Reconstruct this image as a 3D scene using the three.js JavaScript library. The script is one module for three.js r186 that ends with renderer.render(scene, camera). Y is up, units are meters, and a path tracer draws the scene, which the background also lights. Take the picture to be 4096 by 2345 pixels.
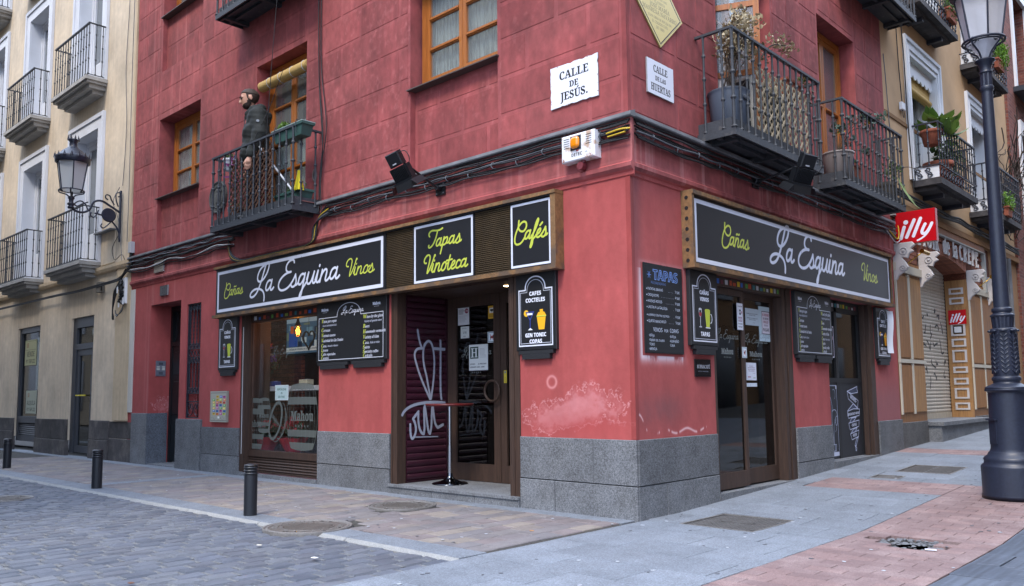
import * as THREE from 'three';
import { mergeGeometries } from 'three/addons/utils/BufferGeometryUtils.js';

// ---------------------------------------------------------------- camera, sky, sun, exposure
const scene = new THREE.Scene();
const camera = new THREE.PerspectiveCamera(41.87, 4096 / 2530, 0.1, 600);
camera.position.set(4.154, 1.08, 6.002);
camera.rotation.order = 'YXZ';
camera.rotation.set(0.09571, 0.75153, -0.01087);
camera.setViewOffset(4096, 2530, 0, 0, 4096, 2345);
camera.updateProjectionMatrix();
camera.updateMatrixWorld(true);

const renderer = new THREE.WebGLRenderer({ antialias: true });
renderer.setSize(1024, 586);
renderer.toneMapping = THREE.LinearToneMapping;
renderer.toneMappingExposure = 4;
renderer.shadowMap.enabled = true;

{ // thin bright overcast over a blue sky: one smooth vault, a little brighter overhead and to the west
  const W = 128, H = 64, d = new Float32Array(W * H * 4);
  for (let y = 0; y < H; y++) for (let x = 0; x < W; x++) {
    const el = ((y + 0.5) / H - 0.5) * Math.PI, az = ((x + 0.5) / W - 0.5) * 2 * Math.PI;
    const s = Math.max(0, Math.sin(el)), west = 0.5 - 0.5 * Math.cos(az), b = el < 0 ? 0.25 : (0.4 + 0.75 * s) * (0.9 + 0.2 * west * Math.cos(el));
    const i = (y * W + x) * 4;
    d[i] = b * 0.8; d[i + 1] = b * 0.95; d[i + 2] = b * 1.26; d[i + 3] = 1;
  }
  const t = new THREE.DataTexture(d, W, H, THREE.RGBAFormat, THREE.FloatType);
  t.mapping = THREE.EquirectangularReflectionMapping; t.magFilter = THREE.LinearFilter; t.minFilter = THREE.LinearFilter; t.needsUpdate = true;
  scene.background = t; scene.environment = t;
}
const sun = new THREE.DirectionalLight(0xfff0dd, 0.8);
sun.position.set(3, 13, 9); sun.target.position.set(0, 0, 0);
sun.castShadow = true; sun.shadow.radius = 26; sun.shadow.mapSize.set(2048, 2048);
Object.assign(sun.shadow.camera, { left: -25, right: 25, top: 25, bottom: -25, near: 1, far: 60 });
scene.add(sun, sun.target);

// ---------------------------------------------------------------- helpers
let seed_ = 7;
const rnd = () => { seed_ = (seed_ + 0x6d2b79f5) | 0; let t = Math.imul(seed_ ^ (seed_ >>> 15), 1 | seed_); t = (t + Math.imul(t ^ (t >>> 7), 61 | t)) ^ t; return ((t ^ (t >>> 14)) >>> 0) / 4294967296; };
const rr = (a, b) => a + (b - a) * rnd();
const V = (x, y, z) => new THREE.Vector3(x, y, z);
const hy = (z) => 0.04 * Math.max(0, -z - 0.65);                   // the street on the right climbs

const taken = new Map();
function numbered(n) { const k = taken.get(n) || 0; taken.set(n, k + 1); return k ? n + '_' + String(k).padStart(3, '0') : n; }
function shadowed(o) { o.castShadow = o.receiveShadow = true; return o; }
function tag(o, label, category, group) { o.userData.label = label; o.userData.category = category; if (group) o.userData.group = group; return o; }
// side 'L': the front along the left street (plane z = 0, u = x). side 'R': the front along the right street (plane x = 0, u = -z).
const turn = (o, side) => { if (side === 'R') o.rotation.y = Math.PI / 2; return o; };
function thing(name, label, category, opt = {}) {
  const o = new THREE.Group(); o.name = numbered(name); tag(o, label, category, opt.group);
  if (opt.p) o.position.set(...opt.p);
  turn(o, opt.side); if (opt.ry !== undefined) o.rotation.y = opt.ry;
  scene.add(o); return o;
}
function place(name, side, u, y, d = 0, label, category, group) {   // a thing fixed to a front
  return thing(name, label, category, { side, group, p: side === 'R' ? [d, y, -u] : [u, y, d] });
}
function structure(name) { const o = new THREE.Group(); o.name = name; o.userData.kind = 'structure'; scene.add(o); return o; }
function mesh(name, geo, mat, parent) { const m = shadowed(new THREE.Mesh(geo, mat)); m.name = name; parent.add(m); return m; }
function sub(name, parent, side) { const g = new THREE.Group(); g.name = name; parent.add(g); return turn(g, side); }

function flatten(g) { const o = g.index ? g.toNonIndexed() : g; for (const k of Object.keys(o.attributes)) if (!['position', 'normal', 'uv'].includes(k)) o.deleteAttribute(k); return o; }
function metres(g0) { // uv in metres from the axis that each face looks along
  const g = flatten(g0), p = g.attributes.position, n = p.count, uv = new Float32Array(n * 2), a = V(), b = V(), c = V();
  for (let i = 0; i < n; i += 3) {
    a.fromBufferAttribute(p, i); b.fromBufferAttribute(p, i + 1).sub(a); c.fromBufferAttribute(p, i + 2).sub(a); b.cross(c);
    const x = Math.abs(b.x), y = Math.abs(b.y), z = Math.abs(b.z);
    for (let k = i; k < i + 3; k++) {
      const X = p.getX(k), Y = p.getY(k), Z = p.getZ(k);
      const [s, t] = z >= x && z >= y ? [X, Y] : y >= x ? [X, Z] : [Z, Y];
      uv[2 * k] = s; uv[2 * k + 1] = t;
    }
  }
  g.setAttribute('uv', new THREE.BufferAttribute(uv, 2));
  if (!g.attributes.normal) g.computeVertexNormals();
  return g;
}
const merge = (list) => mergeGeometries(list.map(metres));
function box(x0, x1, y0, y1, z0, z1) { const g = new THREE.BoxGeometry(Math.abs(x1 - x0), Math.abs(y1 - y0), Math.abs(z1 - z0)); g.translate((x0 + x1) / 2, (y0 + y1) / 2, (z0 + z1) / 2); return metres(g); }
function tube(pts, r, seg = 24, rad = 6, closed = false) { return metres(new THREE.TubeGeometry(new THREE.CatmullRomCurve3(pts.map((p) => (p.isVector3 ? p : V(...p))), closed), seg, r, rad, closed)); }
function bar(a, b, r, rad = 6, r2) { // straight round bar
  const A = V(...a), B = V(...b), g = new THREE.CylinderGeometry(r2 ?? r, r, A.distanceTo(B), rad);
  g.applyQuaternion(new THREE.Quaternion().setFromUnitVectors(V(0, 1, 0), B.clone().sub(A).normalize())); const m = A.add(B).multiplyScalar(0.5); g.translate(m.x, m.y, m.z); return metres(g);
}
function lathe(pts, seg = 24) { return metres(new THREE.LatheGeometry(pts.map((p) => new THREE.Vector2(p[0], p[1])), seg)); }
function poly(pts, depth, bevel = 0) { const s = new THREE.Shape(pts.map((p) => new THREE.Vector2(p[0], p[1]))); return metres(new THREE.ExtrudeGeometry(s, { depth, bevelEnabled: bevel > 0, bevelSize: bevel, bevelThickness: bevel, bevelSegments: 2, curveSegments: 12 })); }
function quad(u0, u1, y0, y1, d) { // upright sheet facing +z with uv 0..1 for printed panels
  const g = new THREE.PlaneGeometry(u1 - u0, y1 - y0); g.translate((u0 + u1) / 2, (y0 + y1) / 2, d); return flatten(g);
}
function chamferBox(x0, x1, y0, y1, z0, z1, c) { // box with its front edges (towards +z) chamfered
  const P = [], q = (a, b, cc, d) => P.push(...a, ...b, ...cc, ...a, ...cc, ...d), zb = z1 - c;
  const o = [[x0, y0], [x1, y0], [x1, y1], [x0, y1]], i = [[x0 + c, y0 + c], [x1 - c, y0 + c], [x1 - c, y1 - c], [x0 + c, y1 - c]];
  q([...i[0], z1], [...i[1], z1], [...i[2], z1], [...i[3], z1]);
  for (let k = 0; k < 4; k++) { const l = (k + 1) % 4; q([...o[k], zb], [...o[l], zb], [...i[l], z1], [...i[k], z1]); q([...o[k], z0], [...o[l], z0], [...o[l], zb], [...o[k], zb]); }
  const g = new THREE.BufferGeometry(); g.setAttribute('position', new THREE.Float32BufferAttribute(P, 3)); g.computeVertexNormals(); return metres(g);
}
function stone(x0, x1, z0, z1, top, depth, c, j = 0, st = 0.8) { // paving stone with chamfered, slightly uneven top that follows the slope
  const P = [], q = (a, b, cc, d) => P.push(...a, ...b, ...cc, ...a, ...cc, ...d), t = [rr(-j, j), rr(-j, j), rr(-j, j), rr(-j, j)], k2 = j * 1.2;
  const o = [[x0 + rr(-k2, k2), z1 + rr(-k2, k2)], [x1 + rr(-k2, k2), z1 + rr(-k2, k2)], [x1 + rr(-k2, k2), z0 + rr(-k2, k2)], [x0 + rr(-k2, k2), z0 + rr(-k2, k2)]];
  const cx = (x0 + x1) / 2, cz = (z0 + z1) / 2, i = o.map(([x, z]) => [x + Math.sign(cx - x) * c, z + Math.sign(cz - z) * c]);
  const H = (p, k, dy) => [p[0], top + t[k] + dy + hy(p[1]), p[1]];
  q(H(i[0], 0, 0), H(i[1], 1, 0), H(i[2], 2, 0), H(i[3], 3, 0));
  for (let k = 0; k < 4; k++) { const l = (k + 1) % 4; q(H(o[k], k, -c * st), H(o[l], l, -c * st), H(i[l], l, 0), H(i[k], k, 0)); q(H(o[k], k, -depth), H(o[l], l, -depth), H(o[l], l, -c * st), H(o[k], k, -c * st)); }
  const g = new THREE.BufferGeometry(); g.setAttribute('position', new THREE.Float32BufferAttribute(P, 3)); g.computeVertexNormals(); return metres(g);
}
function gridWall(u0, u1, y0, y1, holes, d0, d1, openEnd = false) { // wall u0..u1, y0..y1 between depths d0 (back) and d1 (front); holes go through, with reveals
  const us = [...new Set([u0, u1, ...holes.flatMap((h) => [h[0], h[1]])])].filter((v) => v >= u0 && v <= u1).sort((a, b) => a - b);
  const ys = [...new Set([y0, y1, ...holes.flatMap((h) => [h[2], h[3]])])].filter((v) => v >= y0 && v <= y1).sort((a, b) => a - b);
  const open = (u, y) => u < u0 || u > u1 || y < y0 || y > y1 || holes.some((h) => u > h[0] && u < h[1] && y > h[2] && y < h[3]);
  const P = [], q = (a, b, c, d) => P.push(...a, ...b, ...c, ...a, ...c, ...d);
  for (let i = 0; i + 1 < us.length; i++) for (let k = 0; k + 1 < ys.length; k++) {
    const a = us[i], b = us[i + 1], c = ys[k], e = ys[k + 1], m = (a + b) / 2, n = (c + e) / 2;
    if (open(m, n)) continue;
    q([a, c, d1], [b, c, d1], [b, e, d1], [a, e, d1]); q([b, c, d0], [a, c, d0], [a, e, d0], [b, e, d0]);
    if (open(a - 1e-3, n)) q([a, c, d0], [a, c, d1], [a, e, d1], [a, e, d0]);
    if (open(b + 1e-3, n) && !(openEnd && b === u1)) q([b, c, d1], [b, c, d0], [b, e, d0], [b, e, d1]);
    if (open(m, c - 1e-3)) q([a, c, d0], [b, c, d0], [b, c, d1], [a, c, d1]);
    if (open(m, e + 1e-3)) q([a, e, d1], [b, e, d1], [b, e, d0], [a, e, d0]);
  }
  const g = new THREE.BufferGeometry(); g.setAttribute('position', new THREE.Float32BufferAttribute(P, 3)); g.computeVertexNormals(); return metres(g);
}

// ---------------------------------------------------------------- noise, textures, materials
const hash = (x, y, s) => { let h = Math.imul(x, 374761393) + Math.imul(y, 668265263) + Math.imul(s, 2147483647 ^ 0x5bd1e995); h = Math.imul(h ^ (h >>> 13), 1274126177); return ((h ^ (h >>> 16)) >>> 0) / 4294967296; };
function field(n, fx, fy, oct, s) { // tiling value noise, 0..1
  const f = new Float32Array(n * n); let tot = 0;
  for (let o = 0, a = 1; o < oct; o++, a *= 0.55) {
    const X = fx << o, Y = fy << o; tot += a;
    if (X > n || Y > n) { tot -= a; break; }
    for (let y = 0; y < n; y++) {
      const v = (y / n) * Y, iy = Math.floor(v), ty = v - iy, sy = ty * ty * (3 - 2 * ty);
      for (let x = 0; x < n; x++) {
        const u = (x / n) * X, ix = Math.floor(u), tx = u - ix, sx = tx * tx * (3 - 2 * tx), x1 = (ix + 1) % X, y1 = (iy + 1) % Y;
        const p = hash(ix, iy, s + o), q = hash(x1, iy, s + o), r = hash(ix, y1, s + o), w = hash(x1, y1, s + o);
        f[y * n + x] += a * (p + (q - p) * sx + (r - p + (p - q - r + w) * sx) * sy);
      }
    }
  }
  for (let i = 0; i < f.length; i++) f[i] /= tot;
  return f;
}
const NF = 512;
const cloud = field(NF, 3, 3, 7, 11), cloud2 = field(NF, 5, 5, 6, 47), fine = field(NF, 40, 40, 4, 23), streak = field(NF, 48, 3, 5, 61), grainF = field(NF, 3, 60, 3, 83), speck = field(NF, 128, 128, 2, 97);
const white = new Float32Array(NF * NF); for (let i = 0; i < white.length; i++) white[i] = hash(i, 5, 131);
const at = (f, x, y) => { x = ((x % NF) + NF) % NF; y = ((y % NF) + NF) % NF; const ix = Math.floor(x), iy = Math.floor(y), tx = x - ix, ty = y - iy, x1 = (ix + 1) % NF, y1 = (iy + 1) % NF; const a = f[iy * NF + ix], b = f[iy * NF + x1], c = f[y1 * NF + ix], d = f[y1 * NF + x1]; return a + (b - a) * tx + (c - a + (a - b - c + d) * tx) * ty; };
function dataTex(w, h, fn, srgb = true, S = 1, Sy = S) {
  const d = new Uint8Array(w * h * 4);
  for (let y = 0, i = 0; y < h; y++) for (let x = 0; x < w; x++, i += 4) { const c = fn(x, y); if (c.length) { d[i] = Math.max(0, Math.min(255, c[0])); d[i + 1] = Math.max(0, Math.min(255, c[1])); d[i + 2] = Math.max(0, Math.min(255, c[2])); } else d[i] = d[i + 1] = d[i + 2] = Math.max(0, Math.min(255, c * 255)); d[i + 3] = 255; }
  const t = new THREE.DataTexture(d, w, h); t.wrapS = t.wrapT = THREE.RepeatWrapping; t.magFilter = THREE.LinearFilter; t.minFilter = THREE.LinearFilter;
  if (srgb) t.colorSpace = THREE.SRGBColorSpace; t.repeat.set(1 / S, 1 / Sy); t.needsUpdate = true; return t;
}
const mix3 = (a, b, t) => [a[0] + (b[0] - a[0]) * t, a[1] + (b[1] - a[1]) * t, a[2] + (b[2] - a[2]) * t];
const scl = (a, k) => [a[0] * k, a[1] * k, a[2] * k];
const clamp01 = (v) => Math.max(0, Math.min(1, v));
const sstep = (a, b, v) => { const t = clamp01((v - a) / (b - a)); return t * t * (3 - 2 * t); };
const bumpSeen = new Map();
function bumpTex(f, S) { // one image per relief, repeated at each size
  const k = f.toString(); if (!bumpSeen.has(k)) bumpSeen.set(k, dataTex(NF, NF, (x, y) => f(y * NF + x, x, y), false, 1));
  const t = bumpSeen.get(k).clone(); t.repeat.set(1 / S, 1 / S); t.needsUpdate = true; return t;
}
function surf(S, colour, bump, bumpM, opt = {}) { // tiling material: colour(i, x, y) and bump(i, x, y) over S metres
  const m = new THREE.MeshStandardMaterial({ roughness: 0.9, ...opt });
  m.map = dataTex(NF, NF, (x, y) => colour(y * NF + x, x, y), true, S);
  if (bump) { m.bumpMap = bumpTex(bump, S); m.bumpScale = bumpM; }
  return m;
}
const plain = (c, roughness = 0.7, opt = {}) => new THREE.MeshStandardMaterial({ color: c, roughness, ...opt });
const tint = (m, c) => { const k = m.clone(); k.color.set(c); return k; };
const grey = (v) => new THREE.Color(v, v, v);

const granite = surf(0.9, (i) => scl(mix3([108, 112, 118], [124, 126, 128], cloud[i]), 0.62 + 0.62 * (speck[i] - 0.1) + 0.25 * (white[i] - 0.5) + 0.3 * (cloud2[i] - 0.5)), (i) => 0.6 * speck[i] + 0.4 * white[i], 0.0015, { roughness: 0.8 });
const graniteTones = [1, 0.92, 0.84, 1.06].map((v) => { const m = granite.clone(); m.color = grey(v); return m; });
const paveG = surf(0.8, (i) => scl(mix3([112, 120, 130], [132, 138, 146], cloud[i]), 0.7 + 0.4 * speck[i] + 0.2 * (white[i] - 0.5) + 0.2 * (cloud2[i] - 0.5)), (i) => 0.5 * speck[i] + 0.5 * cloud2[i], 0.002, { roughness: 0.8 });
const paveTones = [1, 0.95, 0.9, 1.05].map((v) => { const m = paveG.clone(); m.color = grey(v); return m; });
const settM = surf(0.7, (i) => scl(mix3([76, 81, 92], [100, 105, 113], cloud2[i]), 0.75 + 0.3 * cloud[i] + 0.15 * speck[i]), (i) => 0.6 * cloud2[i] + 0.4 * fine[i], 0.006, { roughness: 0.62 });
const settTones = [[1, 1, 1], [0.8, 0.82, 0.85], [1.2, 1.17, 1.12], [0.94, 0.91, 0.9], [1.08, 1.08, 1.1]].map((v) => { const m = settM.clone(); m.color = new THREE.Color(...v); return m; });
const paverM = surf(0.8, (i) => scl(mix3([110, 106, 106], [126, 121, 120], cloud[i]), 0.75 + 0.3 * cloud2[i] + 0.12 * speck[i]), (i) => 0.5 * fine[i] + 0.5 * speck[i], 0.002, { roughness: 0.85 });
const paverTones = [[1, 1, 1], [0.96, 0.88, 0.88], [1.08, 1.02, 0.94], [0.84, 0.86, 0.9], [1.2, 1.14, 1.0], [0.95, 0.92, 0.95], [0.9, 0.9, 0.92]].map((v) => { const m = paverM.clone(); m.color = new THREE.Color(...v); return m; });
const redPaveM = surf(0.8, (i) => mix3(scl(mix3([120, 99, 98], [136, 114, 112], cloud[i]), 0.8 + 0.25 * speck[i]), [190, 176, 172], sstep(0.62, 0.8, 0.5 * white[i] + 0.5 * cloud2[i]) * 0.6), (i) => speck[i], 0.002, { roughness: 0.82 });
const redPaveTones = [[1, 1, 1], [0.9, 0.88, 0.88], [1.06, 1.02, 1.0]].map((v) => { const m = redPaveM.clone(); m.color = new THREE.Color(...v); return m; });
const slateM = surf(1.1, (i) => mix3(scl([84, 92, 104], 0.7 + 0.5 * streak[i]), [190, 196, 205], sstep(0.68, 0.78, 0.6 * grainF[i] + 0.4 * cloud2[i]) * 0.5), (i) => 0.6 * cloud2[i] + 0.4 * grainF[i], 0.008, { roughness: 0.55 });
const sandM = surf(0.6, (i) => scl([112, 114, 116], 0.65 + 0.45 * fine[i] + 0.25 * (white[i] - 0.5)), (i) => fine[i], 0.004, { roughness: 1 });
const dirtM = surf(0.6, (i) => scl([70, 68, 64], 0.55 + 0.6 * fine[i] + 0.3 * (white[i] - 0.5)), (i) => fine[i], 0.004, { roughness: 1 });
const creamM = surf(3, (i) => scl(mix3([208, 190, 164], [219, 205, 184], cloud[i]), 0.84 + 0.2 * cloud2[i] + 0.12 * (streak[i] - 0.5) + 0.08 * (fine[i] - 0.5)), (i) => 0.6 * fine[i] + 0.4 * speck[i], 0.002, { roughness: 0.95 });
const ochreM = surf(3, (i) => mix3(scl(mix3([188, 152, 112], [200, 170, 134], cloud[i]), 0.84 + 0.2 * cloud2[i]), [150, 128, 100], sstep(0.62, 0.8, 0.6 * streak[i] + 0.4 * cloud[i]) * 0.5), (i) => 0.6 * fine[i] + 0.4 * speck[i], 0.002, { roughness: 0.95 });
const darkStoneM = surf(1.5, (i) => scl(mix3([74, 71, 72], [112, 106, 102], sstep(0.35, 0.65, cloud[i])), 0.65 + 0.4 * cloud2[i] + 0.25 * (fine[i] - 0.5) + 0.1 * streak[i]), (i) => 0.5 * cloud2[i] + 0.5 * fine[i], 0.008, { roughness: 0.9 });
const paleStoneM = surf(1, (i) => scl([168, 166, 162], 0.75 + 0.25 * cloud2[i] + 0.15 * speck[i]), (i) => fine[i], 0.002);
const orangeWood = surf(0.8, (i, x, y) => scl(mix3([150, 84, 32], [178, 110, 48], at(streak, x, y)), 0.85 + 0.3 * at(streak, x * 2.7, y * 2) - 0.05), null, 0, { roughness: 0.45 });
const brownWood = surf(0.9, (i, x, y) => scl(mix3([50, 36, 30], [72, 53, 42], at(streak, x, y)), 0.75 + 0.45 * at(streak, x * 2.3 + 40, y * 2)), (i, x, y) => at(streak, x * 2, y), 0.001, { roughness: 0.6 });
const rustWood = surf(1.1, (i) => mix3(scl([124, 92, 58], 0.7 + 0.4 * fine[i] + 0.15 * cloud[i]), [70, 62, 60], sstep(0.5, 0.66, cloud2[i]) * 0.6), (i) => fine[i], 0.001, { roughness: 0.75 });
const timberM = surf(1.3, (i, x, y) => mix3(scl(mix3([142, 102, 58], [166, 126, 80], at(streak, x, y)), 0.8 + 0.35 * at(streak, x * 2.2 + 9, y * 1.7)), [130, 102, 84], sstep(0.5, 0.72, cloud[i]) * 0.55), (i, x, y) => at(streak, x * 2, y), 0.001, { roughness: 0.6 });
const brickM = surf(0.8, (i) => scl(mix3([120, 70, 54], [150, 98, 76], cloud2[i]), 0.7 + 0.5 * fine[i]), (i) => fine[i], 0.004, { roughness: 0.95 });
const brickTones = [[1, 1, 1], [0.8, 0.78, 0.78], [1.15, 1.1, 1.05]].map((v) => { const m = brickM.clone(); m.color = new THREE.Color(...v); return m; });
const ironM = surf(0.5, (i) => scl([40, 44, 54], 0.85 + 0.35 * fine[i]), (i) => fine[i], 0.0006, { roughness: 0.5, metalness: 0.1 });
const railM = surf(0.4, (i) => mix3(scl([52, 56, 62], 0.8 + 0.4 * fine[i]), [96, 92, 88], sstep(0.66, 0.8, cloud2[i]) * 0.5), null, 0, { roughness: 0.6 });
const blackM = plain(0x14161a, 0.55), cableM = plain(0x17191d, 0.6), cableGrey = plain(0x5b5f66, 0.6), cableWhite = plain(0xb9bcc0, 0.6), cableYellow = plain(0xc9a92c, 0.55);
const whiteM = surf(2, (i) => scl([226, 228, 232], 0.92 + 0.08 * cloud2[i]), null, 0, { roughness: 0.7 });
const leadM = surf(1, (i) => scl([120, 122, 126], 0.75 + 0.4 * cloud2[i]), null, 0, { roughness: 0.7 });
const glassM = new THREE.MeshPhysicalMaterial({ color: 0xffffff, roughness: 0.02, transmission: 1, thickness: 0, ior: 1.5 });
const tintGlass = new THREE.MeshPhysicalMaterial({ color: 0x8d918f, roughness: 0.03, transmission: 1, thickness: 0, ior: 1.6 });
const chrome = plain(0xc4c7cc, 0.16, { metalness: 1 });
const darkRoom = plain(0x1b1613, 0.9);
// ---------------------------------------------------------------- ground, road, pavements
function pxSize(g) { g.computeBoundingBox(); const c = g.boundingBox.getCenter(V(0, 0, 0)), p = c.clone().project(camera); return (Math.abs(p.x) < 1.06 && Math.abs(p.y) < 1.08 && p.z < 1) ? 1 / c.distanceTo(camera.position) : 0; }
function pieces(parent, name, restName, list, most = 300) { // the largest in the picture as parts of their own, the rest joined
  for (const e of list) e.k = pxSize(e.g);
  list.sort((a, b) => b.k - a.k);
  list.slice(0, most).forEach((e) => mesh(name, e.g, e.m, parent));
  const rest = new Map();
  for (const e of list.slice(most)) { if (!rest.has(e.m)) rest.set(e.m, []); rest.get(e.m).push(e.g); }
  for (const [m, gs] of rest) mesh(restName, mergeGeometries(gs), m, parent).userData.kind = 'stuff';
}
const pick = (a) => a[Math.floor(rnd() * a.length)];
{
  const g = structure('ground'), w = 160;
  const sheet = (x0, x1, z0, z1, y) => { const P = [], zs = [z0, -0.65, z1].filter((v) => v >= z0 && v <= z1); for (let i = 0; i + 1 < zs.length; i++) { const a = zs[i], b = zs[i + 1]; P.push(x0, y + hy(b), b, x1, y + hy(b), b, x1, y + hy(a), a, x0, y + hy(b), b, x1, y + hy(a), a, x0, y + hy(a), a); } const q = new THREE.BufferGeometry(); q.setAttribute('position', new THREE.Float32BufferAttribute(P, 3)); q.computeVertexNormals(); return metres(q); };
  mesh('bed', sheet(-w, w, -w, w, -0.16), dirtM, g);

  // cobbled road along the left street
  const road = structure('cobbled_road'); road.userData.kind = 'structure';
  mesh('bed', box(-60, 0.04, -0.1, -0.05, 2.168, 7.4), sandM, road);
  const list = [], sand = [];
  for (let i = 0, x = 0.035; x > -13.2; i++, x -= 0.147) {
    for (let z = 2.185 + (i % 2 ? 0.1 : 0) + rr(-0.012, 0.012) - 0.2; z < 7.3;) {
      const L = rr(0.172, 0.205), z0 = Math.max(2.18, z), z1 = z + L;
      if (z1 - z0 > 0.05) list.push({ g: stone(x - 0.13 + rr(-0.003, 0.003), x - 0.002, z0, z1, -0.01 + rr(-0.003, 0.003), 0.06, 0.014, 0.004, 1.5), m: pick(settTones) });
      const gap = rr(0.014, 0.026); if (z1 > 2.2) sand.push(box(x - 0.128, x - 0.006, -0.06, -0.018, z1 - 0.004, z1 + gap + 0.004));
      z += L + gap;
    }
  }
  pieces(road, 'sett', 'setts', list); mesh('joint_sand', mergeGeometries(sand), sandM, road).userData.kind = 'stuff';
  road.children[0].material = dirtM;

  // kerb stones along the road, their worn front edge paler
  const kerb = structure('kerb'), kerbPale = surf(0.8, (i) => scl([140, 141, 140], 0.8 + 0.2 * speck[i] + 0.12 * cloud2[i]), (i) => speck[i], 0.002);
  for (let x = 0.03; x > -30;) {
    const L = rr(1.22, 1.36), x1 = x - L;
    mesh('kerb_stone', stone(x1 + 0.006, x, 1.872, 2.128, 0.004, 0.12, 0.004, 0.002), pick(paveTones), kerb);
    const P = [], w = rr(-0.004, 0.004), a = [x1 + 0.006, 0.002, 2.128], b = [x, 0.002, 2.128], c = [x, -0.022, 2.163 + w], d = [x1 + 0.006, -0.022, 2.163 - w], e = [x, -0.08, 2.168 + w], f = [x1 + 0.006, -0.08, 2.168 - w];
    P.push(...a, ...d, ...c, ...a, ...c, ...b, ...d, ...f, ...e, ...d, ...e, ...c);
    const q = new THREE.BufferGeometry(); q.setAttribute('position', new THREE.Float32BufferAttribute(P, 3)); q.computeVertexNormals();
    mesh('kerb_edge', metres(q), kerbPale, kerb);
    x = x1;
  }
  // brick pavers of the pavement, granite strip at the wall and a cross strip
  const walk = structure('sidewalk');
  mesh('bed', box(-60, 0.0, -0.1, -0.012, -0.3, 1.868), dirtM, walk);
  const pv = [];
  for (let i = 0, x = -0.045; x > -13.5; i++, x -= 0.176) {
    if (x < -6.95 && x > -7.2) { x = -7.2; }
    for (let z = 0.215 - ((i * 0.37) % 1) * 0.25; z < 1.86;) {
      const L = rr(0.235, 0.262), z0 = Math.max(0.215, z), z1 = Math.min(1.862, z + L), mz = (z0 + z1) / 2, mx = x - 0.085;
      const hit = Math.hypot(mx + 2.38, mz - 0.64) < 0.37 || Math.hypot(mx + 1.92, mz - 2.03) < 0.4;
      if (z1 - z0 > 0.04 && !hit) pv.push({ g: stone(x - 0.168, x, z0, z1 - 0.008, rr(-0.003, 0.002), 0.03, 0.006, 0.0022, 1.3), m: pick(paverTones) });
      z += L;
    }
  }
  pieces(walk, 'paver', 'pavers', pv);
  for (let x = -0.02; x > -30;) { const L = rr(0.8, 1.2); mesh('granite_slab', stone(x - L + 0.006, x, -0.1, 0.208, 0.0, 0.05, 0.003, 0.001), pick(paveTones), walk); x -= L; }
  for (let z = 0.216; z < 1.7; z += 0.83) mesh('granite_slab', stone(-7.19, -6.98, z, Math.min(1.866, z + 0.824), 0.002, 0.05, 0.003, 0.001), pick(paveTones), walk);

  // granite slabs, red pavers and slate of the wide pavement on the right
  const plaza = structure('pedestrian_pavement');
  const bedG = merge([sheet(-0.02, 60, -60, 20, -0.03)]); mesh('bed', bedG, dirtM, plaza);
  const grates = [[0.36, 1.03, -0.82, -0.07], [0.63, 0.945, -3.89, -3.62], [0.705, 1.308, -4.95, -4.24]];
  const cutBy = (x0, x1, z0, z1) => grates.some((q) => x0 < q[1] && x1 > q[0] && z0 < q[3] && z1 > q[2]);
  const row = (x0, x1, z0, z1, parent, name, mats, len, rowW, along, gap, c, j, skip) => { // rows of stones, 'along' x or z
    let k = 0;
    const A0 = along === 'x' ? z0 : x0, A1 = along === 'x' ? z1 : x1, B0 = along === 'x' ? x0 : z0, B1 = along === 'x' ? x1 : z1;
    for (let a = A0; a < A1 - 0.02; a += rowW, k++) for (let b = B0 - (k % 2 ? len * 0.5 : 0) - (len > 0.3 ? rr(0, 0.15) : 0); b < B1 - 0.01; b += len) {
      const b0 = Math.max(B0, b), b1 = Math.min(B1, b + len), a1 = Math.min(A1, a + rowW); if (b1 - b0 < 0.025) continue;
      const r = along === 'x' ? [b0, b1 - gap, a, a1 - gap] : [a, a1 - gap, b0, b1 - gap];
      if (skip && skip(...r)) continue;
      mesh(name, stone(...r, rr(-j, j) * 0.7, 0.04, c, j), pick(mats), parent);
    }
  };
  const slabs = (x0, x1, z0, z1) => { // cut round the grates
    const parts = [[x0, x1, z0, z1]];
    for (const g0 of grates) for (let i = parts.length - 1; i >= 0; i--) {
      const [a, b, c, d] = parts[i]; if (!(a < g0[1] && b > g0[0] && c < g0[3] && d > g0[2])) continue;
      parts.splice(i, 1, ...[[a, g0[0], c, d], [g0[1], b, c, d], [Math.max(a, g0[0]), Math.min(b, g0[1]), c, g0[2]], [Math.max(a, g0[0]), Math.min(b, g0[1]), g0[3], d]].filter((p) => p[1] - p[0] > 0.02 && p[3] - p[2] > 0.02));
    }
    return parts;
  };
  const field2 = (x0, x1, z0, z1) => { let k = 0; for (let a = z0; a < z1 - 0.01; a += 0.42, k++) for (let b = x0 - (k % 2 ? 0.3 : 0) - 0.04 * (k % 3); b < x1 - 0.01; b += 0.6) { const b0 = Math.max(x0, b), b1 = Math.min(x1, b + 0.6), a1 = Math.min(z1, a + 0.42); if (b1 - b0 < 0.04) continue; for (const p of slabs(b0, b1, a, a1)) mesh('granite_slab', stone(p[0], p[1] - 0.004, p[2], p[3] - 0.004, rr(-0.0012, 0.0012), 0.04, 0.0025, 0.0012), pick(paveTones), plaza); } };
  field2(0.045, 1.648, -0.12, 7.1); field2(0.0, 1.648, -2.7, -0.12); field2(0.0, 0.28, -3.47, -2.7); field2(0.0, 2.6, -6.3, -3.47); field2(0.0, 2.6, -12.5, -6.9);
  const hole = [[1.83, -0.3], [1.9, -0.48], [1.98, -0.6], [2.1, -0.63], [2.24, -0.56], [2.33, -0.4], [2.27, -0.22], [2.15, -0.13], [2.04, -0.17], [1.93, -0.2]];
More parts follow.
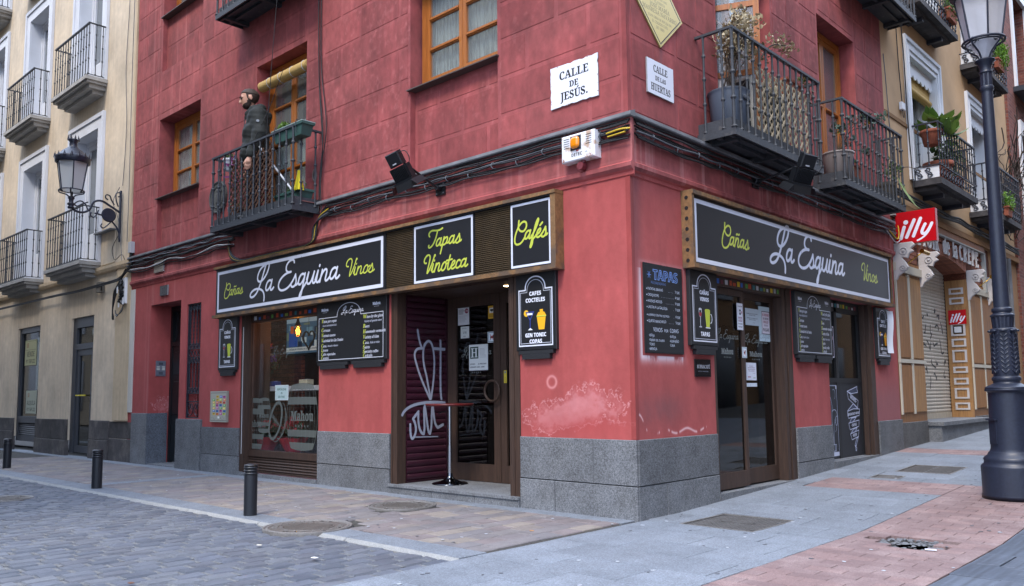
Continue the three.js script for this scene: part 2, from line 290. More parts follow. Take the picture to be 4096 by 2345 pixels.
  const inHole = (x, z) => { let r = false; for (let i = 0, j = hole.length - 1; i < hole.length; j = i++) if ((hole[i][1] > z) !== (hole[j][1] > z) && x < ((hole[j][0] - hole[i][0]) * (z - hole[i][1])) / (hole[j][1] - hole[i][1]) + hole[i][0]) r = !r; return r; };
  row(1.652, 2.6, -3.46, 6.4, plaza, 'red_paver', redPaveTones, 0.24, 0.12, 'x', 0.004, 0.002, 0.001, (a, b, c, d) => inHole((a + b) / 2, (c + d) / 2) || (inHole(a, (c + d) / 2) && inHole((a * 2 + b) / 3, d)) || inHole(b - 0.03, (c + d) / 2) && inHole((a + 2 * b) / 3, c));
  row(0.28, 1.648, -3.47, -2.7, plaza, 'red_paver', redPaveTones, 0.24, 0.12, 'x', 0.004, 0.002, 0.001);
  row(0.0, 2.6, -6.9, -6.3, plaza, 'red_paver', redPaveTones, 0.24, 0.12, 'x', 0.004, 0.002, 0.001);
  { const m = [slateM, tint(slateM, 0xd8dade), tint(slateM, 0xe8e8ea)]; row(2.606, 5.3, -3.2, 7.1, plaza, 'slate_slab', m, 0.62, 0.42, 'x', 0.008, 0.004, 0.004); }
  row(2.6, 7.2, -12.5, -3.2, plaza, 'slate_slab', [slateM], 0.9, 0.6, 'x', 0.008, 0.003, 0.001);
  row(5.3, 7.2, -3.2, 7.1, plaza, 'slate_slab', [slateM], 0.9, 0.6, 'x', 0.008, 0.003, 0.001);

  // the broken place in the red pavers: rubble bottom and a puddle
  const pot = thing('broken_paving', 'hole broken into the red pavers with grey rubble and a brown puddle', 'pothole', { p: [2.08, -0.024, -0.38] });
  const R = []; for (let i = 0; i < 220; i++) { const a = rr(0, 6.3), r = Math.sqrt(rnd()) * 0.27, g1 = new THREE.DodecahedronGeometry(rr(0.006, 0.022), 0); g1.scale(1, 0.5, 1); g1.rotateY(a * 3); g1.translate(Math.cos(a) * r, rr(-0.002, 0.008), Math.sin(a) * r * 0.85); R.push(g1); }
  mesh('rubble', merge(R), plain(0x66686c, 0.95), pot).userData.kind = 'stuff';
  { const s = new THREE.Shape(); [[-0.06, 0.12], [0.02, 0.02], [0.14, 0.05], [0.17, 0.14], [0.1, 0.22], [0.0, 0.2]].forEach((p, i) => (i ? s.lineTo(...p) : s.moveTo(...p))); const q = new THREE.ShapeGeometry(s); q.rotateX(Math.PI / 2); q.scale(1, -1, 1); q.translate(0, 0.011, 0); mesh('puddle', metres(q), plain(0x2a2013, 0.03), pot); }
  const scrap = (x, z, w, d, c, label, a) => { const m = mesh(numbered('paper_scrap'), new THREE.BoxGeometry(w, 0.004, d), plain(c, 0.9), scene); m.position.set(x, 0.007 + hy(z), z); m.rotation.y = a; m.rotation.x = -0.05; tag(m, label, 'litter'); };
  scrap(2.3, -0.12, 0.07, 0.045, 0xdfe3ee, 'folded white paper scrap beside the broken red paving', 0.4);
  scrap(-0.33, 1.0, 0.03, 0.022, 0xb98a5a, 'small brown leaf scrap on the pavers near the building corner', 1);
  scrap(-1.45, 2.75, 0.035, 0.02, 0xd9d4c4, 'pale scrap of paper on the setts below the kerb manhole', 0.7);
  scrap(-0.72, 2.76, 0.04, 0.03, 0xe6e6e6, 'white scrap lying on the setts just below the kerb', 0.2);
  scrap(-0.9, 3.9, 0.03, 0.025, 0x6a4326, 'brown cigarette scrap among the nearest setts', 0.2);

  { const P = []; for (let i = 0; i < 150; i++) { const x = rr(0.1, 2.6), z = rr(-6, 5), g1 = new THREE.CylinderGeometry(1, 1, 0.002, 7); g1.scale(rr(0.008, 0.02), 1, rr(0.008, 0.016)); g1.rotateY(rr(0, 3)); g1.translate(x, 0.003 + hy(z), z); P.push(g1); } for (let i = 0; i < 90; i++) { const x = rr(-9, 0), z = rr(0.3, 1.8), g1 = new THREE.CylinderGeometry(1, 1, 0.002, 7); g1.scale(rr(0.008, 0.018), 1, rr(0.008, 0.016)); g1.translate(x, 0.004, z); P.push(g1); } const h = Math.floor(P.length / 2); mesh('gum_spots', merge(P.filter((_, i) => i % 3)), plain(0x5a5d63, 0.9), plaza).userData.kind = 'stuff'; mesh('gum_spots', merge(P.filter((_, i) => i % 3 === 0)), plain(0xa4a9b0, 0.9), plaza).userData.kind = 'stuff'; }
  // cast-iron covers
  const castM = surf(0.5, (i) => scl([122, 119, 116], 0.7 + 0.4 * fine[i]), (i) => fine[i], 0.001, { roughness: 0.5, metalness: 0.1 });
  const cover = (x, z, r, y, label, a) => {
    const t = thing('manhole_cover', label, 'manhole cover', { p: [x, y, z], ry: a, group: 'round cast-iron manhole covers' });
    mesh('rim', lathe([[r, -0.03], [r, 0.004], [r * 0.975, 0.006], [r * 0.95, 0.004], [r * 0.945, -0.003], [r * 0.92, -0.003], [r * 0.915, 0.004], [r * 0.87, 0.004], [r * 0.865, -0.004]], 64), castM, t);
    const P = [lathe([[0.0, -0.002], [r * 0.865, -0.002]].map((p) => p), 48), lathe([[r * 0.6, -0.002], [r * 0.595, 0.004], [r * 0.555, 0.004], [r * 0.55, -0.002]].reverse(), 48)];
    for (let i = -6; i <= 6; i++) { const w = Math.sqrt(Math.max(0, (r * 0.53) ** 2 - (i * r * 0.078) ** 2)); if (w > 0.02) P.push(box(-w, w, -0.003, 0.003, i * r * 0.078 - 0.008, i * r * 0.078 + 0.008)); }
    mesh('lid', merge(P), tint(castM, 0xd8d4d0), t);
    const T = []; for (let i = 0; i < 22; i++) { if (i % 11 > 8) continue; const q = box(-0.012, 0.012, -0.002, 0.004, r * 0.68, r * 0.8), h = box(-0.02, 0.02, -0.002, 0.004, r * 0.76, r * 0.8); for (const e of i % 2 ? [q] : [q, h]) { e.rotateY((i / 22) * Math.PI * 2); T.push(e); } }
    mesh('raised_marks', merge(T), castM, t);
  };
  cover(-1.92, 2.03, 0.37, 0.008, 'round cast-iron manhole cover interrupting the pale kerb edge', 0.3);
  cover(-2.38, 0.64, 0.34, 0.002, 'round cast-iron manhole cover in the pavers below the bar entrance', 0.2);
  cover(-6.44, 3.07, 0.33, -0.008, 'round manhole cover among the setts at the left picture edge', 0.2);
  const grate = (q, label, kind) => {
    const [x0, x1, z0, z1] = q, mx = (x0 + x1) / 2, mz = (z0 + z1) / 2, w = (x1 - x0) / 2, d = (z1 - z0) / 2;
    const t = thing('access_cover', label, 'utility cover', { p: [mx, hy(mz), mz] }); t.rotation.x = mz < -0.65 ? 0.04 : 0.0;
    mesh('frame', merge([box(-w, w, -0.04, 0.002, -d, -d + 0.02), box(-w, w, -0.04, 0.002, d - 0.02, d), box(-w, -w + 0.02, -0.04, 0.002, -d + 0.02, d - 0.02), box(w - 0.02, w, -0.04, 0.002, -d + 0.02, d - 0.02)]), castM, t);
    const P = [box(-w + 0.024, w - 0.024, -0.03, -0.006, -d + 0.024, d - 0.024)];
    const stripe = (a, b) => { const g1 = bar([a[0], -0.005, a[1]], [b[0], -0.005, b[1]], 0.005, 4); P.push(g1); };
    const W = w - 0.04, D = d - 0.04;
    if (kind) { for (let i = -9; i <= 9; i++) for (const s of [1, -1]) { const o = i * W * 0.2; const ends = []; for (const [px, pz] of [[-W, s * (-W - o)], [W, s * (W - o)]]) ends.push([px, pz]); let [a, b] = ends; const cl = (p, q2) => { for (const lim of [D, -D]) if ((lim > 0 && p[1] > lim) || (lim < 0 && p[1] < lim)) { const k = (lim - p[1]) / (q2[1] - p[1]); return [p[0] + (q2[0] - p[0]) * k, lim]; } return p; }; if ((a[1] > D && b[1] > D) || (a[1] < -D && b[1] < -D)) continue; a = cl(a, b); b = cl(b, a); stripe(a, b); } P.push(box(-W * 0.5, W * 0.5, -0.004, 0.003, -0.03, 0.03)); } else { for (let i = -3; i <= 3; i++) stripe([-W, i * D * 0.3], [W, i * D * 0.3]); stripe([0, -D], [0, D]); }
    const base = P.shift(); mesh('plate', base, tint(castM, kind ? 0x70727a : 0x8a8884), t); mesh('raised_ribs', merge(P), tint(castM, 0xd0d2d6), t).userData.kind = 'stuff';
  };
  grate(grates[0], 'square iron cover with diamond ribs in the slabs by the building corner', true);
  grate(grates[1], 'smaller plain iron cover in the slabs beyond the red paver band', false);
  grate(grates[2], 'larger rectangular iron cover in the slabs near the street lamp', false);
}
// ---------------------------------------------------------------- the red corner building
const printed = new Map();
function canvasTex(w, h, draw) { const c = document.createElement('canvas'); c.width = w; c.height = h; const x = c.getContext('2d'); draw(x, w, h); const t = new THREE.CanvasTexture(c); t.colorSpace = THREE.SRGBColorSpace; t.magFilter = THREE.LinearFilter; t.minFilter = THREE.LinearFilter; return t; }
const printMat = (w, h, draw, { key, ...opt } = {}) => { if (key && printed.has(key)) return printed.get(key); const m = new THREE.MeshStandardMaterial({ map: canvasTex(w, h, draw), roughness: 0.6, ...opt }); if (key) printed.set(key, m); return m; };
const decalMat = (w, h, draw, opt = {}) => printMat(w, h, draw, { transparent: true, roughness: 0.8, ...opt });

function stuccoMat(side) { // one unrepeated skin of stained red render per front
  const L = side === 'L', W = L ? 10.9 : 6.9, H = 9.3, ppm = L ? 170 : 180, w = Math.round(W * ppm), h = Math.round(H * ppm), u0 = L ? -10.8 : -0.1;
  const col = (x, y) => {
    const u = u0 + x / ppm, v = y / ppm, k = 512 / 3;
    const a = at(cloud, u * k * 0.7, v * k * 0.7), b = at(cloud2, u * k * 2.1 + 70, v * k * 1.5), s = at(streak, u * 90, v * 60), f = at(fine, u * 260, v * 200);
    let c = mix3([140, 66, 67], [170, 94, 93], clamp01(0.5 + (a - 0.5) * 1.7));
    c = scl(c, 0.84 + 0.26 * at(cloud2, u * 1500 + 31, v * 820));
    c = scl(c, 0.78 + 0.36 * b + 0.1 * (s - 0.5) + 0.1 * (f - 0.5));
    c = mix3(c, [104, 46, 50], 0.6 * sstep(0.54, 0.76, 0.55 * at(cloud2, u * 60 + 200, v * 45) + 0.45 * s));
    c = mix3(c, [200, 140, 138], 0.42 * sstep(0.54, 0.78, 0.6 * at(cloud, u * 70 + 300, v * 55 + 90) + 0.4 * f));
    // pale run-off under the flashing, and dirt on the lower string course
    const run = sstep(2.7, 3.5, v) * (v < 3.56 ? 1 : 0) * sstep(0.56, 0.74, at(streak, u * 130 + 30, v * 20)); c = mix3(c, [214, 168, 164], run * (L ? 0.25 : 0.5));
    if (v < 3.06) c = mix3(c, L ? [176, 74, 70] : [176, 78, 75], 0.5);
    if (L) {
      const pu = (u + 0.68 + 0.12 * (at(cloud2, v * 900, u * 500) - 0.5)) / 0.52, pv = (v - 0.93 + 0.07 * Math.sin(u * 4.2)) / 0.15, e = Math.exp(-(pu * pu + pv * pv)), n = at(cloud2, u * 1000 + 50, v * 1250) * 0.62 + at(fine, u * 300, v * 300) * 0.38, q = e * 0.75 + n - 0.72;
      c = mix3(c, [218, 164, 170], 0.42 * sstep(-0.02, 0.3, q) * sstep(0.06, 0.4, e) * (0.5 + at(cloud, u * 1500, v * 1900))); c = mix3(c, [228, 190, 196], 0.5 * Math.exp(-(((q - 0.02) / 0.022) ** 2)) * sstep(0.05, 0.22, e));
      c = mix3(c, [160, 62, 62], 0.5 * Math.exp(-(((u + 0.6) / 0.5) ** 2 + ((v - 0.8) / 0.1) ** 2)) * (1 - e * 0.4));
      const r = Math.hypot(u + 0.95, v - 1.2); c = mix3(c, [222, 160, 160], 0.6 * Math.exp(-(((r - 0.055) / 0.014) ** 2)));
      if (v < 2.25 && u > -8.05 && u < -7.45) c = mix3(c, [188, 96, 92], 0.35 * sstep(0.5, 0.6, at(cloud, u * 150, v * 130)));
      if (u < -8.7) c = mix3(c, [196, 140, 136], 0.35 * sstep(0.6, 0.8, at(streak, u * 150, v * 14)));
    } else {
      const dx = Math.max(0.13 - u, 0, u - 0.84), dy = Math.max(1.42 - v, 0, v - 2.26), d = Math.hypot(dx, dy * (v < 1.42 ? 0.7 : 1.6));
      c = mix3(c, [222, 210, 218], (u > 0.8 || v > 2.2 ? 0.25 : 0.9) * Math.exp(-((d / 0.042) ** 2)) * (d > 0 ? 1 : 0) * sstep(0.25, 0.5, at(cloud2, u * 900, v * 500) + (u < 0.2 ? 0.3 : 0)));
      const g = Math.exp(-(((u - 0.07) / 0.09) ** 2)); c = mix3(c, [104, 66, 70], 0.5 * g * sstep(1.9, 2.5, v) * (v < 3.1 ? 1 : 0));
      c = mix3(c, [104, 74, 78], 0.5 * Math.exp(-(((u - 0.42) / 0.33) ** 2 + ((v - 0.93) / 0.14) ** 2)) * at(cloud2, u * 700, v * 500) * 1.6);
      const ln = Math.abs(v - 0.735 - 0.02 * Math.sin(u * 17) - 0.15 * sstep(0.2, 0.04, u)); c = mix3(c, [228, 196, 200], 0.8 * Math.exp(-((ln / 0.012) ** 2)) * (u < 1.3 && at(cloud, u * 500, 40) > 0.42 ? 1 : 0));
      if (u > 5.6) c = mix3(c, [132, 92, 98], 0.6 * sstep(1.5, 0.9, v));
      const p = Math.abs(u - 0.55 - 0.02 * Math.sin(v * 9)) ; c = mix3(c, [120, 78, 84], 0.5 * Math.exp(-((p / 0.03) ** 2)) * (v > 4.2 && v < 4.5 ? 1 : 0));
    }
    return c;
  };
  const m = new THREE.MeshStandardMaterial({ roughness: 0.93 });
  m.map = dataTex(w, h, col, true, W, H); m.map.offset.set(-u0 / W, 0);
  m.bumpMap = bumpTex((i) => 0.5 * fine[i] + 0.5 * cloud2[i], 1.6); m.bumpScale = 0.003;
  return m;
}
const redM = { L: stuccoMat('L'), R: stuccoMat('R') };
const blockTones = {}; for (const s of 'LR') blockTones[s] = [[0.92, 0.88, 0.87], [0.86, 0.8, 0.79], [0.95, 0.92, 0.91], [0.83, 0.78, 0.77], [0.98, 0.95, 0.93]].map((v) => { const m = redM[s].clone(); m.color = new THREE.Color(...v); return m; });

const red = thing('corner_building', 'red rendered corner building with ground-floor bar and granite base', 'building');
const RP = (name, geo, mat, side, parent = red) => turn(mesh(name, geo, mat, parent), side);

const holesL = [[-9.83, -8.715, -1, 2.665], [-8.5, -8.03, 0.78, 2.572], [-6.79, -4.82, 0.05, 2.29], [-3.36, -1.35, -1, 2.29]];
const bays = [[-9.71, -8.22, 3.605, 5.865], [-6.49, -5.19, 3.52, 5.885], [-3.03, -1.62, 3.605, 5.87], [-9.68, -8.22, 6.715, 9.0], [-6.49, -5.19, 6.7, 9.0], [-3.03, -1.62, 6.715, 9.0]];
const holesR = [[1.385, 3.17, -1, 2.275], [4.2, 5.78, -1, 2.275]], baysR = [[1.66, 2.965, 3.6, 6.02], [4.33, 5.6, 3.6, 6.02]];
RP('wall', gridWall(-10.64, 0, -0.2, 3.1, holesL, -0.45, 0, true), redM.L, 'L');
RP('wall', gridWall(-10.72, 0, 3.1, 9.2, bays, -0.42, 0, true), redM.L, 'L');
{ const P = [], f = (a, b, c, d) => P.push(a, c, 0, b, c, 0, b, d, 0, a, c, 0, b, d, 0, a, d, 0); f(0, 0.45, -0.2, 3.1); f(0, 0.42, 3.1, 9.2); const g = new THREE.BufferGeometry(); g.setAttribute('position', new THREE.Float32BufferAttribute(P, 3)); g.computeVertexNormals(); RP('wall', metres(g), redM.R, 'R'); }
RP('wall', gridWall(0.45, 6.72, -0.2, 3.1, holesR, -0.45, 0), redM.R, 'R');
RP('wall', gridWall(0.42, 6.72, 3.1, 9.2, baysR, -0.42, 0), redM.R, 'R');
// raised band between string course and flashing
const profile = (pts, u0, u1) => { const s = new THREE.Shape(pts.map((p) => new THREE.Vector2(p[0], p[1]))); const g = new THREE.ExtrudeGeometry(s, { depth: u1 - u0, bevelEnabled: false }); g.rotateY(-Math.PI / 2); g.scale(1, 1, 1); g.translate(u1, 0, 0); return metres(g); }; // pts are (depth, y)
const course = [[0, 3.02], [0.012, 3.03], [0.014, 3.06], [0.03, 3.075], [0.052, 3.1], [0.055, 3.135], [0.034, 3.15], [0.03, 3.18], [0.03, 3.545], [0, 3.545]];
RP('string_course', profile(course, -10.62, 0.055), redM.L, 'L');
RP('string_course', profile(course, 0, 6.72), redM.R, 'R');
const flash = [[0.0, 3.546], [0.072, 3.546], [0.078, 3.556], [0.076, 3.585], [0.0, 3.612]];
RP('lead_flashing', profile(flash, -10.7, 0.078), leadM, 'L');
RP('lead_flashing', profile(flash, 0, 6.72), leadM, 'R');
// raised bead along the corner
const beadM = tint(redM.L, 0xe6d6d4), beadR = tint(redM.R, 0xe6d6d4);
for (const [a, b] of [[0.686, 3.018], [3.613, 9.2]]) { RP('corner_bead', box(-0.045, 0.005, a, b, 0, 0.005), beadM, 'L'); RP('corner_bead', box(0.0, 0.045, a, b, 0, 0.005), beadR, 'R'); }

// blocks scored into the render above the flashing
{
  const ys = [3.62, 3.955, 4.352, 4.755, 5.15, 5.55, 5.95, 6.35, 6.75, 7.15, 7.55, 7.95, 8.35, 8.75];
  const area = (side, u0, u1, y0, y1, d, off) => {
    for (let k = 0; k + 1 < ys.length; k++) {
      const a = Math.max(y0, ys[k]), b = Math.min(y1, ys[k + 1]); if (b - a < 0.12) continue;
      let u = u0 - ((k + off) % 2 ? 0.39 : 0);
      while (u < u1 - 0.02) { let e = Math.min(u1, u + 0.78); if (u1 - e < 0.16) e = u1; const s = Math.max(u0, u); if (e - s > 0.12) RP('render_block', chamferBox(s + 0.026, e - 0.026, a + 0.02, b - 0.026, d - 0.002, d + 0.0035, 0.0015), blockTones[side][Math.floor(rnd() * 5)], side); u = e === u1 ? u1 : u + 0.78; }
    }
  };
  for (const [a, b, o] of [[-10.68, -9.73, 0], [-8.2, -6.51, 1], [-5.17, -3.05, 0], [-1.6, -0.05, 1]]) area('L', a, b, 3.62, a < -9 ? 8.75 : 7.6, 0, o);
  for (const [a, b] of [[-9.69, -8.24], [-6.47, -5.21], [-3.01, -1.64]]) area('L', a, b, 5.92, 6.68, 0, 0);
  for (const [a, b] of [[0.05, 1.64], [2.99, 4.31], [5.62, 6.7]]) area('R', a, b, 3.62, 7.15, 0, a > 5 ? 1 : 0);
  area('R', 4.35, 5.58, 6.07, 7.15, 0, 1);
  for (const [a, b, y0, y1] of [[-9.71, -8.22, 3.605, 4.47], [-3.03, -1.62, 3.605, 4.6], [-9.68, -8.22, 6.715, 7.68]]) {
    RP('apron', box(a + 0.002, b - 0.002, y0 + 0.002, y1, -0.4, -0.075), redM.L, 'L');
    area('L', a + 0.02, b - 0.02, y0 + 0.02, y1 - 0.05, -0.075, 1);
    RP('window_sill', merge([poly([[a - 0.03, y1 + 0.001], [b + 0.02, y1 + 0.001], [b + 0.02, y1 + 0.014], [a - 0.03, y1 + 0.014]], 0.3).translate(0, 0, -0.26)]), plain(0x4b423e, 0.6), 'L');
  }
}
// granite base, slab by slab
{
  const S = (side, a, b, c, e, d = 0.02 + rnd() * 0.007) => RP('granite_slab', chamferBox(a + 0.002, b - 0.002, c + 0.002, e - 0.002, -0.02, d, 0.004), pick(graniteTones), side);
  const seam = plain(0x2a2c30, 0.9); RP('mortar', gridWall(-10.4, 0, -0.1, 0.66, [[-9.83, -8.715, -1, 1], [-6.79, -4.82, 0.04, 1], [-3.36, -1.35, -1, 1]], 0.001, 0.004), seam, 'L'); RP('mortar', gridWall(0, 6.7, -0.1, 0.66, [[1.38, 3.175, -1, 1], [4.19, 5.785, -1, 1]], 0.001, 0.004), seam, 'R');
  for (const q of [[-10.43, -9.832, -0.1, 0.85, 0.03], [-8.719, -7.905, -0.1, 0.772, 0.04], [-7.9, -6.786, 0.262, 0.66], [-7.9, -7.5, -0.1, 0.258], [-7.5, -6.786, -0.1, 0.258], [-6.8, -5.75, -0.1, 0.045], [-5.75, -4.82, -0.1, 0.045], [-4.815, -3.37, 0.263, 0.663], [-4.815, -4.345, -0.1, 0.259], [-4.345, -3.37, -0.1, 0.259], [-1.35, -0.455, 0.287, 0.684], [-0.455, 0.018, 0.287, 0.684], [-1.35, -0.912, -0.1, 0.283], [-0.912, 0.018, -0.1, 0.283]]) S('L', ...q);
  for (const q of [[0.0, 0.935, 0.287, 0.684], [0.935, 1.38, 0.287, 0.684], [0, 0.437, -0.1, 0.283], [0.437, 1.38, -0.1, 0.283], [3.175, 3.62, 0.282, 0.678], [3.62, 4.19, 0.282, 0.678], [3.175, 4.19, 0, 0.278], [5.785, 6.72, 0.1, 0.675]]) S('R', ...q);
  mesh('granite_slab', box(-9.833, -9.808, -0.1, 0.849, -0.32, 0.02), tint(graniteTones[0], 0xdfe6f2), red);   // lining of the house door
  mesh('granite_slab', box(-6.8, -4.825, 0.0, 0.05, -0.2, 0.03), graniteTones[3], red);
  // steps
  for (const [a, b] of [[-3.37, -2.62], [-2.62, -1.96], [-1.96, -1.352]]) mesh('step', chamferBox(a + 0.002, b - 0.002, -0.1, 0.07, -0.02, 0.045, 0.004), pick(graniteTones), red);
  mesh('step', box(-3.372, -1.352, 0.072, 0.1, -0.8, 0.058), graniteTones[3], red);
  RP('step', box(1.37, 3.1, -0.1, 0.098, -0.3, 0.03), graniteTones[1], 'R'); RP('step', box(4.2, 5.72, 0, 0.225, -0.3, 0.03), graniteTones[1], 'R');
  mesh('step', box(-9.8, -8.72, -0.1, 0.02, -0.6, 0.0), graniteTones[3], red);
}
// wooden windows; frame with its sash bars, panes and net curtains
const paneM = new THREE.MeshPhysicalMaterial({ color: 0xe8ecec, roughness: 0.04, transmission: 0.92, thickness: 0, ior: 1.5 });
const netM = surf(0.5, (i, x, y) => scl([196, 200, 196], 0.5 + 0.62 * at(streak, x * 1.4, y)), null, 0, { roughness: 1 });
const netLilac = tint(netM, 0xd4d0e6), roomM = plain(0x2a2320, 1);
function roomBox(w, u0, u1, y0, y1, z0, z1, m) { mesh('room', merge([box(u0 - 0.5, u1 + 0.5, y0 - 0.2, y1 + 0.3, z0, z0 + 0.02), box(u0 - 0.5, u0 - 0.48, y0 - 0.2, y1 + 0.3, z0 + 0.02, z1 - 0.35), box(u1 + 0.48, u1 + 0.5, y0 - 0.2, y1 + 0.3, z0 + 0.02, z1 - 0.35), box(u0 - 0.48, u1 + 0.48, y1 + 0.28, y1 + 0.3, z0 + 0.02, z1 - 0.35), box(u0 - 0.48, u1 + 0.48, y0 - 0.2, y0 - 0.18, z0 + 0.02, z1 - 0.35)]), m, w); }
function woodWindow(side, u0, u1, y0, y1, d, rows, curtain, opt = {}) {
  const w = sub('window', red, side), m = (u0 + u1) / 2, f = 0.075, F = [box(u0, u0 + f, y0, y1, d - 0.06, d), box(u1 - f, u1, y0, y1, d - 0.06, d), box(u0 + f, u1 - f, y1 - f, y1, d - 0.06, d), box(u0 + f, u1 - f, y0, y0 + 0.06, d - 0.06, d)];
  for (const k of [0.02, 0.05]) F.push(box(u0 + k, u0 + k + 0.012, y0, y1, d, d + 0.006), box(u1 - k - 0.012, u1 - k, y0, y1, d, d + 0.006));
  mesh('frame', merge(F), orangeWood, w);
  for (const s of [0, 1]) {
    const a = s ? m + 0.004 : u0 + f + 0.002, b = s ? u1 - f - 0.002 : m - 0.004, t = 0.055, S = [box(a, a + t, y0 + 0.062, y1 - f - 0.002, d - 0.05, d - 0.008), box(b - t, b, y0 + 0.062, y1 - f - 0.002, d - 0.05, d - 0.008), box(a + t, b - t, y1 - f - 0.07, y1 - f - 0.002, d - 0.05, d - 0.008), box(a + t, b - t, y0 + 0.062, y0 + 0.14, d - 0.05, d - 0.008)];
    const P = rows; for (let k = 1; k < P.length - 1; k++) S.push(box(a + t, b - t, P[k] - 0.022, P[k] + 0.022, d - 0.045, d - 0.004), box(a + t, b - t, P[k] - 0.01, P[k] + 0.01, d - 0.004, d + 0.008));
    mesh('sash', merge(S), orangeWood, w);
    if (opt.open === s) continue;
    for (let k = 0; k + 1 < P.length; k++) mesh('pane', box(a + t, b - t, P[k] + 0.02, P[k + 1] - 0.02, d - 0.032, d - 0.028), opt.solid && k < opt.solid ? orangeWood : paneM, w);
  }
  if (curtain) { // pleated net behind the panes
    const n = 60, P = [], a = u0 + f, b = opt.curtainTo ?? u1 - f; for (let i = 0; i < n; i++) { const p = (k) => [a + ((b - a) * k) / n, d - 0.09 + 0.014 * Math.sin(k * 1.9) + 0.006 * Math.sin(k * 0.7)]; const [x0, z0] = p(i), [x1, z1] = p(i + 1); const yb = y0 + 0.04, yt = opt.curtainTop ?? y1 - 0.05; P.push(x0, yb, z0, x1, yb, z1, x1, yt, z1, x0, yb, z0, x1, yt, z1, x0, yt, z0); }
    const g = new THREE.BufferGeometry(); g.setAttribute('position', new THREE.Float32BufferAttribute(P, 3)); g.computeVertexNormals(); mesh('curtain', metres(g), curtain, w);
  }
  roomBox(w, u0, u1, y0, y1, d - 0.9, d - 0.08, roomM);
  return w;
}
const R3 = (a, b, ...m) => [a, ...m, b];
woodWindow('L', -2.99, -1.63, 4.62, 5.86, -0.15, R3(4.72, 5.79, 5.09, 5.46), netM);
woodWindow('L', -9.66, -8.23, 4.49, 5.855, -0.24, R3(4.6, 5.78, 4.95, 5.33), netM);
woodWindow('L', -6.47, -5.2, 3.53, 5.875, -0.2, R3(3.62, 5.8, 4.3, 4.7, 5.25), plain(0xb9bdb8, 0.95), { curtainTop: 4.98, solid: 0 });
woodWindow('L', -9.64, -8.24, 7.7, 8.98, -0.2, R3(7.8, 8.9, 8.3), netM);
woodWindow('R', 1.68, 2.95, 3.6, 6.0, -0.2, R3(3.7, 5.93, 4.45, 5.2), netLilac, { open: 0 });
woodWindow('R', 4.35, 5.58, 3.6, 6.0, -0.2, R3(3.7, 5.93, 4.25, 4.95), netLilac, { curtainTo: 5.2 });
woodWindow('L', -6.47, -5.2, 6.7, 8.98, -0.2, R3(6.8, 8.9, 7.6), netM);
{ // sash standing open on the first right-hand balcony
  const w = sub('open_sash', red, 'R'), a = [0, 0.56]; w.position.set(-0.16, 0, -1.72); w.rotation.y = Math.PI / 2 - 1.15;
  mesh('frame', merge([box(0, 0.06, 3.66, 5.92, -0.02, 0.02), box(0.5, 0.56, 3.66, 5.92, -0.02, 0.02), ...[3.66, 4.42, 5.17, 5.86].map((y) => box(0.06, 0.5, y, y + 0.06, -0.02, 0.02))]), orangeWood, w);
  for (const [p, q] of [[3.72, 4.42], [4.48, 5.17], [5.23, 5.86]]) mesh('pane', box(0.06, 0.5, p, q, -0.003, 0.003), p < 4 ? whiteM : paneM, w);
}
// balconies
function baluster(h, r) { const k = (y, s) => [[r, y - 0.022], [r * 1.5, y - 0.012], [r * s, y], [r * 1.5, y + 0.012], [r, y + 0.022]]; return lathe([[0.001, 0], [r * 1.9, 0], [r * 1.9, 0.012], [r, 0.03], ...k(h * 0.3, 1.9), ...k(h * 0.56, 1.9), ...k(h * 0.8, 1.9), [r, h - 0.03], [r * 1.5, h]], 8); }
function balcony(parent, side, u0, u1, d, yb, yt, n, ns, mat, r = 0.012, corner = true) {
  const b = sub('balcony', parent, side), t = 0.075;
  mesh('slab', merge([box(u0, u1, yb, yb + t, d - 0.02, d), box(u0, u0 + 0.02, yb, yb + t, 0, d - 0.02), box(u1 - 0.02, u1, yb, yb + t, 0, d - 0.02), box(u0 + 0.02, u1 - 0.02, yb + 0.045, yb + t - 0.004, 0, d - 0.02), box(u0 + 0.02, u1 - 0.02, yb + 0.004, yb + 0.045, d * 0.45, d * 0.55), box(u0 + 0.02, u1 - 0.02, yb + 0.004, yb + 0.045, d * 0.78, d * 0.86), ...[0.08, 0.5, 0.92].map((k) => box(u0 + (u1 - u0) * k - 0.03, u0 + (u1 - u0) * k + 0.03, yb - 0.02, yb + 0.04, 0, d - 0.06))]), mat, b);
  mesh('kick_plate', merge([box(u0 + 0.025, u1 - 0.025, yb + t, yb + t + 0.11, d - 0.05, d - 0.045), box(u0 + 0.022, u0 + 0.026, yb + t, yb + t + 0.11, 0, d - 0.05), box(u1 - 0.026, u1 - 0.022, yb + t, yb + t + 0.11, 0, d - 0.05)]), mat, b);
  mesh('handrail', merge([box(u0 - 0.005, u1 + 0.005, yt - 0.026, yt, d - 0.04, d), box(u0 - 0.005, u0 + 0.03, yt - 0.025, yt - 0.001, -0.05, d - 0.04), box(u1 - 0.03, u1 + 0.005, yt - 0.025, yt - 0.001, -0.05, d - 0.04)]), mat, b);
  const h = yt - yb - t - 0.026, g = baluster(h, r), gc = baluster(h, r * 1.35);
  const put = (u, z, q) => mesh('baluster', q, mat, b).position.set(u, yb + t, z);
  for (let i = 0; i <= n; i++) put(u0 + 0.02 + ((u1 - u0 - 0.04) * i) / n, d - 0.02, corner && (i === 0 || i === n) ? gc : g);
  for (let i = 1; i <= ns; i++) for (const u of [u0 + 0.015, u1 - 0.015]) put(u, ((d - 0.02) * (i - 0.55)) / ns, g);
  return b;
}
balcony(red, 'L', -6.93, -4.8, 0.44, 3.435, 4.53, 13, 2, railM);
balcony(red, 'R', 1.2, 3.3, 0.42, 3.585, 4.685, 14, 2, railM);
balcony(red, 'R', 3.96, 6.12, 0.42, 3.585, 4.685, 15, 2, railM);
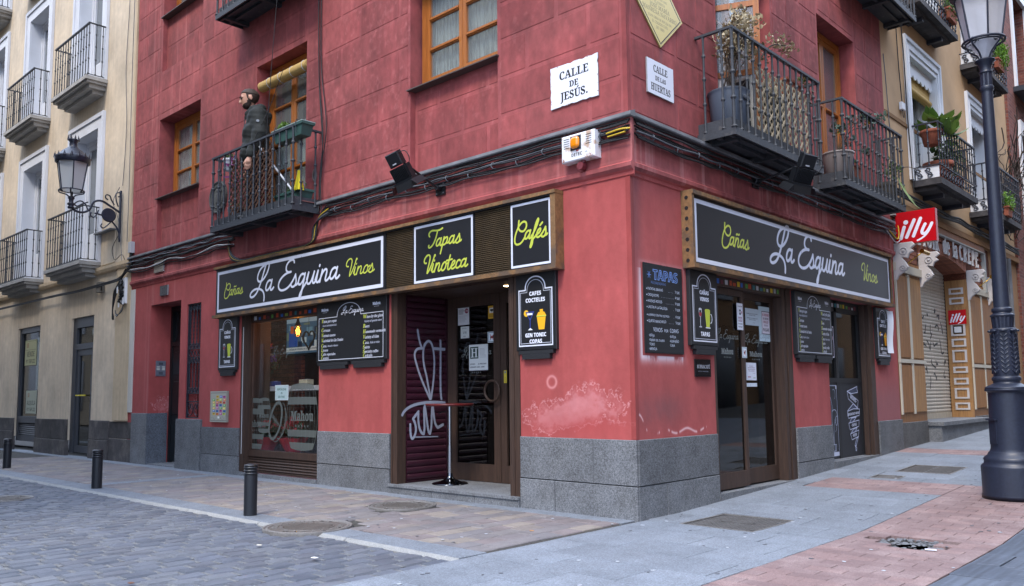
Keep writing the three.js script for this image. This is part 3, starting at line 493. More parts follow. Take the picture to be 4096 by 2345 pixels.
balcony(red, 'L', -6.93, -4.8, 0.44, 6.6, 7.7, 13, 2, railM);
balcony(red, 'R', 5.0, 7.1, 0.42, 6.68, 7.78, 14, 2, railM);

// ground-floor openings on the left street ------------------------------------------------
{ // house door, deep in its opening
  const d = sub('house_door', red, 'L'), m = plain(0x10161a, 0.5), z = -0.34;
  mesh('frame', merge([box(-9.81, -9.74, 0.02, 2.66, z - 0.06, z), box(-8.79, -8.72, 0.02, 2.66, z - 0.06, z), box(-9.74, -8.79, 2.58, 2.66, z - 0.06, z), box(-9.74, -8.79, 1.98, 2.05, z - 0.06, z)]), m, d);
  for (const [a, b] of [[-9.735, -9.27], [-9.262, -8.795]]) { mesh('leaf', box(a, b, 0.03, 1.975, z - 0.05, z - 0.015), m, d); for (const [p, q] of [[0.15, 0.72], [0.82, 1.38], [1.48, 1.88]]) mesh('panel', chamferBox(a + 0.07, b - 0.07, p, q, z - 0.02, z - 0.003, 0.012), m, d); }
  const S = []; for (let i = 0; i < 5; i++) { const x = -9.65 + i * 0.19; S.push(tube([[x, 2.08, z - 0.01], [x + 0.06, 2.2, z - 0.01], [x + 0.02, 2.34, z - 0.01], [x + 0.08, 2.44, z - 0.01], [x + 0.03, 2.56, z - 0.01]], 0.007, 16, 5)); } mesh('transom_grille', merge(S), ironM, d);
  mesh('knob', new THREE.SphereGeometry(0.03, 12, 10).translate(-9.2, 0.95, z + 0.02), plain(0x8c6b33, 0.35, { metalness: 0.8 }), d);
  mesh('transom_back', box(-9.74, -8.79, 2.05, 2.58, z - 0.07, z - 0.06), blackM, d);
}
{ // tall narrow window behind a wrought grille
  const g = sub('grille_window', red, 'L'), z = -0.03, P = [];
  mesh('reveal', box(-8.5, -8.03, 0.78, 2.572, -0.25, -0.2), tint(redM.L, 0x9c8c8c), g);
  mesh('frame', merge([box(-8.498, -8.47, 0.785, 2.57, z - 0.02, z + 0.01), box(-8.06, -8.032, 0.785, 2.57, z - 0.02, z + 0.01), box(-8.47, -8.06, 0.785, 0.8, z - 0.02, z + 0.01), box(-8.47, -8.06, 2.555, 2.57, z - 0.02, z + 0.01), ...[1.03, 1.16, 1.72, 1.85].map((y) => box(-8.47, -8.06, y, y + 0.016, z - 0.012, z + 0.006))]), ironM, g);
  for (let i = 0; i < 4; i++) { const x = -8.42 + i * 0.104, T = []; for (const [a, b] of [[1.176, 1.72], [1.866, 2.555]]) { for (const s of [0, 1]) { const q = []; for (let k = 0; k <= 24; k++) q.push([x + 0.005 * Math.cos(k * 1.5 + s * 3.14), a + ((b - a) * k) / 24, z + 0.005 * Math.sin(k * 1.5 + s * 3.14)]); T.push(tube(q, 0.0058, 72, 5)); } } mesh('twisted_bar', merge(T), ironM, g); }
  const ring = (x, y, r) => { const q = new THREE.TorusGeometry(r, 0.006, 5, 18); q.translate(x, y, z); return q; };
  const scr = (x, y, s, f) => tube([[x, y, z], [x + s * 0.03, y + f * 0.02, z], [x + s * 0.045, y + f * 0.06, z], [x + s * 0.02, y + f * 0.085, z], [x + s * 0.004, y + f * 0.065, z], [x + s * 0.02, y + f * 0.05, z]], 0.006, 18, 5);
  for (let i = 0; i < 4; i++) mesh('ring', merge([ring(-8.42 + i * 0.104, 1.79, 0.04)]), ironM, g);
  for (let i = 0; i < 4; i++) for (const s of [-1, 1]) for (const [y, f] of [[1.86, 1], [1.72, -1], [1.17, 1], [2.555, -1]]) mesh('scroll', scr(-8.42 + i * 0.104, y, s, f), ironM, g);
  for (const x of [-8.37, -8.16]) for (const s of [-1, 1]) mesh('scroll', tube([[x, 0.82, z], [x + s * 0.07, 0.86, z], [x + s * 0.085, 0.95, z], [x + s * 0.03, 1.01, z], [x + s * 0.012, 0.95, z], [x + s * 0.04, 0.92, z]], 0.007, 22, 5), ironM, g);
}
{ // the bar's shop window
  const w = sub('shop_window', red, 'L'), z = -0.12;
  mesh('frame', merge([box(-6.79, -6.68, 0.055, 2.285, z - 0.06, -0.005), box(-4.9, -4.822, 0.055, 2.285, z - 0.06, z + 0.005), box(-6.68, -4.9, 2.16, 2.285, z - 0.06, z + 0.03), box(-6.68, -4.9, 0.27, 0.355, z - 0.06, z + 0.045), box(-6.68, -4.9, 0.055, 0.075, z - 0.06, z + 0.04), box(-6.66, -6.64, 0.36, 2.16, z - 0.02, z + 0.02)]), brownWood, w);
  const sl = box(-6.68, -4.9, -0.02, 0.02, -0.006, 0.006); sl.rotateX(-0.6); for (let i = 0; i < 5; i++) mesh('slat', sl, brownWood, w).position.set(0, 0.102 + i * 0.037, z + 0.02);
  mesh('louver_back', box(-6.68, -4.9, 0.075, 0.27, z - 0.06, z - 0.05), blackM, w);
  mesh('pane', box(-6.68, -4.9, 0.355, 2.16, z - 0.004, z), glassM, w);
  mesh('worn_strip', box(-6.74, -6.728, 0.3, 2.1, -0.005, -0.001), cableWhite, w);
  mesh('lining', merge([box(-6.788, -6.77, 0.07, 2.288, -0.46, -0.182), box(-4.84, -4.823, 0.07, 2.288, -0.46, -0.182), box(-6.77, -4.84, 2.27, 2.288, -0.46, -0.182)]), plain(0x3a3028, 0.9), w);
}
{ // entrance: posts, soffit, rolled side leaf, glazed door at the back
  const e = sub('entrance', red, 'L');
  mesh('post', merge([box(-3.36, -3.25, 0.1, 2.29, -0.12, 0.006), box(-3.335, -3.325, 0.1, 2.29, 0.006, 0.014)]), brownWood, e);
  mesh('post', merge([box(-1.495, -1.352, 0.1, 2.29, -0.12, 0.006), box(-1.44, -1.425, 0.1, 2.29, 0.006, 0.016)]), brownWood, e);
  mesh('soffit', box(-3.36, -1.352, 2.255, 2.288, -0.8, -0.122), brownWood, e);
  mesh('side_lining', box(-1.47, -1.36, 0.1, 2.255, -0.8, -0.122), brownWood, e);
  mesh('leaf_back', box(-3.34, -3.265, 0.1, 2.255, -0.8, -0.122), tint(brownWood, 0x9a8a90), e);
  const sm = surf(0.6, (i) => scl([58, 24, 38], 0.75 + 0.35 * cloud2[i] + 0.1 * (speck[i] - 0.5)), null, 0, { roughness: 0.38 });
  const prof = new THREE.Shape([[0, 0], [0.004, 0.002], [0.013, 0.012], [0.018, 0.035], [0.016, 0.058], [0.006, 0.072], [0, 0.0755]].map((p) => new THREE.Vector2(...p)));
  const slat = metres(new THREE.ExtrudeGeometry(prof, { depth: 0.6, bevelEnabled: false }));
  for (let i = 0; i < 28; i++) mesh('shutter_slat', slat, sm, e).position.set(-3.262, 0.125 + i * 0.0765, -0.735);
  mesh('shutter_edge', merge([box(-3.262, -3.235, 0.11, 2.255, -0.76, -0.737), box(-3.262, -3.24, 0.105, 0.124, -0.737, -0.125)]), tint(sm, 0xc8b8c0), e);
  const z = -0.76, D = sub('glazed_door', e);
  mesh('door_leaf', merge([box(-3.235, -3.09, 0.105, 2.255, z - 0.05, z), box(-2.46, -2.36, 0.105, 2.255, z - 0.05, z), box(-3.09, -2.46, 2.13, 2.255, z - 0.05, z), box(-3.09, -2.46, 0.105, 0.3, z - 0.05, z), box(-2.352, -2.26, 0.105, 2.255, z - 0.05, z), box(-1.56, -1.475, 0.105, 2.255, z - 0.05, z), box(-2.26, -1.56, 2.13, 2.255, z - 0.05, z), box(-2.26, -1.56, 0.105, 0.3, z - 0.05, z)]), brownWood, e);
  mesh('pane', box(-3.09, -2.46, 0.3, 2.13, z - 0.028, z - 0.024), tintGlass, e); mesh('pane', box(-2.26, -1.56, 0.3, 2.13, z - 0.028, z - 0.024), tintGlass, e);
  for (const x of [-2.46, -2.29]) { const h = new THREE.TorusGeometry(0.115, 0.014, 10, 36); h.translate(x - (x < -2.4 ? -0.02 : 0.0), 1.135, z + 0.05); if (x < -2.4) mesh('ring_handle', merge([h, bar([-2.44, 1.25, z], [-2.44, 1.25, z + 0.05], 0.01), bar([-2.44, 1.02, z], [-2.44, 1.02, z + 0.05], 0.01)]), brownWood, e); }
  const spot = mesh('ceiling_spot', lathe([[0.001, -0.004], [0.03, -0.004], [0.036, 0.002], [0.03, 0.004]], 20), new THREE.MeshStandardMaterial({ color: 0xffffff, emissive: 0xffd9a0, emissiveIntensity: 4 }), e); spot.position.set(-1.9, 2.252, -0.4);
  e.remove(D);
}
// openings on the right street --------------------------------------------------------------
const paleStrip = plain(0xaab2bd, 0.7);
{
  const w = sub('sliding_door', red, 'R');
  mesh('frame', merge([box(1.388, 1.43, 0.1, 2.27, -0.14, -0.002), box(2.96, 3.03, 0.1, 2.27, -0.2, -0.002), box(3.06, 3.168, 0.1, 2.27, -0.2, 0.006), box(1.43, 2.96, 2.17, 2.27, -0.2, -0.01)]), brownWood, w);
  mesh('worn_strip', box(3.032, 3.058, 0.1, 2.2, -0.1, -0.03), paleStrip, w);
  const leaf = (a, b, z, bot) => { mesh('leaf_frame', merge([box(a, a + 0.05, bot, 2.168, z - 0.045, z), box(b - 0.06, b, bot, 2.168, z - 0.045, z), box(a + 0.05, b - 0.06, bot, bot + 0.16, z - 0.045, z), box(a + 0.05, b - 0.06, 2.1, 2.168, z - 0.045, z)]), brownWood, w); mesh('pane', box(a + 0.05, b - 0.06, bot + 0.16, 2.1, z - 0.024, z - 0.02), tintGlass, w); };
  leaf(1.432, 2.14, -0.05, 0.115); leaf(2.1, 2.955, -0.11, 0.115);
}
{
  const w = sub('bar_door', red, 'R'), z = -0.09;
  mesh('frame', merge([box(4.203, 4.24, 0.226, 2.27, -0.2, z), box(4.66, 4.74, 0.226, 2.27, -0.2, z), box(5.46, 5.52, 0.226, 2.27, -0.2, z), box(4.24, 5.46, 2.12, 2.27, -0.2, z), box(4.24, 4.66, 1.2, 1.26, -0.15, z), box(4.74, 5.46, 1.2, 1.26, -0.15, z)]), blackM, w);
  mesh('jamb', merge([box(5.62, 5.775, 0.226, 2.27, -0.2, 0.004), box(5.522, 5.56, 0.226, 2.27, -0.2, -0.03)]), brownWood, w);
  mesh('worn_strip', box(5.57, 5.605, 0.226, 2.27, -0.12, -0.06), paleStrip, w);
  const p = plain(0x1a1d24, 0.5); mesh('lower_panel', box(4.24, 4.66, 0.226, 1.2, z - 0.03, z - 0.008), p, w); mesh('lower_panel', box(4.74, 5.46, 0.226, 1.2, z - 0.03, z - 0.008), p, w);
  mesh('pane', box(4.24, 4.66, 1.26, 2.12, z - 0.03, z - 0.026), tintGlass, w); mesh('pane', box(4.74, 5.46, 1.26, 2.12, z - 0.03, z - 0.026), tintGlass, w);
  mesh('threshold', box(4.26, 5.45, 0.226, 0.232, z - 0.005, z + 0.04), leadM, w);
}
// roof slab and back of the building close it
mesh('roof', box(-10.7, -0.01, 9.2, 9.35, -6.7, 0.25), leadM, red);
// ---------------------------------------------------------------- cream building on the left
{
  const c = thing('cream_building', 'cream plastered apartment building with white window surrounds and stone balconies', 'building');
  const openF = [[-13.68, -12.42], [-16.83, -15.57], [-19.98, -18.72], [-23.13, -21.87]], floors = [[3.68, 6.36], [7.25, 9.95], [10.8, 13.4]];
  const holes = []; for (const [y0, y1] of floors) for (const [a, b] of openF) holes.push([a, b, y0, y1]);
  mesh('wall', gridWall(-30, -10.725, 3.5, 14.5, holes, -0.4, -0.004), creamM, c);
  mesh('wall', gridWall(-30, -10.45, 0.3, 3.5, [[-16.78, -15.33, 0.2, 2.7], [-13.49, -12.34, 0.05, 2.7], [-20.5, -18.5, 0.05, 2.7]], -0.4, -0.004), creamM, c);
  mesh('pilaster', box(-11.26, -10.64, 0.715, 3.44, -0.004, 0.028), tint(creamM, 0xf2ece0), c);
  mesh('edge_trim', box(-10.638, -10.47, 0.86, 3.0, -0.002, 0.018), tint(whiteM, 0xe2dccf), c);
  mesh('edge_trim', box(-10.8, -10.725, 3.7, 14.5, -0.004, 0.03), tint(creamM, 0xf4eee2), c);
  mesh('string_course', merge([poly([[0, 3.43], [0.05, 3.45], [0.07, 3.5], [0.07, 3.56], [0, 3.585]], 19.3).rotateY(-Math.PI / 2).translate(-10.67, 0, 0)]), tint(creamM, 0xf0e8da), c);
  // dark stone plinth
  let u = -10.47; for (const [a, b] of [[-12.34, -10.47], [-15.33, -13.49], [-18.5, -16.78], [-24, -20.5]]) for (let x = b; x > a + 0.1;) { const L = Math.min(rr(0.8, 1.15), x - a), e = x - L - a < 0.25 ? a : x - L; const s = rr(0.3, 0.42), D = x > -11.2 ? 0.0 : 0.02; mesh('plinth_stone', chamferBox(e + 0.004, x - 0.004, s, 0.705 + rr(-0.012, 0.012), -0.03, D + rr(0, 0.012), 0.008), pick([darkStoneM, tint(darkStoneM, 0xd8d8d8)]), c); mesh('plinth_stone', chamferBox(e + 0.004, x - 0.004, -0.1, s - 0.004, -0.03, D + 0.008 + rr(0, 0.012), 0.008), darkStoneM, c); x = e; }
  const trimM = tint(whiteM, 0xf4f6fa), greyGlass = new THREE.MeshPhysicalMaterial({ color: 0xaab2b8, roughness: 0.06, transmission: 0.6, thickness: 0 });
  for (const [y0, y1] of floors) for (const [a, b] of openF) {
    const w = sub('window', c);
    mesh('surround', merge([gridWall(a - 0.28, b + 0.28, y0, y1 + 0.26, [[a, b, y0 - 1, y1]], 0, 0.03), gridWall(a - 0.3, b + 0.3, y0, y1 + 0.28, [[a - 0.22, b + 0.22, y0 - 1, y1 + 0.2]], 0, 0.055)]), trimM, w);
    mesh('reveal', merge([box(a + 0.0, a + 0.006, y0, y1, -0.3, 0.0), box(b - 0.006, b, y0, y1, -0.3, 0), box(a + 0.006, b - 0.006, y1 - 0.006, y1, -0.3, 0)]), trimM, w);
    const m = (a + b) / 2, F = [box(a + 0.006, a + 0.07, y0, y1 - 0.006, -0.3, -0.22), box(b - 0.07, b - 0.006, y0, y1 - 0.006, -0.3, -0.22), box(a + 0.07, b - 0.07, y1 - 0.09, y1 - 0.006, -0.3, -0.22)];
    for (const [p, q] of [[a + 0.075, m - 0.003], [m + 0.003, b - 0.075]]) F.push(box(p, p + 0.08, y0 + 0.02, y1 - 0.095, -0.285, -0.235), box(q - 0.08, q, y0 + 0.02, y1 - 0.095, -0.285, -0.235), box(p + 0.08, q - 0.08, y0 + 0.02, y0 + 0.75, -0.28, -0.25), box(p + 0.08, q - 0.08, y1 - 0.18, y1 - 0.095, -0.285, -0.235));
    mesh('frame', merge(F), trimM, w);
    for (const [p, q] of [[a + 0.155, m - 0.083], [m + 0.083, b - 0.155]]) mesh('pane', box(p, q, y0 + 0.75, y1 - 0.18, -0.27, -0.265), greyGlass, w);
    roomBox(w, a, b, y0, y1, -1.2, -0.08, plain(0x9aa0a2, 1));
  }
  const bal = [[openF[0], 3.68], [openF[1], 3.68], [openF[2], 3.68], [openF[0], 7.25], [openF[1], 7.25], [openF[2], 7.25], [openF[1], 10.8], [openF[2], 10.8], [openF[0], 10.8]];
  for (const [[a, b], y] of bal) {
    const g = sub('balcony', c), x0 = a - 0.32, x1 = b + 0.32, d = 0.4, st = [];
    for (const [k, ya, yb] of [[0, -0.07, 0], [0.035, -0.12, -0.072], [0.1, -0.2, -0.122], [0.2, -0.27, -0.202]]) st.push(box(x0 + k, x1 - k, y + ya, y + yb, -0.002, d - k));
    mesh('stone_slab', merge(st), paleStoneM, g);
    const h = 1.06, bl = baluster(h - 0.05, 0.0095), rm = railM, x2 = x0 + 0.04, x3 = x1 - 0.04, z = d - 0.05;
    mesh('handrail', merge([box(x2 - 0.02, x3 + 0.02, y + h - 0.022, y + h, z - 0.02, z + 0.02), box(x2 - 0.018, x2 + 0.018, y + h - 0.02, y + h - 0.002, 0, z - 0.02), box(x3 - 0.018, x3 + 0.018, y + h - 0.02, y + h - 0.002, 0, z - 0.02), box(x2 - 0.02, x3 + 0.02, y + 0.03, y + 0.042, z - 0.012, z + 0.012), box(x2 - 0.01, x2 + 0.01, y + 0.03, y + 0.042, 0, z), box(x3 - 0.01, x3 + 0.01, y + 0.03, y + 0.042, 0, z)]), rm, g);
    for (let i = 0; i <= 13; i++) mesh('baluster', bl, rm, g).position.set(x2 + ((x3 - x2) * i) / 13, y + 0.036, z);
    for (const zz of [0.1, 0.22]) for (const xx of [x2, x3]) mesh('baluster', bl, rm, g).position.set(xx, y + 0.036, zz);
  }
  mesh('blind_sill', merge([box(-12.2, -11.42, 4.2, 4.225, -0.01, 0.12)]), leadM, c); mesh('blind_apron', box(-12.05, -11.44, 3.6, 4.2, -0.01, 0.02), creamM, c);
  // ground floor: shop window with vent, glazed door
  const fr = plain(0x3a3e45, 0.5), w = sub('shop_window', c), z = -0.06;
  mesh('frame', merge([box(-16.776, -16.66, 0.2, 2.696, z - 0.05, z + 0.02), box(-15.43, -15.334, 0.2, 2.696, z - 0.05, z + 0.02), box(-16.66, -15.43, 2.58, 2.696, z - 0.05, z + 0.02), box(-16.66, -15.43, 0.6, 0.74, z - 0.05, z + 0.02), box(-16.66, -15.43, 0.2, 0.33, z - 0.05, z + 0.02)]), fr, w);
  mesh('pane', box(-16.66, -15.43, 0.74, 2.58, z - 0.03, z - 0.026), tintGlass, w);
  const sl = box(-16.66, -15.43, -0.02, 0.02, -0.004, 0.004); sl.rotateX(-0.7); for (let i = 0; i < 6; i++) mesh('slat', sl, fr, w).position.set(0, 0.36 + i * 0.042, z - 0.01);
  mesh('vent_back', box(-16.66, -15.43, 0.33, 0.6, z - 0.05, z - 0.045), blackM, w);
  mesh('room', merge([box(-16.75, -15.36, 0.2, 2.6, -1.4, -1.38)]), plain(0x1e2224, 1), w);
  const d = sub('glazed_door', c);
  mesh('frame', merge([box(-13.486, -13.3, 0.06, 2.696, z - 0.05, z + 0.02), box(-12.43, -12.344, 0.06, 2.696, z - 0.05, z + 0.02), box(-13.3, -12.43, 2.5, 2.696, z - 0.05, z + 0.02), box(-13.3, -12.43, 2.07, 2.18, z - 0.05, z + 0.02)]), fr, d);
  mesh('leaf', merge([box(-13.29, -13.17, 0.07, 2.065, z - 0.05, z), box(-12.56, -12.44, 0.07, 2.065, z - 0.05, z), box(-13.17, -12.56, 1.95, 2.065, z - 0.05, z), box(-13.17, -12.56, 0.07, 0.2, z - 0.05, z)]), fr, d);
  mesh('pane', box(-13.17, -12.56, 0.2, 1.95, z - 0.03, z - 0.026), tintGlass, d); mesh('pane', box(-13.3, -12.43, 2.18, 2.5, z - 0.03, z - 0.026), tintGlass, d);
  mesh('push_bar', box(-13.19, -12.7, 1.16, 1.185, z + 0.03, z + 0.045), plain(0xd8c81c, 0.5), d); mesh('room', box(-13.48, -12.35, 0.05, 2.6, -1.4, -1.38), plain(0x1e2426, 1), d);
  mesh('roof', box(-30, -10.73, 14.5, 14.7, -8, 0.3), leadM, c); mesh('shop_interior', merge([box(-30, -10.8, 0, 0.04, -1.4, -0.4), box(-30, -10.8, 2.75, 2.8, -1.4, -0.4)]), darkRoom, c);
}
// ---------------------------------------------------------------- ochre building on the right
{
  const o = thing('ochre_building', 'ochre rendered building with timber shopfront and planted iron balconies', 'building');
  const W1 = [7.98, 9.4, 4.43, 6.55], W2 = [11.52, 12.95, 4.43, 6.55], W3 = [7.98, 9.4, 7.35, 9.6], W4 = [11.52, 12.95, 7.35, 9.6], A = { side: 'R' };
  const OP = (n, g, m) => turn(mesh(n, g, m, o), 'R');
  OP('wall', gridWall(6.724, 14.6, 3.83, 11, [W1, W2, W3, W4], -0.4, -0.004), ochreM);
  OP('wall', gridWall(12.3, 14.6, 0, 3.83, [], -0.4, -0.004), tint(ochreM, 0xc9b8aa));
  OP('ledge', box(6.73, 14.6, 3.83, 3.93, 0, 0.07), tint(ochreM, 0xb8a48c)); OP('ledge', box(6.73, 14.6, 5.27, 5.33, 0, 0.012), tint(ochreM, 0xb5a590));
  OP('ledge', box(6.8, 11.8, 3.72, 3.828, 0, 0.05), tint(timberM, 0xd0a878));
  const mould = tint(whiteM, 0xf0f2f4);
  const opening = ([a, b, y0, y1]) => {
    const w = sub('window', o, 'R');
    mesh('surround', merge([gridWall(a - 0.22, b + 0.22, y0, y1 + 0.26, [[a, b, y0 - 1, y1]], 0, 0.03), gridWall(a - 0.24, b + 0.24, y0, y1 + 0.28, [[a - 0.18, b + 0.18, y0 - 1, y1 + 0.22]], 0.0, 0.055), gridWall(a - 0.1, b + 0.1, y0, y1 + 0.13, [[a - 0.05, b + 0.05, y0 - 1, y1 + 0.08]], 0.0, 0.05)]), mould, w);
    mesh('reveal', merge([box(a, a + 0.005, y0, y1, -0.35, 0), box(b - 0.005, b, y0, y1, -0.35, 0), box(a + 0.005, b - 0.005, y1 - 0.005, y1, -0.35, 0)]), mould, w);
    const s = new THREE.Shape(); s.moveTo(a + 0.006, y1 - 0.006); s.lineTo(a + 0.006, y1 - 0.2); const n = 7, dw = (b - a - 0.012) / n; for (let i = 0; i < n; i++) s.quadraticCurveTo(a + 0.006 + dw * (i + 0.5), y1 - 0.34, a + 0.006 + dw * (i + 1), y1 - 0.2); s.lineTo(b - 0.006, y1 - 0.006);
    mesh('scalloped_valance', metres(new THREE.ExtrudeGeometry(s, { depth: 0.02, bevelEnabled: false }).translate(0, 0, -0.07)), mould, w);
    const m = (a + b) / 2; mesh('frame', merge([box(a + 0.006, a + 0.1, y0, y1 - 0.006, -0.33, -0.26), box(b - 0.1, b - 0.006, y0, y1 - 0.006, -0.33, -0.26), box(m - 0.05, m + 0.05, y0, y1 - 0.006, -0.33, -0.26), box(a + 0.1, b - 0.1, y0, y0 + 0.6, -0.32, -0.28)]), mould, w);
    mesh('pane', box(a + 0.1, m - 0.05, y0 + 0.6, y1 - 0.01, -0.3, -0.295), paneM, w); mesh('pane', box(m + 0.05, b - 0.1, y0 + 0.6, y1 - 0.01, -0.3, -0.295), paneM, w);
    roomBox(w, a, b, y0, y1, -1.2, -0.08, plain(0x8a8680, 1));
  };
  [W1, W2, W3, W4].forEach(opening);
  // balconies with a band of iron scrolls along the floor
  const scrollG = (() => { const P = []; for (const [sx, sy] of [[1, 1], [-1, -1]]) P.push(tube([[-0.06 * sx, -0.05 * sy, 0], [0, -0.02 * sy, 0], [0.045 * sx, 0.03 * sy, 0], [0.02 * sx, 0.075 * sy, 0], [-0.02 * sx, 0.055 * sy, 0], [-0.005 * sx, 0.025 * sy, 0]], 0.008, 18, 5)); return merge(P); })();
  const bal = (u0, u1, d, y, yt, n) => {
    const b = sub('balcony', o, 'R');
    mesh('slab', merge([box(u0, u1, y - 0.1, y, 0, d), box(u0 + 0.1, u1 - 0.1, y - 0.16, y - 0.102, 0, d - 0.1)]), tint(darkStoneM, 0xc8ccd4), b);
    for (const k of [0.25, 0.75]) mesh('beam', box(u0 + (u1 - u0) * k - 0.04, u0 + (u1 - u0) * k + 0.04, y - 0.23, y - 0.162, 0, d - 0.12), ironM, b);
    const P = []; const e = 0.02; P.push(box(u0, u1, y + 0.2, y + 0.216, d - e, d), box(u0, u0 + e, y + 0.2, y + 0.216, 0, d - e), box(u1 - e, u1, y + 0.2, y + 0.216, 0, d - e), box(u0, u1, yt - 0.025, yt, d - 0.035, d), box(u0, u0 + 0.03, yt - 0.024, yt - 0.001, 0, d - 0.035), box(u1 - 0.03, u1, yt - 0.024, yt - 0.001, 0, d - 0.035)); mesh('handrail', merge(P), ironM, b);
    for (let i = 0; i < 14; i++) mesh('scroll', scrollG, ironM, b).position.set(u0 + 0.08 + ((u1 - u0 - 0.16) * i) / 13, y + 0.1, d - 0.01);
    for (const z of [0.1, 0.25]) { const s = mesh('scroll', scrollG, ironM, b); s.position.set(u0 + 0.01, y + 0.1, z); s.rotation.y = Math.PI / 2; }
    const bg = baluster(yt - y - 0.24, 0.0105); for (let i = 0; i <= n; i++) mesh('baluster', bg, ironM, b).position.set(u0 + 0.015 + ((u1 - u0 - 0.03) * i) / n, y + 0.216, d - 0.012);
    for (const z of [0.12, 0.26]) for (const u of [u0 + 0.012, u1 - 0.012]) mesh('baluster', bg, ironM, b).position.set(u, y + 0.216, z);
    mesh('end_board', box(u0 + 0.02, u0 + 0.03, y + 0.01, y + 0.19, 0.02, d - 0.03), mould, b);
  };
  bal(7.86, 9.95, 0.43, 4.42, 5.33, 14); bal(11.1, 13.2, 0.43, 4.42, 5.33, 14); bal(7.55, 9.62, 0.36, 7.3, 8.2, 14); bal(11.1, 13.2, 0.36, 7.3, 8.2, 14);
  // timber shopfront
  const sh = sub('shopfront', o, 'R'), pale = plain(0xb9b3a4, 0.7), paleB = tint(whiteM, 0xdcd6d2);
  const pil = (u0, u1) => {
    mesh('post', box(u0, u1, 0.62, 3.05, -0.38, 0.0), tint(timberM, 0xd8c8b8), sh);
    const m = (u0 + u1) / 2; for (const [a, b] of [[u0 + 0.07, m - 0.05], [m + 0.05, u1 - 0.04]]) for (const [p, q] of [[0.76, 1.47], [1.58, 2.82]]) mesh('timber_panel', chamferBox(a, b, p, q, 0.0, 0.018, 0.008), pick([timberM, tint(timberM, 0xe6d6c6), tint(timberM, 0xf4e2c6)]), sh);
    mesh('moulding', merge([box(u0 + 0.03, u0 + 0.068, 0.74, 2.9, 0, 0.024), box(m - 0.045, m + 0.045, 1.56, 2.86, 0, 0.022), box(m - 0.035, m + 0.035, 0.74, 1.5, 0, 0.022), box(u0 + 0.02, u1, 1.5, 1.555, 0, 0.03), box(u0 + 0.02, u1, 2.87, 2.99, 0, 0.04)]), pale, sh);
    mesh('granite_foot', chamferBox(u0, u1, 0.1, 0.62, -0.3, 0.012, 0.006), tint(graniteTones[1], 0xd8d0c8), sh);
  };
  pil(6.726, 7.93); pil(10.615, 12.3);
  // corbel boards that stand out from the wall
  const cor = (u) => { const s = new THREE.Shape(); s.moveTo(0, 2.72); s.lineTo(0.03, 2.73); s.lineTo(0.06, 2.79); s.lineTo(0.17, 2.86); s.lineTo(0.2, 2.9); s.lineTo(0.16, 2.98); s.bezierCurveTo(0.13, 3.02, 0.1, 3.03, 0.13, 3.06); s.lineTo(0.2, 3.04); s.lineTo(0.22, 3.1); s.lineTo(0.28, 3.13); s.lineTo(0.24, 3.17); s.lineTo(0.3, 3.22); s.lineTo(0.27, 3.26); s.lineTo(0, 3.26); const h = new THREE.Path(); h.absellipse(0.14, 3.0, 0.001, 0.001, 0, 6.28); const g = metres(new THREE.ExtrudeGeometry(s, { depth: 0.05, bevelEnabled: true, bevelSize: 0.006, bevelThickness: 0.006, bevelSegments: 1 })); g.rotateY(-Math.PI / 2); g.translate(u + 0.03, 0, 0); mesh('corbel', g, paleB, sh); for (const [x, y, r] of [[0.13, 2.89, 0.035], [0.15, 3.14, 0.05]]) { const t = new THREE.TorusGeometry(r, 0.009, 6, 20); t.rotateY(Math.PI / 2); t.translate(u - 0.03, y, x); const k = new THREE.SphereGeometry(r * 0.45, 10, 8); k.translate(u - 0.028, y, x); mesh('rosette', merge([t, k]), tint(paleB, 0xc8c4c2), sh); } };
  [6.78, 7.96, 10.66, 12.0].forEach(cor);
  // roller shutter
  const shm = surf(0.6, (i) => mix3(scl([206, 198, 184], 0.85 + 0.15 * cloud2[i]), [150, 140, 128], sstep(0.6, 0.75, streak[i]) * 0.5), null, 0, { roughness: 0.6 });
  const prof = metres(new THREE.ExtrudeGeometry(new THREE.Shape([[0, 0], [0.012, 0.01], [0.017, 0.032], [0.01, 0.054], [0, 0.062]].map((p) => new THREE.Vector2(...p))), { depth: 2.68, bevelEnabled: false })); prof.rotateY(Math.PI / 2); prof.scale(1, 1, -1); { const id = prof.attributes.position; for (let i = 0; i < id.count; i += 3) { for (const at2 of ['position', 'normal', 'uv']) { const A2 = prof.attributes[at2], n = A2.itemSize; for (let k = 0; k < n; k++) { const t = A2.array[(i + 1) * n + k]; A2.array[(i + 1) * n + k] = A2.array[(i + 2) * n + k]; A2.array[(i + 2) * n + k] = t; } } } prof.computeVertexNormals(); }
  for (let i = 0; i < 42; i++) mesh('shutter_slat', prof, shm, sh).position.set(7.932, 0.7 + i * 0.0625, -0.4);
  mesh('bottom_rail', box(7.935, 10.61, 0.6, 0.698, -0.41, -0.375), tint(shm, 0xf2efe8), sh); mesh('shutter_back', box(7.5, 11.2, 0.3, 3.82, -0.46, -0.425), blackM, sh);
  // panelled reveal with pale square frames
  const rv = sub('door_jamb', o, 'R'), yz = (p) => 3.08 - ((p - 240) / 705) * 2.48;
  mesh('lining', box(10.595, 10.614, 0.6, 3.1, -0.37, 0.0), timberM, rv);
  for (const [a, b] of [[275, 308], [325, 360], [460, 525], [540, 582], [598, 662], [685, 717], [743, 777], [795, 850], [870, 907]]) { const y0 = yz(b), y1 = yz(a), P = []; const x0 = 10.578, x1 = 10.594; P.push(box(x0, x1, y0, y0 + 0.03, -0.3, -0.06), box(x0, x1, y1 - 0.03, y1, -0.3, -0.06), box(x0, x1, y0 + 0.03, y1 - 0.03, -0.3, -0.265), box(x0, x1, y0 + 0.03, y1 - 0.03, -0.095, -0.06)); mesh('square_frame', merge(P), paleB, rv); }
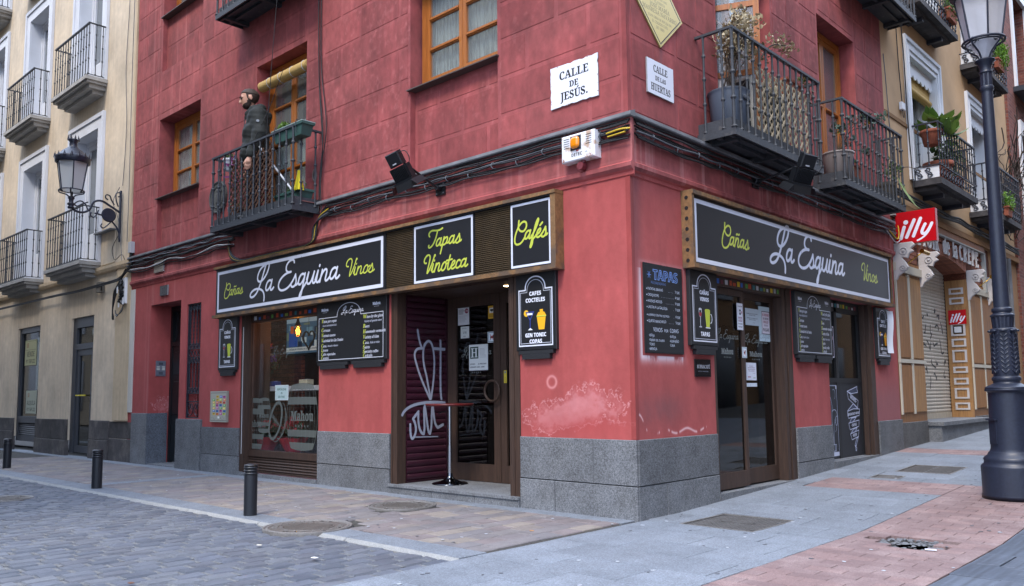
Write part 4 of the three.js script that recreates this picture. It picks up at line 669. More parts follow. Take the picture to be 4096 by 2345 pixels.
  mesh('name_plate', box(10.57, 10.59, yz(512), yz(474), -0.255, -0.105), blackM, rv); mesh('name_plate', box(10.566, 10.569, yz(508), yz(478), -0.24, -0.12), mould, rv);
  mesh('doorstep', merge([box(7.93, 10.7, 0.2, 0.54, -0.4, 0.2), box(7.9, 10.73, 0.542, 0.6, -0.4, 0.24)]), graniteTones[3], o).rotation.y = Math.PI / 2;
  // rough brick field above the door, with a flat arch over the opening
  const br = sub('brick_arch', o, 'R'), arch = (u) => 3.38 - 0.16 * ((u - 9.27) / 1.34) ** 2;
  const mort = gridWall(6.73, 12.3, 3.05, 3.83, [[7.93, 10.61, 3.0, 3.2]], -0.36, -0.012), mp = mort; 
  { const s = new THREE.Shape(); s.moveTo(6.73, 3.05); s.lineTo(7.93, 3.05); for (let i = 0; i <= 20; i++) { const u = 7.93 + (2.68 * i) / 20; s.lineTo(u, arch(u)); } s.lineTo(10.61, 3.05); s.lineTo(12.3, 3.05); s.lineTo(12.3, 3.83); s.lineTo(6.73, 3.83); mesh('mortar', metres(new THREE.ExtrudeGeometry(s, { depth: 0.37, bevelEnabled: false }).translate(0, 0, -0.385)), tint(brickM, 0xb8a498), br); }
  for (let i = 0; i < 34; i++) { const u = 7.97 + (2.62 * i) / 34, y = arch(u + 0.035); const g = box(0, 0.066, 0, 0.2, -0.385, 0.008); g.rotateZ(-(u - 9.27) * 0.12); g.translate(u, y - 0.004, 0); mesh('brick', g, pick(brickTones), br); }
  for (let k = 0, y = 3.07; y < 3.8; y += 0.068, k++) for (let u = 6.75 + (k % 2 ? -0.11 : 0); u < 11.74; u += 0.225) { const a = Math.max(6.75, u), b = Math.min(11.74, u + 0.21), m = (a + b) / 2; if (b - a < 0.06) continue; if (m > 7.85 && m < 10.7 && y < arch(Math.max(7.93, Math.min(10.61, m))) + 0.2) continue; if (rnd() < 0.1) continue; mesh('brick', box(a, b, y, y + 0.058, -0.03, rr(-0.008, 0.006)), pick(brickTones), br); }
  mesh('frame_board', merge([box(11.75, 11.86, 2.95, 3.72, -0.05, 0.05), box(6.75, 11.86, 3.7, 3.72, -0.02, 0.055)]), tint(mould, 0xb8b8b0), br);
  turn(mesh('drain_pipe', merge([bar([13.5, 0.4, 0.09], [13.5, 3.8, 0.09], 0.045, 10), box(13.43, 13.57, 2.2, 2.26, 0, 0.14), box(13.43, 13.57, 0.9, 0.96, 0, 0.14)]), leadM, o), 'R');
  OP('roof', box(6.73, 14.6, 11, 11.2, -7, 0.3), leadM);
}
// ---------------------------------------------------------------- dark brick building beyond, and the fronts across both streets
{
  const b = thing('brick_building', 'dark red brick building with pale stone window heads beyond the ochre one', 'building'), bm = surf(1.2, (i, x, y) => { const row = Math.floor(y / 512 * 17), fy = y / 512 * 17 - row, fx = ((x / 512) * 5 + (row % 2) * 0.5) % 1; const j = fy < 0.14 || fx < 0.04; return j ? [112, 96, 88] : scl(mix3([104, 56, 50], [136, 80, 68], hash(Math.floor((x / 512) * 5 + (row % 2) * 0.5), row, 3)), 0.75 + 0.4 * fine[i]); }, null, 0, { roughness: 0.95 });
  const holes = []; for (const y of [4.5, 8]) for (const u of [15.6, 18.6, 21.6]) holes.push([u, u + 1.3, y, y + 2.4]);
  turn(mesh('wall', gridWall(14.61, 30, 0, 13, holes, -0.5, 0.05), bm, b), 'R');
  for (const [a, c, y0, y1] of holes) { const w = sub('window', b, 'R'); mesh('stone_head', merge([box(a - 0.15, c + 0.15, y1, y1 + 0.35, 0.05, 0.12), box(a - 0.15, a, y0, y1, 0.05, 0.1), box(c, c + 0.15, y0, y1, 0.05, 0.1)]), whiteM, w); mesh('frame', merge([box(a, a + 0.1, y0, y1, -0.3, -0.2), box(c - 0.1, c, y0, y1, -0.3, -0.2)]), ironM, w); mesh('pane', box(a + 0.1, c - 0.1, y0, y1, -0.27, -0.26), greyPane(), w); mesh('balcony_front', merge([box(a - 0.3, c + 0.3, y0 - 0.12, y0, 0.05, 0.45), box(a - 0.3, c + 0.3, y0 + 0.95, y0 + 0.98, 0.41, 0.45), ...Array.from({ length: 12 }, (_, i) => box(a - 0.28 + i * 0.16, a - 0.262 + i * 0.16, y0, y0 + 0.95, 0.42, 0.44))]), ironM, w); }
  function greyPane() { return plain(0x2a2e33, 0.1); }
  const opp = (name, label, x0, x1, z0, z1, h, m, face) => {
    const g = thing(name, label, 'building'), P = [];
    mesh('wall', box(x0, x1, 0, h, z0, z1), m, g);
    for (let y = 0.6; y < h - 2; y += 3.4) { if (face === 'z') for (let x = x0 + 1.2; x < x1 - 1.5; x += 3) mesh('window', box(x, x + 1.2, y, y + 2.2, z0 - 0.04, z0 + 0.02), plain(0x23272c, 0.15), g); else for (let z = z0 + 1.2; z < z1 - 1.5; z += 3) mesh('window', box(x0 - 0.04, x0 + 0.02, y, y + 2.2, z, z + 1.2), plain(0x23272c, 0.15), g); }
  };
  opp('opposite_building', 'grey stuccoed block across the cobbled street, behind the photographer', -46, -3, 7.6, 15, 15, tint(creamM, 0x98948c), 'z');
  opp('opposite_building', 'tan stuccoed block across the climbing street, right of the photographer', 8.4, 16, -40, 4, 13, tint(ochreM, 0xb4a898), 'x');
}
// ---------------------------------------------------------------- lettering drawn stroke by stroke
const SCRIPT = { // upright strokes: x-height 50, baseline 0, y down; [advance, path]
  a: [42, 'M30,-38C26,-52 6,-52 5,-22C4,3 22,4 30,-30M31,-48L30,-14C30,0 38,2 46,-12'], s: [34, 'M0,-8C10,-22 17,-40 19,-51C21,-38 32,-22 26,-6C21,4 7,3 6,-8M27,-5C31,-4 36,-8 38,-13'],
  q: [42, 'M30,-38C26,-52 6,-52 5,-22C4,3 22,4 30,-30M31,-48L29,38C28,60 19,58 22,40C25,24 34,8 46,-12'], u: [42, 'M1,-20L5,-48M5,-48C3,-20 2,0 14,0C24,0 28,-22 31,-48C29,-20 28,0 37,0C42,0 44,-6 46,-12'],
  i: [19, 'M0,-12L6,-48C5,-20 3,0 12,0C17,0 20,-7 22,-13M9,-66L9.5,-70'], n: [40, 'M3,0L6,-48M5,-22C10,-44 18,-51 24,-47C30,-42 26,-20 26,-10C26,3 36,2 43,-12'],
  'ñ': [40, 'M3,0L6,-48M5,-22C10,-44 18,-51 24,-47C30,-42 26,-20 26,-10C26,3 36,2 43,-12M6,-66C12,-78 20,-60 29,-72'], o: [34, 'M24,-47C8,-52 2,-24 6,-8C10,5 26,2 29,-20C31,-38 26,-48 18,-48M28,-36C33,-34 38,-38 41,-42'],
  p: [38, 'M6,-50L2,48M5,-24C10,-46 25,-54 29,-40C32,-20 22,5 6,-6M28,-12C33,-8 38,-12 41,-16'], t: [25, 'M11,-84C8,-40 6,0 16,0C22,0 26,-8 28,-14M-6,-54L27,-58'],
  e: [29, 'M2,-16C14,-18 24,-30 22,-42C20,-52 6,-48 5,-22C4,4 20,4 32,-13'], 'é': [29, 'M2,-16C14,-18 24,-30 22,-42C20,-52 6,-48 5,-22C4,4 20,4 32,-13M14,-64L24,-78'], c: [28, 'M25,-40C20,-52 4,-48 4,-20C4,4 20,4 31,-13'],
  f: [26, 'M0,-12C14,-30 27,-84 23,-100C19,-112 12,-90 11,-50L7,40C7,58 18,40 14,16C12,4 20,-4 30,-14'], ' ': [26, ''],
  C: [58, 'M6,-112L9,-84C12,-60 34,-44 48,-50C62,-58 62,-86 48,-98C34,-110 14,-96 7,-66C-2,-28 0,16 26,20C46,22 56,6 62,-14'],
  L: [58, 'M34,-118C12,-112 2,-76 12,-58C24,-38 50,-54 59,-94C66,-134 46,-142 41,-112C35,-72 31,-32 20,-6C11,16 -9,22 -15,10C-21,-6 0,-22 20,-18C44,-14 62,0 64,40'],
  E: [60, 'M62,-104C60,-124 30,-122 26,-94C24,-72 40,-62 54,-66C20,-66 -2,-40 2,-14C8,16 46,16 64,-14'],
  V: [58, 'M17,-60C4,-56 -5,-74 4,-94C12,-112 34,-114 36,-84C38,-50 31,-22 35,2C47,-12 58,-58 61,-96C62,-104 66,-102 66,-96'],
  T: [40, 'M-8,-70C-24,-84 -14,-108 8,-104C30,-100 50,-94 66,-108M36,-99C38,-60 32,-20 14,-4C4,4 -7,-4 -2,-16'] };
function script(x, word, px, py, size, lw, color, slant = -0.24, sx = 1.5) { // size = x-height in pixels
  const k = size / 50; let adv = 0; x.save(); x.strokeStyle = color; x.lineWidth = lw; x.lineCap = x.lineJoin = 'round';
  for (const ch of word) { const g = SCRIPT[ch]; if (!g) { adv += 30; continue; } if (g[1]) { const p = new Path2D(); p.addPath(new Path2D(g[1]), new DOMMatrix([k * sx, 0, slant * k, k, px + adv * k * sx, py])); x.stroke(p); } adv += g[0]; }
  x.restore(); return adv * k * sx;
}
function scriptW(word, size) { let a = 0; for (const ch of word) a += (SCRIPT[ch] || [30])[0]; return (a * size) / 50; }
function textC(x, s, px, py, font, color, o = {}) { x.save(); x.font = font; x.fillStyle = color; x.textAlign = o.align || 'center'; x.textBaseline = 'alphabetic'; x.translate(px, py); if (o.skew) x.transform(1, 0, o.skew, 1, 0, 0); if (o.sx) x.scale(o.sx, o.sy || 1); x.fillText(s, 0, 0); if (o.outline) { x.strokeStyle = color; x.lineWidth = o.outline; x.strokeText(s, 0, 0); } x.restore(); }
const LIME = '#b9c44a', PAPER = '#d3d8e6', BOARD = '#191b20';
function star(x, cx, cy, r, color) { x.fillStyle = color; x.beginPath(); for (let i = 0; i < 10; i++) { const a = -Math.PI / 2 + (i * Math.PI) / 5, q = i % 2 ? r * 0.42 : r; x.lineTo(cx + Math.cos(a) * q, cy + Math.sin(a) * q); } x.fill(); }
function beer(x, cx, cy, h, color) { textC(x, 'Mahou', cx, cy, `bold ${h}px serif`, color, { sx: 0.9, outline: h * 0.06 }); for (let i = -2; i <= 2; i++) star(x, cx + i * h * 0.42, cy + h * 0.42, h * 0.15, color); }
const edgeDark = plain(0x1c1e22, 0.6);
function printed2(name, w, h, mat, parent, d = 0, x = 0, y = 0) { return mesh(name, quad(x - w / 2, x + w / 2, y - h / 2, y + h / 2, d), mat, parent); }
function boardRect(x, w, h, lw) { x.fillStyle = BOARD; x.fillRect(0, 0, w, h); x.fillStyle = '#2b2e33'; for (let i = 0; i < 60; i++) x.fillRect(hash(i, 1, 9) * w, hash(i, 2, 9) * h, 3, 1); x.strokeStyle = PAPER; x.lineWidth = lw; }

{ // long fascia on the left street
  const s = place('shop_sign', 'L', 0, 0, 0, 'long black bar sign in three boards with slatted gaps, above shop window and entrance', 'shop sign');
  mesh('frame', merge([box(-7.4, -0.765, 2.985, 3.02, 0.002, 0.135), box(-7.42, -0.765, 2.262, 2.305, 0.002, 0.135), box(-0.83, -0.768, 2.305, 2.985, 0.002, 0.125), box(-7.37, -0.83, 2.305, 2.985, 0.002, 0.05)]), rustWood, s);
  const B = (u0, u1, draw, W) => { const b = mesh('sign_board', box(u0, u1, 2.308, 2.972, 0.06, 0.1), edgeDark, s); const H = Math.round((W * 0.664) / (u1 - u0)); mesh('print', quad(u0, u1, 2.308, 2.972, 0.1025), printMat(W, H, draw, { roughness: 0.45 }), b); };
  mesh('board_lip', box(-7.37, -0.83, 2.972, 2.984, 0.05, 0.12), edgeDark, s);
  B(-7.37, -3.35, (x, w, h) => { boardRect(x, w, h, 22); x.strokeRect(34, 26, w - 66, h - 54); script(x, 'La Esquina', w * 0.268, h * 0.66, 78, 15.5, PAPER, -0.3, 1.62); script(x, 'Cañas', w * 0.06, h * 0.61, 44, 8.5, LIME, -0.3, 1.42); script(x, 'Vinos', w * 0.8, h * 0.645, 49, 9, LIME, -0.3, 1.62); x.fillStyle = '#15171a'; x.fillRect(w * 0.565, 30, 2, h - 60); }, 2048);
  B(-2.855, -1.885, (x, w, h) => { boardRect(x, w, h, 18); x.strokeRect(20, 18, w - 40, h - 36); script(x, 'Tapas', w * 0.27, h * 0.42, 58, 13, LIME, -0.3, 1.45); script(x, 'Vinoteca', w * 0.15, h * 0.83, 60, 13, LIME, -0.3, 1.42); }, 640);
  B(-1.372, -0.835, (x, w, h) => { boardRect(x, w, h, 17); x.strokeRect(16, 20, w - 32, h - 40); script(x, 'Cafés', w * 0.09, h * 0.575, 66, 15, LIME, -0.3, 1.26); }, 400);
  const sm = surf(0.5, (i) => scl([74, 60, 40], 0.7 + 0.4 * cloud2[i]), null, 0, { roughness: 0.5 });
  for (const [a, b] of [[-3.345, -2.86], [-1.88, -1.377]]) { for (let i = 0; i < 33; i++) mesh('slat', box(a, b, 2.314 + i * 0.02, 2.325 + i * 0.02, 0.07, 0.09), sm, s); mesh('slat_back', box(a, b, 2.306, 2.972, 0.052, 0.06), blackM, s); }
}
{ // fascia on the right street
  const s = place('shop_sign', 'R', 0, 0, 0, 'single long black bar sign with white border above the glass doors facing the street lamp', 'shop sign');
  mesh('frame', merge([box(0.845, 6.31, 2.99, 3.03, 0.002, 0.135), box(0.845, 6.31, 2.275, 2.318, 0.002, 0.135), box(0.845, 0.885, 2.318, 2.99, 0.002, 0.125), box(0.885, 6.28, 2.318, 2.99, 0.002, 0.05), box(6.28, 6.31, 2.318, 2.99, 0.002, 0.12)]), rustWood, s);
  for (let i = 0; i < 7; i++) { const h = new THREE.CylinderGeometry(0.019, 0.019, 0.004, 18); h.rotateZ(Math.PI / 2); mesh('round_hole', metres(h), blackM, s).position.set(0.8445, 2.955 - i * 0.102, 0.062); }
  const b = mesh('sign_board', box(0.89, 6.275, 2.322, 2.985, 0.06, 0.1), edgeDark, s);
  mesh('print', quad(0.89, 6.275, 2.322, 2.985, 0.1025), printMat(2048, 252, (x, w, h) => { boardRect(x, w, h, 16); x.strokeRect(18, 18, w - 44, h - 32); script(x, 'Cañas', w * 0.1, h * 0.61, 37, 8, LIME, -0.3, 1.35); script(x, 'La Esquina', w * 0.315, h * 0.645, 61, 14, PAPER, -0.3, 1.52); script(x, 'Vinos', w * 0.79, h * 0.62, 40, 8.5, LIME, -0.3, 1.55); x.fillStyle = '#15171a'; x.fillRect(w * 0.2, 30, 1, h - 60); x.fillRect(w * 0.45, 30, 1, h - 60); }, { roughness: 0.4 }), b);
}
// small arched boards with drinks
const archPath = (x, l, t, r, b, a0, a1, sh, top) => { x.beginPath(); x.moveTo(l, b); x.lineTo(l, sh); x.lineTo(a0, sh); x.lineTo(a0, sh - 6); const c = (a0 + a1) / 2; x.bezierCurveTo(a0, top, a1, top, a1, sh - 6); x.lineTo(a1, sh); x.lineTo(r, sh); x.lineTo(r, b); x.closePath(); };
function drinkBoard(side, u0, u1, y0, y1, label, kind) {
  const m = (u0 + u1) / 2, w = u1 - u0, h = y1 - y0, t = place('menu_board', side, m, (y0 + y1) / 2, 0.002, label, 'menu board');
  mesh('board', chamferBox(-w / 2, w / 2, -h / 2, h / 2, 0, 0.04, 0.006), edgeDark, t);
  mesh('bracket', merge([box(-w * 0.42, w * 0.42, -h / 2 - 0.035, -h / 2 - 0.001, 0, 0.045), box(-w * 0.34, w * 0.34, -h / 2 - 0.085, -h / 2 - 0.036, 0, 0.045)]), edgeDark, t);
  printed2('print', w - 0.014, h - 0.014, printMat(320, 460, (x, W, H) => {
    x.fillStyle = '#15171b'; x.fillRect(0, 0, W, H); x.strokeStyle = PAPER; x.lineWidth = 8; archPath(x, 24, 20, W - 24, H - 24, 78, W - 78, 96, -8); x.stroke(); x.lineWidth = 3; archPath(x, 37, 34, W - 37, H - 38, 92, W - 92, 110, 14); x.stroke();
    const F = (s, y, z) => textC(x, s, W / 2, y, `bold ${z}px sans-serif`, '#dfe3ee', { outline: 1.5 });
    if (kind === 'wine') {
      F('CAÑAS', 142, 34); F('VINOS', 184, 34); F('TAPAS', 404, 36);
      x.strokeStyle = '#dfe3ee'; x.lineWidth = 4; x.beginPath(); x.moveTo(92, 236); x.bezierCurveTo(84, 300, 128, 300, 120, 236); x.stroke(); x.beginPath(); x.ellipse(106, 236, 14, 4, 0, 0, 6.3); x.stroke(); x.fillStyle = '#8e2230'; x.beginPath(); x.moveTo(91, 258); x.bezierCurveTo(90, 292, 124, 292, 121, 258); x.fill(); x.beginPath(); x.moveTo(106, 284); x.lineTo(106, 344); x.moveTo(90, 348); x.lineTo(122, 348); x.stroke();
      x.fillStyle = '#b4c13c'; x.beginPath(); x.moveTo(160, 240); x.lineTo(224, 240); x.lineTo(214, 346); x.lineTo(174, 346); x.fill(); x.beginPath(); x.ellipse(192, 240, 32, 9, 0, 0, 6.3); x.fill(); x.strokeStyle = '#dfe3ee'; x.lineWidth = 6; x.beginPath(); x.ellipse(228, 290, 17, 28, 0, -1.6, 1.8); x.stroke(); x.beginPath(); x.moveTo(166, 350); x.lineTo(222, 350); x.stroke();
    } else {
      F('CAFES', 132, 34); F('COCTELES', 172, 34); F('GIN TONIC', 384, 33); F('COPAS', 422, 33);
      x.fillStyle = '#e0b028'; x.beginPath(); x.arc(84, 238, 20, 0, 6.3); x.fill(); x.strokeStyle = '#2c3f8e'; x.lineWidth = 6; x.beginPath(); x.moveTo(84, 232); x.lineTo(146, 232); x.lineTo(116, 280); x.closePath(); x.stroke(); x.fillStyle = '#dfe3ee'; x.fillRect(92, 238, 44, 12); x.beginPath(); x.moveTo(116, 280); x.lineTo(116, 330); x.stroke(); x.fillStyle = '#dfe3ee'; x.beginPath(); x.moveTo(96, 342); x.lineTo(138, 342); x.lineTo(117, 328); x.fill();
      x.fillStyle = '#e6ac1e'; x.beginPath(); x.moveTo(172, 266); x.lineTo(244, 266); x.lineTo(232, 342); x.lineTo(186, 342); x.fill(); x.beginPath(); x.moveTo(170, 258); x.lineTo(184, 236); x.lineTo(232, 236); x.lineTo(248, 258); x.fill(); x.fillRect(196, 220, 26, 16); x.fillStyle = '#c8d24a'; x.fillRect(170, 258, 78, 6);
    }
  }, { roughness: 0.5, key: kind }), t, 0.0415);
}
drinkBoard('L', -7.385, -6.84, 1.495, 2.262, 'small arched drinks board left of the shop window under the long sign', 'wine');
drinkBoard('L', -1.362, -0.848, 1.512, 2.262, 'arched board with cocktail and yellow shaker beside the bar entrance', 'cocktail');
drinkBoard('R', 0.895, 1.42, 1.54, 2.27, 'arched board with wine glass and beer mug between chalkboard and glass doors', 'wine');
drinkBoard('R', 5.8, 6.32, 1.535, 2.25, 'arched cocktail board half hidden by a white paper at the bar wall end', 'cocktail');
{ const p = place('paper_sheet', 'R', 6.2, 1.92, 0.048, 'curling white paper taped over the far arched cocktail board', 'paper'); const g = new THREE.PlaneGeometry(0.24, 0.6, 6, 10), a = g.attributes.position; for (let i = 0; i < a.count; i++) a.setZ(i, 0.012 + 0.03 * (a.getX(i) / 0.12) ** 2 + 0.012 * Math.sin(a.getY(i) * 9)); g.computeVertexNormals(); const m = plain(0xdde2ec, 0.9); m.side = THREE.DoubleSide; mesh('sheet', metres(g), m, p); }
// wide menu boards
function menuBoard(side, u0, u1, y0, y1, label) {
  const m = (u0 + u1) / 2, w = u1 - u0, h = y1 - y0, t = place('menu_board', side, m, (y0 + y1) / 2, 0.002, label, 'menu board', 'wide menu boards');
  delete t.userData.group;
  mesh('board', chamferBox(-w / 2, w / 2, -h / 2, h / 2, 0, 0.045, 0.006), edgeDark, t);
  for (const s of [-1, 1]) mesh('bracket', merge([box(s * w * 0.25 - w * 0.225, s * w * 0.25 + w * 0.225, -h / 2 - 0.04, -h / 2 - 0.001, 0, 0.05), box(s * w * 0.25 - w * 0.19, s * w * 0.25 + w * 0.19, -h / 2 - 0.085, -h / 2 - 0.041, 0, 0.05)]), edgeDark, t);
  printed2('print', w - 0.014, h - 0.014, printMat(960, 520, (x, W, H) => {
    x.fillStyle = '#121418'; x.fillRect(0, 0, W, H); x.strokeStyle = PAPER; x.lineWidth = 5; archPath(x, 34, 20, W - 34, H - 16, 300, W - 330, 130, -16); x.stroke();
    beer(x, 120, 68, 32, PAPER); beer(x, W - 120, 68, 32, PAPER); script(x, 'La Esquina', 372, 108, 24, 4.5, PAPER);
    const line = (px, py, s, z, first = true) => { const f = `${z}px serif`; x.font = f; x.save(); x.translate(px, py); x.transform(1, 0, -0.25, 1, 0, 0); if (first) { x.font = `bold ${z * 1.4}px serif`; x.fillStyle = LIME; x.fillText(s[0], 0, 0); const a = x.measureText(s[0]).width; x.font = `bold ${z}px serif`; x.fillStyle = '#ccd1e0'; x.scale(0.82, 1); x.fillText(s.slice(1), a / 0.82, 0); } else { x.font = `bold ${z * 0.72}px serif`; x.fillStyle = '#b8bed0'; x.scale(0.8, 1); x.fillText(s, 0, 0); } x.restore(); };
    const l = 68, r = W - 300;
    line(l, 172, 'Vinos por copas', 32); line(l + 20, 206, 'Gran variedad de D.O.', 32, false); line(l, 252, 'Cervezas', 32); line(l, 298, 'Vermut casero', 32); line(l, 344, 'Variedad de Gin Tonics', 32); line(l, 390, 'Cava.', 32); line(l + 96, 388, 'Rosado o blanco', 32, false); line(l, 428, 'Licores', 30); line(l, 464, 'Cafés especiales', 30); line(l, 498, 'Cocteles', 30);
    line(r, 172, 'Wines by the glass', 32); line(r + 20, 206, 'Variety of spanish wines', 32, false); line(r, 252, 'Beers', 32); line(r, 298, 'Homemade vermouth', 31); line(r, 344, 'Variety of Gins', 32); line(r, 390, 'Cava.', 32); line(r + 96, 388, 'Pink or white', 32, false); line(r, 428, 'Spirits', 30); line(r, 464, 'Specialty coffes', 30); line(r, 498, 'Cocktails', 30);
  }, { roughness: 0.5, key: 'menu' }), t, 0.0465);
}
menuBoard('L', -4.815, -3.4, 1.515, 2.262, 'wide black menu board between shop window and bar entrance');
menuBoard('R', 3.2, 4.24, 1.52, 2.262, 'wide black menu board between the two glazed doors under the right sign');
{ // chalkboard
  const t = place('chalkboard', 'R', 0.482, 1.853, 0.002, 'black chalkboard of tapas and prices on the red wall at the corner', 'chalkboard');
  mesh('board', box(-0.32, 0.32, -0.407, 0.407, 0, 0.012), edgeDark, t);
  for (const [a, b] of [[-0.29, 0.385], [0.29, 0.385], [0.0, 0.4]]) mesh('screw', metres(new THREE.CylinderGeometry(0.006, 0.006, 0.004, 8).rotateX(Math.PI / 2).translate(a, b, 0.014)), chrome, t);
  printed2('writing', 0.63, 0.804, printMat(512, 656, (x, W, H) => {
    x.fillStyle = '#14171c'; x.fillRect(0, 0, W, H); for (let i = 0; i < 500; i++) { x.fillStyle = `rgba(150,160,180,${0.05 * hash(i, 3, 5)})`; x.fillRect(hash(i, 1, 5) * W, hash(i, 2, 5) * H, 30 * hash(i, 4, 5), 2); }
    const chalk = (s, px, py, z, c, sp = 1) => { let q = px; for (let i = 0; i < s.length; i++) { x.save(); x.font = `${z}px sans-serif`; x.fillStyle = c; x.translate(q, py + (hash(i, z, s.length) - 0.5) * 4); x.rotate((hash(i, s.length, 7) - 0.5) * 0.16); x.fillText(s[i], 0, 0); x.restore(); q += x.measureText(s[i]).width * 0 + (x.font = `${z}px sans-serif`, x.measureText(s[i]).width) * sp; } };
    x.font = 'bold 104px sans-serif'; x.strokeStyle = '#5f83c9'; x.lineWidth = 5; x.save(); x.translate(112, 112); x.scale(1.1, 1); x.strokeText('TAPAS', 0, 0); x.lineWidth = 1.5; x.strokeStyle = '#8fb0e6'; x.strokeText('TAPAS', 5, 2); x.restore(); x.lineWidth = 5; for (let i = 0; i < 3; i++) { x.beginPath(); const a = i * 1.05; x.moveTo(62 - Math.cos(a) * 28, 82 - Math.sin(a) * 28); x.lineTo(62 + Math.cos(a) * 28, 82 + Math.sin(a) * 28); x.stroke(); }
    chalk('RECOMENDADAS', 84, 148, 26, '#5a79b4'); const w = '#c9d3e6';
    [['PATATAS BRAVAS', "3'50€"], ['CROQUETAS', "4'50€"], ['HUEVOS ROTOS', "6'50€"], ['LACON A LA GALLEGA', "5'00€"], ['HUMMUS CON PAN TOSTADO', "6'50€"], ['QUESO MANCHEGO', "5'50€"]].forEach(([a, b], i) => { const y = 196 + i * 45 + (i > 3 ? 12 : 0); x.fillStyle = w; x.fillRect(22, y - 12, 8, 8); chalk(a, 38, y, i === 4 ? 22 : 27, w, i === 4 ? 0.95 : 0.98); x.font = '27px sans-serif'; const e = 38 + Math.min(330, a.length * 19); for (let q = e + 14; q < 390; q += 18) x.fillRect(q, y - 3, 3, 3); chalk(b, 408, y, 27, w); });
    chalk('VINOS', 100, 500, 42, w); chalk('POR', 244, 500, 30, w); chalk('COPAS', 322, 500, 40, w);
    ['RIOJA', 'RIBERA DEL DUERO', 'TORO', 'MENCIA'].forEach((s, i) => chalk('·' + s, 40, 540 + i * 33, i === 1 ? 23 : 26, w)); ['RUEDA', 'ALBARIÑO', 'CAVA'].forEach((s, i) => chalk('·' + s, 316, 540 + i * 33, 26, w));
  }, { roughness: 0.85 }), t, 0.0135);
}
// street name plates, lozenge, small plates
function plate(name, side, u0, u1, y0, y1, d, label, category, W, H, draw, jag, opt = {}) {
  const w = u1 - u0, h = y1 - y0, t = place(name, side, (u0 + u1) / 2, (y0 + y1) / 2, 0.006, label, category), P = [];
  const e = (ax, ay, bx, by) => { const n = jag ? 16 : 1; for (let i = 0; i < n; i++) { const k = i / n, j = jag && i ? (rnd() < 0.25 ? rr(0.3, 1) : rr(0, 0.2)) * jag : 0, nx = Math.sign(ay - by), ny = Math.sign(bx - ax); P.push([ax + (bx - ax) * k + nx * j, ay + (by - ay) * k + ny * j]); } };
  e(-w / 2, -h / 2, w / 2, -h / 2); e(w / 2, -h / 2, w / 2, h / 2); e(w / 2, h / 2, -w / 2, h / 2); e(-w / 2, h / 2, -w / 2, -h / 2);
  const s = new THREE.Shape(P.map((p) => new THREE.Vector2(...p))); mesh('plate', metres(new THREE.ExtrudeGeometry(s, { depth: d, bevelEnabled: false })), opt.edge || plain(0x8f8f92, 0.7), t);
  const g = flatten(new THREE.ShapeGeometry(s)), p = g.attributes.position, uv = g.attributes.uv; for (let i = 0; i < p.count; i++) uv.setXY(i, p.getX(i) / w + 0.5, p.getY(i) / h + 0.5); g.translate(0, 0, d + 0.002); mesh('lettering', g, printMat(W, H, draw, { roughness: opt.rough ?? 0.35 }), t); return t;
}
const slab2 = (x, s, cx, y, z, sx) => textC(x, s, cx, y, `bold ${z}px serif`, '#14151a', { sx, outline: 2.5 });
plate('street_name_plate', 'L', -0.888, -0.31, 3.838, 4.25, 0.012, 'large white chipped street plate at the corner above the alarm box', 'street sign', 512, 368, (x, W, H) => { x.fillStyle = '#dfe3ee'; x.fillRect(0, 0, W, H); for (let i = 0; i < 26; i++) { x.fillStyle = i % 3 ? '#8a5f4a' : '#b9a9a4'; const q = hash(i, 1, 77), v = hash(i, 2, 77); x.fillRect(i % 2 ? (q < 0.5 ? 2 : W - 12) : q * W, i % 2 ? v * H : v < 0.5 ? 2 : H - 8, 4 + 8 * hash(i, 3, 7), 3 + 5 * hash(i, 4, 7)); } slab2(x, 'CALLE', W / 2, 130, 96, 0.98); slab2(x, 'DE', W / 2, 216, 70, 1); slab2(x, 'JESÚS.', W / 2 + 4, 316, 96, 0.94); }, 0.012);
plate('street_name_plate', 'R', 0.297, 0.748, 3.874, 4.208, 0.012, 'smaller white street plate on the right wall below the yellow lozenge', 'street sign', 448, 336, (x, W, H) => { x.fillStyle = '#dfe3ee'; x.fillRect(0, 0, W, H); slab2(x, 'CALLE', W / 2, 112, 92, 0.78); slab2(x, 'DE LAS', W / 2, 190, 58, 0.85); slab2(x, 'HUERTAS', W / 2, 296, 94, 0.72); }, 0.003);
